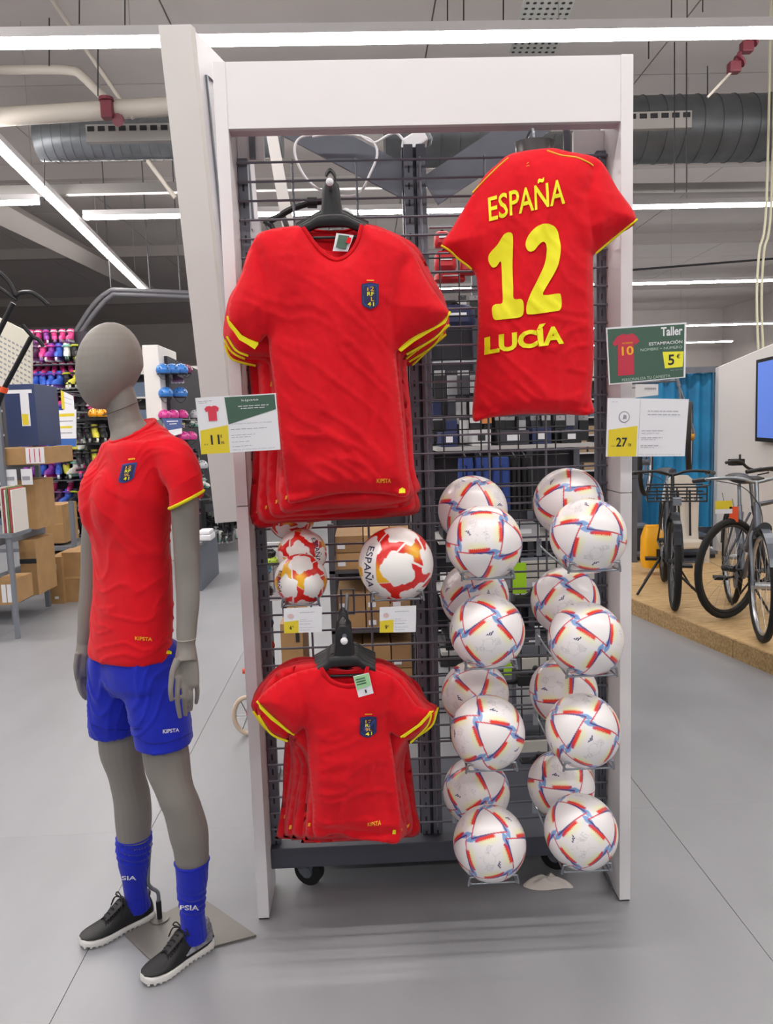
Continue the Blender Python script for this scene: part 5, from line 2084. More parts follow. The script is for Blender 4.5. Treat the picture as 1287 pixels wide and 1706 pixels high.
PAL = {'purple and pink': ('8a3aa0', 'd83a92', 'e8e4e8'), 'hot pink and white': ('e0408c', 'e8e4e8', '8a3aa0'), 'blue and violet': ('3a62c8', '7a4ab8', 'd8dce8'), 'white and mint': ('e6e6e0', '8ed8c4', '2a2a2e'),
       'black and lime': ('26262a', 'c8d03a', 'd8d8d8'), 'yellow and black': ('d8d04a', '2a2a2e', 'e8e8e0'), 'plain black': ('202024', '4a4a50', '9a9a9a'), 'dark plum': ('4a2648', '8a5a8a', 'c8c8d0')}
rowsp = [(604, 'top'), (650, 'second'), (704, 'third'), (758, 'fourth'), (798, 'fifth'), (846, 'sixth'), (890, 'lowest')]
rs = random.Random(5)
for ri, (py, rw) in enumerate(rowsp):
    z = U(100, py, YW+.1).z
    for ci in range(9):
        px = 46+13.4*ci
        if py > 820 and px < 84:
            continue
        x = U(px, py, YW+.1).x
        if ci < 5:
            nm = rs.choice(['purple and pink', 'hot pink and white', 'purple and pink', 'blue and violet', 'dark plum'] if ri not in (1, 4, 5) else ['blue and violet', 'blue and violet', 'purple and pink', 'dark plum'])
        else:
            nm = rs.choice(['white and mint', 'black and lime', 'yellow and black', 'plain black', 'hot pink and white', 'blue and violet'])
        c = PAL[nm]
        skate(*c, '%s inline skate in the %s row of the skate wall' % (nm, rw), 'inline skates on the skate wall', (x, YW+.1, z+.002), 1.35, rs.uniform(-.6, .6))
        if (ri < 3 and ci < 6) or (ri >= 3 and ci % 2):
            # second skate hanging above, two tone packs
            nm2 = 'hot pink and white' if nm != 'hot pink and white' else 'purple and pink'
            skate(*PAL[nm2], '%s inline skate stacked over the %s row of the skate wall' % (nm2, rw), 'inline skates on the skate wall', (x+.03, YW+.16, z+.16+.06*(ri == 0)), 1.05, rs.uniform(-.6, .6))
# signs there
for lab, q, yy, fields in (('white and blue notice hanging in front of the skate wall', [(94, 744), (127, 744), (127, 682), (91, 684)], 8.3, [(0, 0, 1, .22, mat('sign_blue', '3a66b0', .5)), (.1, .82, .9, .9, YSIGN), (.2, .5, .8, .56, YSIGN)]),
                           ('yellow and cream notice above the white one', [(103, 681), (124, 684), (122, 660), (101, 650)], 8.5, [(0, 0, .25, 1, YSIGN)]),
                           ('small white card below the pink skates', [(68, 738), (86, 736), (90, 722), (72, 722)], 8.4, [(.45, .3, .6, .7, INK)])):
    s = Flat('notice_sign', lab, q, yy, PAPER)
    for (u0, v0, u1, v1, mm_) in fields:
        s.poly('printed_field', mm_, [(u0, v0), (u1, v0), (u1, v1), (u0, v1)], 1)
    s.lines('small_print', GINK, [(.15, .85, .68, .03), (.2, .8, .36, .03)])
    for u in (.3, .7):
        a_ = s.P(u, .95, -.004)
        MB().bar(a_, (a_.x, YW-s.o.y, a_.z), .006, 5).build('sign_arm', STEEL, s.root)
# orange helmets on the shelf end
HG = {}


def helmet(col, lab, group, loc, r, rz=0, m2='26262a'):
    if col not in HG:
        t = thing('skate_helmet', lab, 'helmet', (0, 0, 0), group)
        sh_ = MB()
        rg_ = []
        for i in range(9):
            a = PI/2*i/8
            rg_.append((Vector((0, 0, math.sin(a)*.92)), Vector((max(.02, math.cos(a)), 0, 0)), Vector((0, max(.02, math.cos(a))*1.12, 0))))
        rg_ = [(Vector((0, .05, -.45)), Vector((.86, 0, 0)), Vector((0, .92, 0))), (Vector((0, 0, -.2)), Vector((.97, 0, 0)), Vector((0, 1.06, 0)))]+rg_
        sh_.loft(rg_, 20)
        sh_.build('shell', mat('hm_'+col, col, .25, coat=.4), t, True)
        MB().tube([Vector((.86*math.cos(2*PI*k/20), .05+.92*math.sin(2*PI*k/20), -.45)) for k in range(20)], .07, 6, True).build('rim', mat('sk_'+m2, m2, .5), t, True)
        v_ = MB()
        for (x, z) in ((-.35, .6), (0, .68), (.35, .6), (-.5, .2), (.5, .2)):
            y = -1.12*math.sqrt(max(0, 1-x*x-(z/.92)**2))
            v_.disc((x, y, z), (x, y, z), .09, .05, 8)
        v_.build('vent_holes', mat('sk_'+m2, m2, .5), t, kind='stuff')
        MB().tube(catmull([(-.8, -.1, -.4), (-.4, -.2, -1.0), (0, -.25, -1.2), (.4, -.2, -1.0), (.8, -.1, -.4)], 3), .035, 5).build('chin_strap', mat('sk_'+m2, m2, .5), t, True)
        HG[col] = t
        o = t
    else:
        o = copy_tree(HG[col])
    o.location = loc
    o.scale = (r,)*3
    o.rotation_euler = (0, 0, rz)
    relabel(o, lab)
    o['group'] = group
    return o


for k, px in enumerate((158, 169)):
    helmet('f0a018', 'orange helmet %s on the shelf behind the mannequin neck' % ('half hidden' if k else 'in the open'), 'orange helmets', U(px, 690, 8.8), .075, .2)
sh2 = wt('shelf_unit', 'dark shelf unit with black goods behind the mannequin shoulder', 'shelf unit')
for py in (698, 738, 780):
    z = U(150, py, 8.9).z
    MB().box((U(126, py, 8.7).x, 8.7, z-.02), (U(190, py, 8.7).x, 9.1, z)).build('shelf', BLK, sh2)
MB().box((U(126, 780, 8.7).x, 9.1, .05), (U(190, 780, 8.7).x, 9.14, U(150, 680, 8.9).z)).build('back_panel', BLK, sh2)
for py in (738, 780):
    z = U(150, py, 8.8).z
    for k in range(4):
        nm = ('plain black', 'plain black', 'yellow and black', 'plain black')[k]
        skate(*PAL[nm], '%s inline skate on the dark shelf unit' % nm, 'skates on the dark shelf unit', (U(134+13*k, py, 8.8).x, 8.8, z+.002), 1.25, .5)

# end unit with helmets, between mannequin and leaning panel
hu = wt('helmet_gondola', 'gondola with a white end panel hung with blue and pink helmets', 'gondola')
YH = 9.3
a, b = U(236, 575, YH), U(263, 575, YH)
MB().box((a.x, YH, .0), (b.x, YH+.9, a.z)).build('end_panel', PANELW, hu, bevel=.01)
MB().box((a.x, YH-.02, .0), (b.x, YH-.001, U(250, 700, YH).z)).build('end_plinth', mat('plinth_grey', '6e7478', .5), hu)
MB().prism([(b.x, YH+.25, 0), (b.x+.04, YH+.25, 0), (U(352, 700, 12).x-.15, 12.5, 0), (U(352, 700, 12).x-.2, 12.5, 0)], (0, 0, U(263, 590, YH).z)).build('side_wall', mat('rack_dark', '38363e', .7), hu)
px_rows = [(617, [(272, 'b'), (286, 'b'), (301, 'b'), (310, 'p')]), (656, [(276, 'b'), (300, 'b')]), (692, [(274, 'k'), (288, 'k'), (303, 'k'), (326, 'w')]), (728, [(306, 'k'), (318, 'k')]), (776, [(336, 'w')])]
HC = {'b': ('3a7fd0', 'blue'), 'p': ('8a3a60', 'dull plum'), 'k': ('e0409c', 'hot pink'), 'w': ('c8ccd0', 'pale grey')}
for py, its in px_rows:
    for k, (px, c) in enumerate(its):
        y = YH-.1+(px-265)*.012
        helmet(HC[c][0], '%s helmet in %s of the gondola' % (HC[c][1], {617: 'the top row', 656: 'the second row', 692: 'the third row', 728: 'the notice row', 776: 'the lowest row'}[py])+(', %s from the white panel' % ('first', 'second', 'third', 'fourth')[k] if len(its) > 1 else ''), 'helmets on the gondola', U(px, py, y), 12.2*S(y)*(1.0 if c == 'b' else .85), .3)
for k in range(46):
    px = rs.uniform(268, 345)
    py = rs.choice([640, 676, 712, 748, 765, 790, 812, 835, 858])+rs.uniform(-4, 4)
    if px > 300+(py-600)*.22 or px < 262+(py-600)*.12:
        continue
    y = YH+(px-265)*.012
    nm = rs.choice(['plain black', 'plain black', 'dark plum', 'black and lime', 'white and mint'])
    skate(*PAL[nm], '%s skate hanging low between the helmets' % nm, 'skates between the helmets', U(px, py, y), .9, rs.uniform(0, 3))
s = Flat('notice_sign', 'blue and white notice below the pink helmets', [(283, 728), (303, 722), (303, 697), (269, 697)], 8.6, PAPER)
s.poly('blue_field', mat('sign_navy', '4a5a90', .5), [(0, .35), (1, .35), (1, 1), (0, 1)], 1)
s.lines('small_print', PAPER, [(.2, .8, .8, .06), (.3, .7, .65, .05)])
a_ = s.P(.5, .95, -.004)
MB().bar(a_, (a_.x+.05, YH+.3-s.o.y, a_.z), .006, 5).build('sign_arm', STEEL, s.root)
# far tangle of black skates down the aisle
for k in range(46):
    px = rs.uniform(338, 408)
    py = rs.uniform(868, 912)-(px-338)*.12
    y = 9.6+(915-py)*.03
    nm = rs.choice(['plain black', 'plain black', 'plain black', 'white and mint'])
    p = U(px, py, y)
    skate(*PAL[nm], '%s inline skate in the tangle on the low rack down the aisle' % nm, 'black skates on the low rack down the aisle', p, .85, rs.uniform(0, 6))
lr = wt('low_rack', 'low dark rack down the aisle piled with black skates', 'rack')
p, q = U(338, 905, 10.0), U(392, 905, 10.0)
MB().box((p.x, 10.0, .62), (q.x+.1, 11.4, .66)).build('shelf', BLK, lr)
MB().box((p.x, 10.0, 0), (p.x+.05, 10.05, .62)).build('leg', BLK, lr)
MB().box((p.x, 11.35, 0), (p.x+.05, 11.4, .62)).build('leg', BLK, lr)
bn = wt('plinth_bench', 'grey slab plinth with a white box at the aisle edge', 'plinth')
f0_, f1_ = F(327, 985), F(358, 963)
z = U(340, 908, f0_.y).z
MB().box((f0_.x, f0_.y, 0), (f1_.x, f0_.y+.9, z)).build('body', mat('plinth_dark', '5c626e', .5), bn, bevel=.006)
MB().box((f0_.x-.02, f0_.y-.02, z), (f1_.x+.02, f0_.y+.92, z+.03)).build('top', mat('plinth_grey', '6e7478', .5), bn, bevel=.004)
wb = wt('folded_towel', 'small white folded cloth on the grey plinth beside the mannequin forearm', 'cloth')
MB().box((f0_.x+.02, f0_.y+.05, z+.031), (f0_.x+.16, f0_.y+.3, z+.09)).build('body', PAPER, wb, bevel=.015)
MB().box((f0_.x+.03, f0_.y+.07, z+.091), (f0_.x+.15, f0_.y+.28, z+.13)).build('upper_fold', PAPER, wb, bevel=.015)
# wooden wheel and orange knob behind the left upright
t = wt('balance_bike', 'pale wheel and orange grip peeping out behind the left upright', 'toy bike')
YK = F(405, 1226).y
c = U(412, 1180, YK)
c.z = .108
MB().tube([c+Vector((math.cos(2*PI*k/32)*.07, .0, math.sin(2*PI*k/32)*.095)) for k in range(32)], .012, 8, True).build('tyre', mat('tyre_cream', 'd2bfa8', .7), t, True)
for k in range(6):
    MB().bar(c, c+Vector((math.cos(PI*k/3)*.065, 0, math.sin(PI*k/3)*.09)), .003, 5).build('spoke', CHROME, t)
MB().bar(c, c+Vector((.02, .02, .2)), .008, 8).build('fork', RED, t, True)
g_ = U(404, 1118, YK)
MB().bar(g_+Vector((-.0, 0, 0)), g_+Vector((.03, 0, 0)), .014, 10).build('grip', mat('orange_plastic', 'e8562a', .4), t, True)
MB().tube([g_+Vector((.02, 0, 0)), c+Vector((.02, .02, .2))], .006, 6).build('handlebar', CHROME, t, True)
# far shop fittings closing the hall
FAR = mat('far_white', 'c9c5c2', .5)
FARD = mat('far_dark', '4e4c50', .6)
rs2 = random.Random(9)
for (x0, x1, y, h, lab) in ((-13, -5.2, 11.5, 2.3, 'long dark gondola closing the view beyond the storage rack'), (-1.7, 1.2, 17, 2.2, 'far gondola seen through the wire mesh down the aisle'), (1.6, 5.4, 15.5, 2.3, 'far gondola seen between the footballs'), (-6, -2.6, 14.5, 2.6, 'far gondola ending behind the helmets')):
    t = wt('shop_gondola', lab, 'gondola')
    MB().box((x0, y, 0), (x1, y+.6, h)).build('back_panel', FARD, t)
    MB().box((x0, y-.5, 0), (x1, y, .18)).build('plinth', FARD, t)
    MB().box((x0-.03, y-.5, h), (x1+.03, y+.6, h+.12)).build('header', FAR, t)
    for k in range(1, 6):
        MB().box((x0, y-.4, .18+k*(h-.2)/6), (x1, y, .21+k*(h-.2)/6)).build('shelf', FAR, t)
    m1 = MB()
    m2 = MB()
    m3 = MB()
    for k in range(6):
        x = x0+.05
        while x < x1-.2:
            w_ = rs2.uniform(.12, .3)
            hh = rs2.uniform(.1, .26)
            z = .21+k*(h-.2)/6+.005
            rs2.choice([m1, m2, m3]).box((x, y-.35, z), (min(x+w_, x1), y-.05, z+hh))
            x += w_+.04
    m1.build('goods_dark', mat('goods_dark', '34343c', .6), t, kind='stuff')
    m2.build('goods_tan', mat('goods_tan', '9c8468', .7), t, kind='stuff')
    m3.build('goods_blue', mat('goods_blue', '5a6a80', .6), t, kind='stuff')

# ================================================================== RIGHT SIDE: BIKE STAGE
OSB = mat('stage_wood', 'c9ab7c', .6, var=.22, vscale=14, col2='b08e5e', stretch=(1, 5, 1), bump=.1, bscale=60)
OSBF = mat('stage_fascia', 'b3966a', .65, var=.3, vscale=60, col2='8f7148')
ZP = .12
T0, T1 = F(1040, 994, ZP), F(1300, 1097, ZP)
dv = (T1-T0).normalized()
A0 = T0-dv*1.6
A1 = T1+dv*2.5
pf = wt('bike_stage', 'pale wooden stage with a chipboard edge carrying the bikes', 'stage', None)
back = Vector((6.0, 2.5, 0))
nrm = Vector((dv.y, -dv.x, 0)).normalized()
if nrm.y > 0:
    nrm = -nrm
inn = -nrm
nb_ = 6
for i in range(nb_):
    a = A0+(A1-A0)*(i/nb_)
    b = A0+(A1-A0)*((i+.995)/nb_)
    a, b = Vector((a.x, a.y, 0)), Vector((b.x, b.y, 0))
    MB().prism([a, b, b+inn*.018, a+inn*.018], (0, 0, ZP)).build('fascia_board', OSBF, pf)
L_ = (A1-A0).length
for i in range(14):
    for j in range(5):
        a = Vector((A0.x, A0.y, 0))+dv*(L_*i/14)+inn*(.02+.9*j)
        p = [a, a+dv*(L_/14-.004), a+dv*(L_/14-.004)+inn*.896, a+inn*.896]
        MB().prism([q+Vector((0, 0, ZP-.018)) for q in p], (0, 0, .018)).build('deck_board', OSB, pf)
MB().prism([Vector((A0.x, A0.y, .0))+inn*.03, Vector((A1.x, A1.y, 0))+inn*.03, Vector((A1.x, A1.y, 0))+inn*4.4, Vector((A0.x, A0.y, 0))+inn*4.4], (0, 0, ZP-.02)).build('underframe', FARD, pf)
# white wall with screen
WALLW = mat('stage_wall_white', 'd9d5d3', .5, var=.02, vscale=2)
YBW = 8.0
w0 = U(1194, 800, YBW)
w1 = U(1330, 800, 7.1)
zt0, zt1 = U(1190, 612, YBW).z, U(1287, 577, 7.4).z
t = wt('partition_wall', 'white partition wall carrying the screen above the bikes', 'partition', None, 'structure')
MB().prism([(w0.x, w0.y, ZP), (w1.x, w1.y, ZP), (w1.x, w1.y, zt1+.1), (w0.x, w0.y, zt0)], (.02, .12, 0)).build('panel', WALLW, t)
MB().prism([(w1.x, w1.y, ZP), (w1.x+3, w1.y-2, ZP), (w1.x+3, w1.y-2, zt1+.5), (w1.x, w1.y, zt1+.1)], (.02, .12, 0)).build('panel', WALLW, t)
SCR = mat('screen_glow', '5a78c8', .3, emit=.55)
s = Flat('wall_screen', 'wall screen glowing plain blue on the white partition', [(1257, 735), (1330, 741), (1330, 583), (1259, 600)], [7.45, 7.0, 7.0, 7.45], BLK, thick=.05, cat='screen')
s.poly('display', SCR, [(.05, .05), (.97, .05), (.97, .96), (.05, .96)], 2)
sc_ = s
s.poly('display_figure', mat('screen_dark', '2e4a98', .3, emit=.3), [(.85, .3), (.97, .25), (.97, .7), (.9, .62)], 3)
# blue curtain wall and dark posts
BCU = mat('curtain_blue', '1f86b8', .6, var=.25, vscale=3, col2='166a98')
t = wt('blue_curtain', 'turquoise blue curtain panel in a grey frame behind the wheel', 'curtain')
n = 34
x0_, x1_ = U(1062, 700, 8.3), U(1190, 700, 8.3)
zb_, zt_ = U(1100, 880, 8.3).z, U(1150, 622, 8.3).z
V = []
for i in range(n+1):
    x = x0_.x+(x1_.x-x0_.x)*i/n
    y = 8.3+.03*math.sin(i*1.15)+.015*math.sin(i*.37)
    V += [(x, y, zb_), (x, y, zt_)]
mesh('cloth', V, [(2*i, 2*i+2, 2*i+3, 2*i+1) for i in range(n)], BCU, t, True)
for px in (1062, 1191):
    p = U(px, 700, 8.25)
    MB().box((p.x-.02, 8.2, ZP), (p.x+.03, 8.25, zt_+.06)).build('frame_post', STEEL, t)
MB().box((x0_.x-.02, 8.2, zt_), (x1_.x+.03, 8.25, zt_+.06)).build('frame_rail', STEEL, t)
MB().box((x0_.x, 8.26, ZP), (x1_.x, 8.3, zb_)).build('lower_board', mat('board_dark', '3c3e48', .6), t)

TYRE = mat('tyre_black', '161616', .8)
RIMS = mat('rim_alloy', 'b4b6ba', .3, .8)
SPK = mat('spoke_steel', 'a8aaae', .3, .8)


def wheel(parent, c, r, name='wheel', rim=RIMS, tyre=TYRE, tw=.022, axis=(0, 1, 0)):
    g = thing(name, None, None, (0, 0, 0))
    g.parent = parent
    c = Vector(c)
    n = 36
    P = [c+Vector((math.cos(2*PI*k/n)*r, 0, math.sin(2*PI*k/n)*r)) for k in range(n)]
    MB().tube(P, tw, 8, True).build('tyre', tyre, g, True)
    P = [c+Vector((math.cos(2*PI*k/n)*(r-.03), 0, math.sin(2*PI*k/n)*(r-.03))) for k in range(n)]
    MB().tube(P, .012, 6, True).build('rim', rim, g, True)
    MB().disc(c, (0, 1, 0), .022, .09, 12).build('hub', rim, g, True)
    m = MB()
    for k in range(18):
        a = 2*PI*k/18
        m.bar(c+Vector((math.cos(a+.5)*.02, .02*(-1)**k, math.sin(a+.5)*.02)), c+Vector((math.cos(a)*(r-.03), 0, math.sin(a)*(r-.03))), .0014, 3)
    m.build('spokes', SPK, g, kind='stuff')
    return g


def bike(label, loc, rz, col, r=.34, bar_col=None, rimm=RIMS, step=True, steer=0.0, fend=True, rimcol=None, saddle=True, barw=.3, tw=.022):
    """bicycle along +x (front), origin under the front wheel"""
    t = thing('bicycle', label, 'bicycle', loc, None, rz)
    fm = mat('bike_'+col, col, .3, .3, coat=.3)
    hm_ = bar_col or BLK
    wb = 1.06
    F0, R0_ = Vector((0, 0, r+tw)), Vector((-wb, 0, r+tw))
    wheel(t, F0, r, 'front_wheel', rimm, tw=tw)
    wheel(t, R0_, r, 'rear_wheel', rimm, tw=tw)
    head0, head1 = Vector((-.15, 0, .62+.06)), Vector((-.21, 0, .86))
    bb = Vector((-.62, 0, .29))
    seat0 = Vector((-.80, 0, .78))
    fr = MB()
    fr.tube([head0, bb], .019, 10)
    fr.tube([head1-Vector((0, 0, .05)), seat0] if not step else [head1-Vector((0, 0, .08)), Vector((-.5, 0, .5)), Vector((-.74, 0, .5))], .017, 10)
    fr.tube([bb, seat0], .017, 10)
    fr.tube([head0, head1], .022, 10)
    for s in (-1, 1):
        fr.tube([bb+Vector((0, s*.03, 0)), R0_+Vector((0, s*.055, 0))], .009, 8)
        fr.tube([seat0+Vector((0, s*.02, -.05)), R0_+Vector((0, s*.055, 0))], .008, 8)
    fr.build('frame', fm, t, True)
    fk = MB()
    for s in (-1, 1):
        fk.tube(catmull([head0+Vector((.0, s*.03, -.0)), head0+Vector((.03, s*.05, -.06)), F0+Vector((-.03, s*.055, .1)), F0+Vector((0, s*.055, 0))], 4), .011, 8)
    fk.bar(head0+Vector((0, -.05, -.03)), head0+Vector((0, .05, -.03)), .018, 8)
    fk.build('fork', fm, t, True)
    sp_ = MB().bar(seat0, seat0+Vector((-.035, 0, .17)), .013, 8)
    sp_.build('seat_post', CHROME, t, True)
    if saddle:
        c = seat0+Vector((-.04, 0, .19))
        MB().loft([(c+Vector((.15, 0, -.005)), Vector((0, .012, 0)), Vector((0, 0, .012))), (c+Vector((.08, 0, 0)), Vector((0, .024, 0)), Vector((0, 0, .022))), (c+Vector((-.02, 0, 0)), Vector((0, .05, 0)), Vector((0, 0, .028))), (c+Vector((-.09, 0, .005)), Vector((0, .085, 0)), Vector((0, 0, .032))), (c+Vector((-.13, 0, .005)), Vector((0, .07, 0)), Vector((0, 0, .022)))], 14).build('saddle', BLK, t, True)
    MB().bar(head1, head1+Vector((-.03, 0, .13)), .014, 8).build('stem', CHROME if bar_col else BLK, t, True)
    h0 = head1+Vector((-.03, 0, .13))
    MB().tube(catmull([h0+Vector((-.16, -barw, -.0)), h0+Vector((-.06, -barw*.82, .02)), h0+Vector((.03, -barw*.35, .03)), h0, h0+Vector((.03, barw*.35, .03)), h0+Vector((-.06, barw*.82, .02)), h0+Vector((-.16, barw, 0))], 5), .011, 8).build('handlebar', hm_, t, True)
    for s in (-1, 1):
        MB().bar(h0+Vector((-.08, s*barw*.87, .015)), h0+Vector((-.19, s*barw*1.05, -.002)), .016, 8).build('grip', BLK, t, True)
        MB().tube([h0+Vector((-.04, s*barw*.8, .01)), h0+Vector((-.0, s*barw*.84, -.015)), h0+Vector((-.08, s*barw*.98, -.03))], .006, 6).build('brake_lever', BLK, t, True)
    MB().tube(catmull([h0+Vector((-.02, -barw*.7, .01)), h0+Vector((.1, -barw*.3, -.02)), h0+Vector((.1, 0, -.14)), head0+Vector((.03, .02, .05))], 4), .003, 5).build('cable', BLK, t, True)
    MB().disc(bb+Vector((0, -.05, 0)), (0, 1, 0), .085, .006, 24).build('chainring', STEEL, t)
    for s in (-1, 1):
        cr_ = MB().bar(bb+Vector((0, s*.06, 0)), bb+Vector((s*.16, s*.075, -.04)), .009, 8).build('crank', BLK, t, True)
        MB().box(bb+Vector((s*.16-.045, s*.08, -.05)), bb+Vector((s*.16+.045, s*.08+s*.09, -.03))).build('pedal', BLK, cr_)
    if fend:
        for c_, a0, a1 in ((F0, .5, 2.6), (R0_, .2, 3.0)):
            P = [c_+Vector((math.cos(a0+(a1-a0)*k/14)*(r+.035), 0, math.sin(a0+(a1-a0)*k/14)*(r+.035))) for k in range(15)]
            m = MB()
            for k in range(14):
                a, b = P[k], P[k+1]
                m.add([a+Vector((0, -.027, 0)), a+Vector((0, .027, 0)), b+Vector((0, .027, 0)), b+Vector((0, -.027, 0))], [(0, 1, 2, 3)])
            m.build('mudguard', fm, t, True)
    MB().bar(bb+Vector((-.05, .05, -.02)), bb+Vector((-.12, .2, -bb.z+.01)), .008, 6).build('kickstand', BLK, t)
    return t


def at_stage(px, py):
    p = F(px, py, ZP+.001)
    return p


# bike 1: straight towards the viewer with basket, pannier and child seat
p = at_stage(1122, 1016)
vdir = math.atan2(-p.y, -p.x)
b1 = bike('black city bike facing out with a front basket and yellow pannier', p, vdir+.08, '2a2e36', .335, None, mat('rim_black', '222226', .4), True, tw=.026)
bs = thing('basket', None, None)
bs.parent = b1
m = MB()
x0b, x1b, yb_, z0b, z1b = -.09, .16, .2, .83, .93
for z in (z0b, (z0b+z1b)/2, z1b):
    m.tube([(x0b, -yb_, z), (x1b, -yb_, z), (x1b, yb_, z), (x0b, yb_, z)], .0065, 6, True)
m.build('rails', BLK, bs)
m = MB()
for i in range(7):
    y = -yb_+2*yb_*i/6
    m.bar((x1b, y, z0b), (x1b, y, z1b), .005, 5)
    m.bar((x0b, y, z0b), (x1b, y, z0b), .004, 5)
m.build('bars', BLK, bs)
MB().box((.16, -.03, .80), (.19, .03, .86)).build('lamp', CHROME, b1, bevel=.006)
cs = wt('child_seat', 'cream child seat rising behind the black city bike', 'child seat')
c = U(1138, 850, 7.5)
CR = mat('seat_cream', 'd2cabe', .5)
MB().loft([(c+Vector((0, 0, -.33)), Vector((.15, 0, 0)), Vector((0, .08, 0))), (c+Vector((0, .05, -.2)), Vector((.17, 0, 0)), Vector((0, .05, 0))), (c+Vector((0, .08, .1)), Vector((.19, 0, 0)), Vector((0, .05, 0))), (c+Vector((0, .1, .28)), Vector((.15, 0, 0)), Vector((0, .05, 0))), (c+Vector((0, .1, .34)), Vector((.08, 0, 0)), Vector((0, .04, 0)))], 20, 2.6).build('shell', CR, cs, True)
MB().box(c+Vector((-.14, -.2, -.36)), c+Vector((.14, .02, -.28))).build('seat', CR, cs, bevel=.02)
for s_ in (-1, 1):
    MB().box(c+Vector((s_*.17-.03, -.16, -.72)), c+Vector((s_*.17+.03, -.04, -.3))).build('leg_guard', CR, cs, bevel=.015)
    MB().bar(c+Vector((s_*.06, -.0, .2)), c+Vector((s_*.05, -.05, -.25)), .012, 6).build('harness', BLK, cs)
stn = MB().bar(c+Vector((0, .05, -.3)), (c.x, c.y+.05, ZP+.002), .03, 10).build('stand_post', STEEL, cs, True)
MB().box((c.x-.2, c.y-.15, ZP+.001), (c.x+.2, c.y+.25, ZP+.02)).build('stand_foot', STEEL, cs)
# yellow pannier
pn_ = wt('pannier_bag', 'yellow waterproof pannier with black buckles hanging by the city bike', 'bag')
YW_ = mat('pannier_yellow', 'f0ae12', .45)
c = U(1087, 912, 6.9)
MB().loft([(c+Vector((.01, 0, -.18)), Vector((.1, 0, 0)), Vector((0, .08, 0))), (c+Vector((0, 0, -.1)), Vector((.105, 0, 0)), Vector((0, .09, 0))), (c+Vector((0, 0, .1)), Vector((.10, 0, 0)), Vector((0, .08, 0))), (c+Vector((.01, 0, .19)), Vector((.085, 0, 0)), Vector((0, .05, 0)))], 20, 4).build('bag', YW_, pn_, True)
MB().tube([c+Vector((-.07, 0, .19)), c+Vector((.09, 0, .19))], .022, 10).build('rolled_top', YW_, pn_, True)
MB().box(c+Vector((.0, -.10, -.1)), c+Vector((.09, -.085, .0))).build('buckle', BLK, pn_, bevel=.006)
MB().box(c+Vector((.03, -.10, -.12)), c+Vector((.06, -.085, .05))).build('strap', BLK, pn_)
MB().bar(c+Vector((.06, .02, -.05)), (c.x+.12, c.y+.15, c.z-.05), .01, 6).build('carrier_hook', BLK, pn_)
# display stands of bikes (tripods)
for lab, px, py, yy in (('small black wheel stand under the black city bike', 1128, 1000, 0),):
    q = at_stage(px, py)
    t = wt('wheel_stand', lab, 'bike stand')
    for a in (-.95, .95):
        MB().bar((q.x, q.y+.35, ZP+.28), (q.x+a*.26, q.y+.2, ZP+.012), .011, 6).build('leg', BLK, t)
    MB().bar((q.x, q.y+.35, ZP+.28), (q.x, q.y+.7, ZP+.012), .011, 6).build('leg', BLK, t)
# bike 2: quarter turned, seen from behind
p = at_stage(1212, 1030)
vd = math.atan2(-p.y, -p.x)
b2 = bike('dark grey bike turned away with a yellow tag on the saddle', (0, 0, 0), vd+PI-.62, '3c4048', .335, None, mat('rim_black', '222226', .4), False, fend=False)
off = Matrix.Rotation(vd+PI-.62, 3, 'Z') @ Vector((-1.06, 0, 0))
b2.location = Vector((p.x, p.y, ZP+.002))-off
for lab, px, py, w_, h_, mm_ in (('yellow and white price tag under the bike saddle', 1205, 845, .06, .045, YSIGN), ('orange swing tag beside the saddle tag', 1222, 857, .032, .055, mat('orange_plastic', 'e8562a', .4))):
    q = U(px, py, p.y+.0)
    t = wt('price_tag', lab, 'tag')
    MB().box((q.x-w_, q.y, q.z-h_), (q.x+w_, q.y+.003, q.z+h_)).build('card', mm_, t)
    if w_ > .05:
        MB().box((q.x-w_, q.y-.002, q.z-h_), (q.x+w_, q.y-.001, q.z-h_*.3)).build('white_field', PAPER, t)
    MB().bar((q.x, q.y+.002, q.z+h_), (q.x+.01, q.y+.05, q.z+h_+.05), .002, 4).build('string', BLK, t)
# bike 3 at the picture edge
p = at_stage(1267, 1068)
vd = math.atan2(-p.y, -p.x)
b3 = bike('silver bike with swept bars cut off by the picture edge', p, vd+.2, '6c727c', .335, CHROME, RIMS, True, barw=.34)
MB().disc((.02, 0, .72), (1, 0, .2), .04, .05, 14).build('headlamp', BLK, b3, True)
# wall mounted bar
t = wt('wall_handlebar', 'black bare handlebar mounted on the white wall under the screen', 'handlebar')
MB().tube(catmull([U(x, y, 6.9) for x, y in ((1208, 771), (1222, 768), (1234, 770), (1246, 780), (1262, 784), (1280, 782), (1310, 786))], 5), .014, 8).build('bar', BLK, t, True)
MB().box(U(1218, 776, 6.92), U(1234, 764, 6.99)).build('clamp', BLK, t)
MB().bar(U(1232, 770, 6.9), U(1232, 757, 6.9), .010, 6).build('stub', BLK, t)
MB().bar(U(1270, 783, 6.9), U(1270, 783, 7.5), .012, 6).build('wall_bracket', BLK, t)
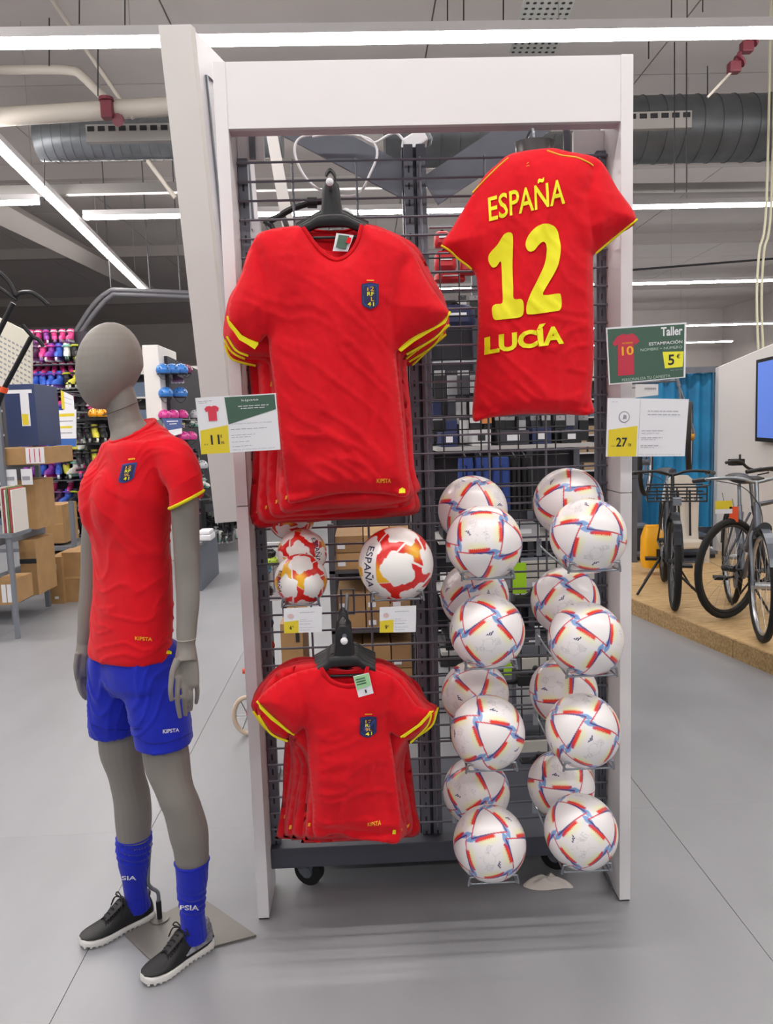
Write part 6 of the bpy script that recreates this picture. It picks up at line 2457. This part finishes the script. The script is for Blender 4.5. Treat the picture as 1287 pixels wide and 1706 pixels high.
# hanging bikes on a stand behind the white price sign
t = wt('hanging_bike', 'bike hung upright on a post, front wheel showing beside the price signs', 'bicycle')
c = U(1148, 728, 6.8)
for nm_, r_, tw_, mm_ in (('tyre', .295, .024, mat('tyre_dark', '2a2624', .8)), ('rim', .262, .016, RIMS)):
    MB().tube([c+Vector((math.cos(2*PI*k/36)*r_*.42, math.cos(2*PI*k/36)*r_*.9, math.sin(2*PI*k/36)*r_)) for k in range(36)], tw_, 8, True).build(nm_, mm_, t, True)
m = MB()
for k in range(16):
    m.bar(c, c+Vector((math.cos(PI*k/8)*.26*.42, math.cos(PI*k/8)*.26*.9, math.sin(PI*k/8)*.26)), .002, 3)
m.build('spokes', SPK, t, kind='stuff')
MB().disc(c, (.9, -.42, 0), .03, .08, 10).build('hub', mat('hub_gold', 'c89030', .4, .5), t, True)
f_ = MB()
for s_ in (-1, 1):
    f_.tube(catmull([c+Vector((.05*s_, 0, 0)), c+Vector((.03*s_-.04, 0, .2)), c+Vector((-.1, 0, .45))], 4), .012, 8)
f_.tube([c+Vector((-.1, 0, .45)), c+Vector((-.15, 0, .62))], .018, 8)
f_.build('fork', CHROME, t, True)
MB().tube([c+Vector((-.4, .1, .52)), c+Vector((-.15, 0, .6)), c+Vector((-.05, 0, .62))], .012, 8).build('handlebar', BLK, t, True)
MB().box((c.x-.5, c.y+.25, ZP), (c.x-.44, c.y+.31, c.z+.9)).build('post', STEEL, t)
MB().bar((c.x-.47, c.y+.28, c.z+.5), (c.x-.12, c.y, c.z+.5), .015, 6).build('hook_arm', STEEL, t)
p = U(1075, 770, 7.2)
t = wt('hanging_bike', 'second hung bike, its dark wheel cut by the outer upright', 'bicycle')
c = p
for nm_, r_, tw_, mm_ in (('tyre', .30, .022, TYRE), ('rim', .272, .012, RIMS)):
    MB().tube([c+Vector((math.cos(2*PI*k/36)*r_*.5, math.cos(2*PI*k/36)*r_*.86, math.sin(2*PI*k/36)*r_)) for k in range(36)], tw_, 8, True).build(nm_, mm_, t, True)
m = MB()
for k in range(16):
    m.bar(c, c+Vector((math.cos(PI*k/8)*.27*.5, math.cos(PI*k/8)*.27*.86, math.sin(PI*k/8)*.27)), .002, 3)
m.build('spokes', SPK, t, kind='stuff')
MB().disc(c, (.86, -.5, 0), .03, .08, 10).build('hub', STEEL, t, True)
MB().tube([c, c+Vector((.02, 0, .35)), c+Vector((.0, .1, .5))], .015, 8).build('fork', mat('frame_navy', '22304a', .4), t, True)
MB().box((c.x-.03, c.y+.3, ZP), (c.x+.03, c.y+.36, c.z+.6)).build('post', STEEL, t)
s = Flat('notice_sign', 'white notice with a blue picture between the green and the white signs', [(1058, 670), (1096, 670), (1096, 640), (1058, 640)], 6.5, PAPER)
s.poly('picture', mat('print_teal', '4a8ab0', .5), [(0, 0), (1, 0), (1, .4), (0, .25)], 1)
s.lines('small_print', GINK, [(.4, .9, .7, .1)])
a_ = s.P(.5, .9, -.006)
MB().bar(a_, (a_.x, 7.2-s.o.y, a_.z), .006, 5).build('sign_arm', STEEL, s.root)
# dark storage at the back of the stage
t = wt('storage_bench', 'dark storage bench with boxes behind the city bike', 'bench')
a, b = U(1056, 930, 7.6), U(1190, 1000, 7.6)
MB().box((a.x, 7.6, ZP+.001), (b.x, 8.1, U(1100, 925, 7.6).z)).build('body', mat('board_dark', '3c3e48', .6), t, bevel=.005)
MB().box((a.x, 7.55, U(1100, 925, 7.6).z), (b.x, 8.1, U(1100, 925, 7.6).z+.03)).build('top', STEEL, t)
for k, (x0, x1, y0) in enumerate(((1060, 1085, 880), (1150, 1180, 895))):
    a = U(x0, y0, 7.7)
    o = wt('dark_crate', 'dark crate on the storage bench %s' % ('beside the outer upright' if k == 0 else 'beside the child seat'), 'crate')
    zc_ = U(1100, 925, 7.6).z+.032
    MB().box((a.x, 7.7, zc_), (U(x1, y0, 7.7).x, 7.95, a.z)).build('body', mat('crate_dark', '2c2e36', .6), o, bevel=.006)
    MB().box((a.x-.01, 7.69, a.z), (U(x1, y0, 7.7).x+.01, 7.96, a.z+.02)).build('lid', STEEL, o)
# cable clip on the wall edge etc.

# ================================================================== BEHIND THE MESH
g1 = wt('rear_gondola', 'dark rear gondola hung with clothes and bags behind the wire mesh', 'gondola')
YG = 4.7
x0g, x1g = U(726, 700, YG).x, U(990, 700, YG).x
MB().box((x0g, YG+.45, .15), (x1g, YG+.5, U(800, 520, YG).z)).build('back_panel', mat('rack_dark', '38363e', .7), g1)
for px in (726, 812, 905, 990):
    p = U(px, 700, YG)
    MB().box((p.x-.02, YG+.4, 0), (p.x+.02, YG+.45, U(px, 395, YG).z)).build('post', STEEL, g1)
for py in (745, 900, 990, 1085):
    z = U(850, py, YG).z
    MB().box((x0g, YG, z-.012), (x1g, YG+.45, z+.012)).build('shelf', mat('shelf_pale', 'b8b6b4', .5), g1)
for py in (352, 372, 480, 600):
    z = U(850, py, YG+.1).z
    MB().bar((x0g, YG+.15, z), (x1g, YG+.15, z), .012, 8).build('hanging_rail', CHROME, g1, True)
MB().box((x0g, YG+.1, 0), (x1g, YG+.45, .14)).build('plinth', FARD, g1)


def hang_bag(label, rect, y, m, group=None, cat='bag', name='drawstring_bag'):
    x0, y0, x1, y1 = rect
    a, b = U(x0, y0, y), U(x1, y1, y)
    c = (a+b)/2
    w_, h_ = abs(b.x-a.x)/2, abs(a.z-b.z)/2
    t = wt(name, label, cat, group)
    MB().loft([(c+Vector((0, 0, -h_)), Vector((w_*.9, 0, 0)), Vector((0, .03, 0))), (c+Vector((0, 0, -h_*.6)), Vector((w_, 0, 0)), Vector((0, .06, 0))), (c+Vector((0, 0, h_*.5)), Vector((w_*.95, 0, 0)), Vector((0, .05, 0))), (c+Vector((0, 0, h_*.9)), Vector((w_*.7, 0, 0)), Vector((0, .03, 0)))], 14, 3.5).build('body', m, t, True)
    MB().tube(catmull([c+Vector((-w_*.3, 0, h_*.85)), c+Vector((0, 0, h_*1.12)), c+Vector((w_*.3, 0, h_*.85))], 4), .006, 5).build('loop', BLK, t, True)
    MB().box(c+Vector((-w_*.5, -.066, -h_*.1)), c+Vector((w_*.5, -.055, h_*.15))).build('print', PAPER, t)
    return t


RD2 = mat('bag_red', 'c2202c', .5)
for k, (rc_, yy) in enumerate((((722, 386, 750, 412), 4.6), ((752, 384, 790, 420), 4.7), ((722, 418, 760, 452), 4.6), ((762, 424, 792, 458), 4.7), ((722, 455, 775, 470), 4.75))):
    hang_bag('red sports bag, %s behind the numbered jersey' % ('small one under the rail', 'wide one under the rail', 'glossy one lower down', 'dull one beside the sleeve', 'flat lowest one')[k], rc_, yy, RD2, 'red bags behind the jersey')
NV2 = mat('bag_navy', '20264c', .6)
hang_bag('long navy pouch hanging behind the mesh between the jerseys', (722, 508, 792, 545), 4.7, NV2)
BL2 = mat('denim_blue', '2c4488', .8, bump=.3, bscale=80)
BK2 = mat('trouser_black', '101014', .8)
for k, (x0, x1, m_, nm) in enumerate(((762, 788, BL2, 'blue'), (790, 814, BL2, 'blue'), (818, 848, BL2, 'blue'), (850, 866, BK2, 'black'), (867, 884, BK2, 'black'))):
    t = wt('hanging_shorts', '%s shorts hanging over the upper footballs, %s' % (nm, ('first from the post', 'second from the post', 'third, longest pair', 'narrow pair beside the blue', 'last pair')[k]), 'shorts', 'shorts hanging behind the mesh')
    a, b = U(x0, 762, 4.6), U(x1, 762, 4.6)
    lo_ = U(x0, 800 if k < 2 else 850, 4.6).z
    w_ = (b.x-a.x)/2
    cx_ = (a.x+b.x)/2
    MB().loft([(Vector((cx_, 4.6, a.z-.05)), Vector((w_, 0, 0)), Vector((0, .03, 0))), (Vector((cx_, 4.6, a.z)), Vector((w_*.9, 0, 0)), Vector((0, .03, 0)))], 14, 3).build('waistband', m_, t, True)
    for s_ in (-1, 1):
        MB().loft([(Vector((cx_+s_*w_*.52, 4.6, lo_)), Vector((w_*.5, 0, 0)), Vector((0, .035, 0))), (Vector((cx_+s_*w_*.45, 4.6, a.z-.04)), Vector((w_*.5, 0, 0)), Vector((0, .035, 0)))], 12, 3).build('leg', m_, t, True)
    MB().bar((cx_, 4.6, a.z), (cx_, 4.8, a.z+.06), .004, 5).build('hook', CHROME, t)
# small goods on hooks and shelves
GC = [('dark grey', '3a3a42'), ('pale grey', 'a8a8ac'), ('black', '1a1a1e'), ('navy', '26305a'), ('white', 'd0d0d0'), ('lime', 'b8d838'), ('sky blue', '58a8c8'), ('orange', 'd88848')]
rr3 = random.Random(77)


def packet(label, px, py, w_, h_, y, hexc, group):
    p = U(px, py, y)
    t = wt('hook_packet', label, 'packet', group)
    MB().box((p.x-w_/2, y, p.z-h_), (p.x+w_/2, y+.03, p.z)).build('pack', mat('pk_'+hexc, hexc, .45), t, bevel=.004)
    MB().box((p.x-w_/2, y+.012, p.z), (p.x+w_/2, y+.015, p.z+.03)).build('header_card', mat('pk_hd_'+hexc, 'b0aeb0' if hexc in ('3a3a42', '1a1a1e') else '4a4a50', .5), t)
    MB().bar((p.x, y-.02, p.z+.02), (p.x, YG+.44, p.z+.02), .003, 4).build('hook', CHROME, t)
    return t


for ry, nm in ((500, 'top'), (552, 'second'), (625, 'third'), (668, 'fourth'), (700, 'lowest')):
    for k in range(13):
        px = 730+20*k+rr3.uniform(-3, 3)
        cn, hx = rr3.choices(GC, [5, 4, 6, 2, 3, .6, .8, .6])[0]
        if ry == 552 and px < 795:
            continue
        packet('%s packet on the %s hook row of the rear gondola' % (cn, nm), px, ry, rr3.uniform(.05, .075), rr3.uniform(.09, .16), YG+.1+rr3.uniform(0, .2), hx, 'packets hanging on the rear gondola')
for ry, nm in ((745, 'upper'), (900, 'second'), (990, 'third'), (1085, 'bottom')):
    z = U(850, ry, YG).z+.013
    x = x0g+.03
    while x < x1g-.15:
        w_ = rr3.uniform(.1, .2)
        cn, hx = rr3.choices(GC, [4, 4, 6, 2, 5, .8, .8, .8])[0]
        hh = rr3.uniform(.03, .12) if ry > 745 else rr3.uniform(.05, .12)
        t = wt('shelf_goods_box', '%s goods box on the %s pale shelf of the rear gondola' % (cn, nm), 'box', 'goods boxes on the rear gondola shelves')
        MB().box((x, YG+.03, z), (x+w_, YG+.3, z+hh)).build('carton', mat('pk_'+hx, hx, .45), t, bevel=.003)
        MB().box((x+w_*.3, YG+.027, z+hh*.3), (x+w_*.7, YG+.029, z+hh*.7)).build('label', PAPER if hx != 'd0d0d0' else INK, t)
        x += w_+rr3.uniform(.01, .12)
# black tool-like hooks on the rear mesh, lime tag
LIME = mat('lime_tag', 'a8e020', .5)
t = wt('hang_tag', 'bright lime tag hanging between the two columns of balls', 'tag')
a, b = U(853, 938, 3.06), U(876, 988, 3.06)
MB().box((a.x, 3.055, b.z), (b.x, 3.06, a.z)).build('card', LIME, t)
MB().tube([(a.x+.02, 3.057, a.z), (a.x+.025, 3.07, a.z+.03), (a.x+.03, 3.057, a.z)], .002, 4).build('string', BLK, t)
t = wt('hang_tag', 'small lime tag lower down beside the black clamp', 'tag')
a, b = U(838, 1104, 3.06), U(852, 1124, 3.06)
MB().box((a.x, 3.055, b.z), (b.x, 3.06, a.z)).build('card', LIME, t)
MB().tube([(a.x+.01, 3.057, a.z), (a.x+.015, 3.07, a.z+.02), (a.x+.02, 3.057, a.z)], .002, 4).build('string', BLK, t)
for k, (px, py) in enumerate(((868, 1000), (872, 1130), (878, 1272))):
    t = wt('clamp_hook', 'black clamp hook on the rear mesh between the %s ball rows' % ('second', 'third', 'lowest')[k], 'hook')
    p = U(px, py, 3.05)
    MB().box(p+Vector((-.03, -.03, -.025)), p+Vector((.03, .02, .02))).build('jaw', BLK, t, bevel=.006)
    MB().bar(p, p+Vector((.045, -.02, .04)), .01, 8).build('lever', BLK, t, True)
    MB().bar(p+Vector((-.03, 0, -.01)), p+Vector((-.09, 0, -.015)), .008, 8).build('arm', BLK, t, True)
    MB().ball(p+Vector((.045, -.02, .045)), .014, 10, 8).build('knob', BLK, t, True)
# white boards seen between columns
t = wt('tiered_shelf', 'narrow shelf with three pale front boards behind the ball columns', 'shelf')
for py in (950, 1112, 1250):
    a, b = U(868, py-14, 3.35), U(1006, py+14, 3.35)
    MB().box((a.x, 3.35, b.z), (b.x, 3.365, a.z)).build('front_board', mat('shelf_cream', 'bcb9b0', .5), t)
    MB().box((a.x, 3.366, b.z), (b.x, 3.9, b.z+.01)).build('deck', STEEL, t)
a, b = U(868, 940, 3.35), U(1006, 940, 3.35)
for x in (a.x-.021, b.x+.001):
    MB().box((x, 3.5, 0), (x+.02, 3.9, a.z)).build('side_support', STEEL, t)
# black bar thing behind the big jersey, white oval tag
t = wt('bike_handlebar', 'black handlebar with lever crossing behind the big hanger', 'handlebar')
MB().tube(catmull([U(x, y, 2.75) for x, y in ((440, 372), (462, 362), (482, 350), (510, 340), (545, 334))], 5), .011, 8).build('bar', BLK, t, True)
MB().tube([U(440, 368, 2.74), U(452, 376, 2.74), U(456, 384, 2.74)], .009, 8).build('lever', BLK, t, True)
MB().bar(U(512, 338, 2.75), U(528, 338, 2.75), .018, 10).build('clamp', BLK, t, True)
MB().bar(U(470, 357, 2.75), (U(470, 357, 2.75).x, 3.2, U(470, 357, 2.75).z), .01, 6).build('bracket', BLK, t)
t = wt('security_tag', 'white oval security tag beside the big hanger', 'tag')
p = U(580, 358, 2.3)
bl_ = MB().ball((0, 0, 0), (.014, .006, .022), 12, 8)
ro = Matrix.Rotation(-.6, 3, 'Y')
bl_.v = [ro @ v+p for v in bl_.v]
bl_.build('case', PAPER, t, True)
MB().bar(p, p+Vector((0, .13, 0)), .003, 5).build('pin', CHROME, t)
# slanting white strut and small switch plate at upper left
t = wt('slanted_strut', 'cream slanted strut behind the upper corner of the mesh', 'strut')
q = [U(440, 205, 2.9), U(458, 205, 2.9), U(490, 380, 2.9), U(470, 380, 2.9)]
MB().prism(q, (0, .03, 0)).build('board', PANELW, t)
MB().prism([q[2], q[3], q[3]+(q[3]-q[0])*1.2, q[2]+(q[2]-q[1])*1.2], (0, .03, 0)).build('lower_board', PANELW, t)
t = wt('wall_box', 'small white junction box behind the mesh beside the left upright', 'junction box')
a, b = U(403, 368, 2.6), U(434, 398, 2.6)
MB().box((a.x, 2.6, b.z), (b.x, 2.64, a.z)).build('case', PAPER, t, bevel=.003)
MB().disc(((a.x+b.x)/2, 2.598, (a.z+b.z)/2), (0, 1, 0), .004, .004, 10).build('screw', INK, t)
MB().bar((a.x-.02, 2.63, b.z-.5), (a.x-.02, 2.63, a.z+.1), .008, 6).build('conduit', PAPER, t)
# stock boxes behind the red and white balls
g2 = wt('stock_shelf', 'dark stock shelf of cartons behind the red and white balls', 'shelf unit')
YS = 3.9
x0s, x1s = U(546, 900, YS).x, U(694, 900, YS).x
for py in (950, 1050, 1160, 1300):
    z = U(600, py, YS).z
    MB().box((x0s, YS, z-.015), (x1s, YS+.5, z)).build('shelf', FARD, g2)
for x in (x0s, x1s-.03):
    for y in (YS, YS+.47):
        MB().box((x, y, 0), (x+.03, y+.03, U(600, 872, YS).z)).build('post', FARD, g2)
MB().box((x0s, YS+.5, 0), (x1s, YS+.52, U(600, 872, YS).z)).build('back_panel', mat('rack_dark', '38363e', .7), g2)
CB2 = mat('cardboard_warm', '9c7850', .8, var=.15, vscale=8)
names = {950: 'top', 1050: 'second', 1160: 'third', 1300: 'lowest'}
for py, tops in ((950, 892), (1050, 990), (1160, 1075), (1300, 1190)):
    z = U(600, py, YS).z+.001
    h1 = U(600, tops, YS).z-z
    x = x0s+.035
    k = 0
    while x < x1s-.12:
        w_ = rr3.uniform(.11, .15)
        for lv in range(2):
            t = wt('cardboard_box', 'brown carton on the %s stock shelf, %s layer, %s along' % (names[py], ('under', 'upper')[lv], ('first', 'second', 'third', 'fourth', 'fifth')[min(k, 4)]), 'box', 'cartons on the stock shelf')
            MB().box((x, YS+.02, z+lv*h1/2), (x+w_-.006, YS+.4, z+(lv+1)*h1/2-.004)).build('carton', CB2 if (k+lv) % 2 else CARD, t, bevel=.002)
            MB().box((x+.01, YS+.017, z+lv*h1/2+.02), (x+.05, YS+.019, z+lv*h1/2+.045)).build('label', PAPER, t)
        x += w_
        k += 1
# goods seen at the left of the mesh: white bin with toy, carton, helmets
t = wt('display_bin', 'white slatted display bin standing behind the mesh by the left upright', 'bin')
a, b = U(425, 905, 4.4), U(478, 1000, 4.4)
MB().box((a.x, 4.4, b.z), (b.x, 4.42, a.z)).build('front_panel', PAPER, t)
MB().box((a.x, 4.42, b.z), (a.x+.015, 4.8, a.z)).build('side_panel', PAPER, t)
MB().box((b.x-.015, 4.42, b.z), (b.x, 4.8, a.z)).build('side_panel', PAPER, t)
for k in range(6):
    x = a.x+(b.x-a.x)*(k+.5)/6
    MB().box((x-.004, 4.392, b.z+.05), (x+.004, 4.399, (a.z+b.z)/2+.05)).build('groove', GINK, t)
MB().box((a.x, 4.4, 0), (a.x+.03, 4.8, b.z)).build('leg', FARD, t)
MB().box((b.x-.03, 4.4, 0), (b.x, 4.8, b.z)).build('leg', FARD, t)
hp_ = U(445, 1000, 4.34)
MB().bar((hp_.x, 4.345, 0), (hp_.x, 4.345, U(445, 905, 4.34).z), .008, 6).build('hook_pole', STEEL, t)
for k, (c_, px, py) in enumerate((('58b0d8', 440, 948), ('b8d838', 452, 935), ('1a1a1e', 448, 922), ('1a1a1e', 444, 985), ('d0d0d0', 436, 1020), ('26305a', 444, 1038), ('c2202c', 446, 1076), ('26305a', 446, 1100))):
    nmc = {'58b0d8': 'sky blue', 'b8d838': 'lime', '1a1a1e': 'black', 'd0d0d0': 'white', '26305a': 'navy', 'c2202c': 'red'}[c_]
    helmet(c_, '%s helmet behind the mesh by the left upright, %s down' % (nmc, ('third', 'second', 'first', 'fourth', 'fifth', 'sixth', 'seventh', 'last')[k]), 'helmets behind the mesh', U(px, py, 4.3), .04, .4)
t = wt('cardboard_box', 'brown carton with torn corner behind the mesh by the lower hanger', 'box')
a, b = U(466, 1040, 4.0), U(506, 1100, 4.0)
MB().box((a.x, 4.0, 0.002), (b.x, 4.4, a.z)).build('carton', CARD, t, bevel=.003)
MB().box((a.x+.08, 3.997, a.z-.1), (a.x+.1, 3.999, a.z-.04)).build('black_mark', INK, t)
# pale bollard board behind left of mesh low
t = wt('pale_board', 'pale upright board behind the mesh, low beside the left upright', 'board')
a, b = U(436, 1180, 3.3), U(462, 1402, 3.3)
MB().box((a.x, 3.3, 0.0), (b.x, 3.34, a.z)).build('board', PANELW, t, bevel=.002)
MB().box((a.x-.02, 3.28, 0.0), (b.x+.02, 3.4, .02)).build('foot', STEEL, t)
for _o in ROOTS_WORLD:
    settle(_o)
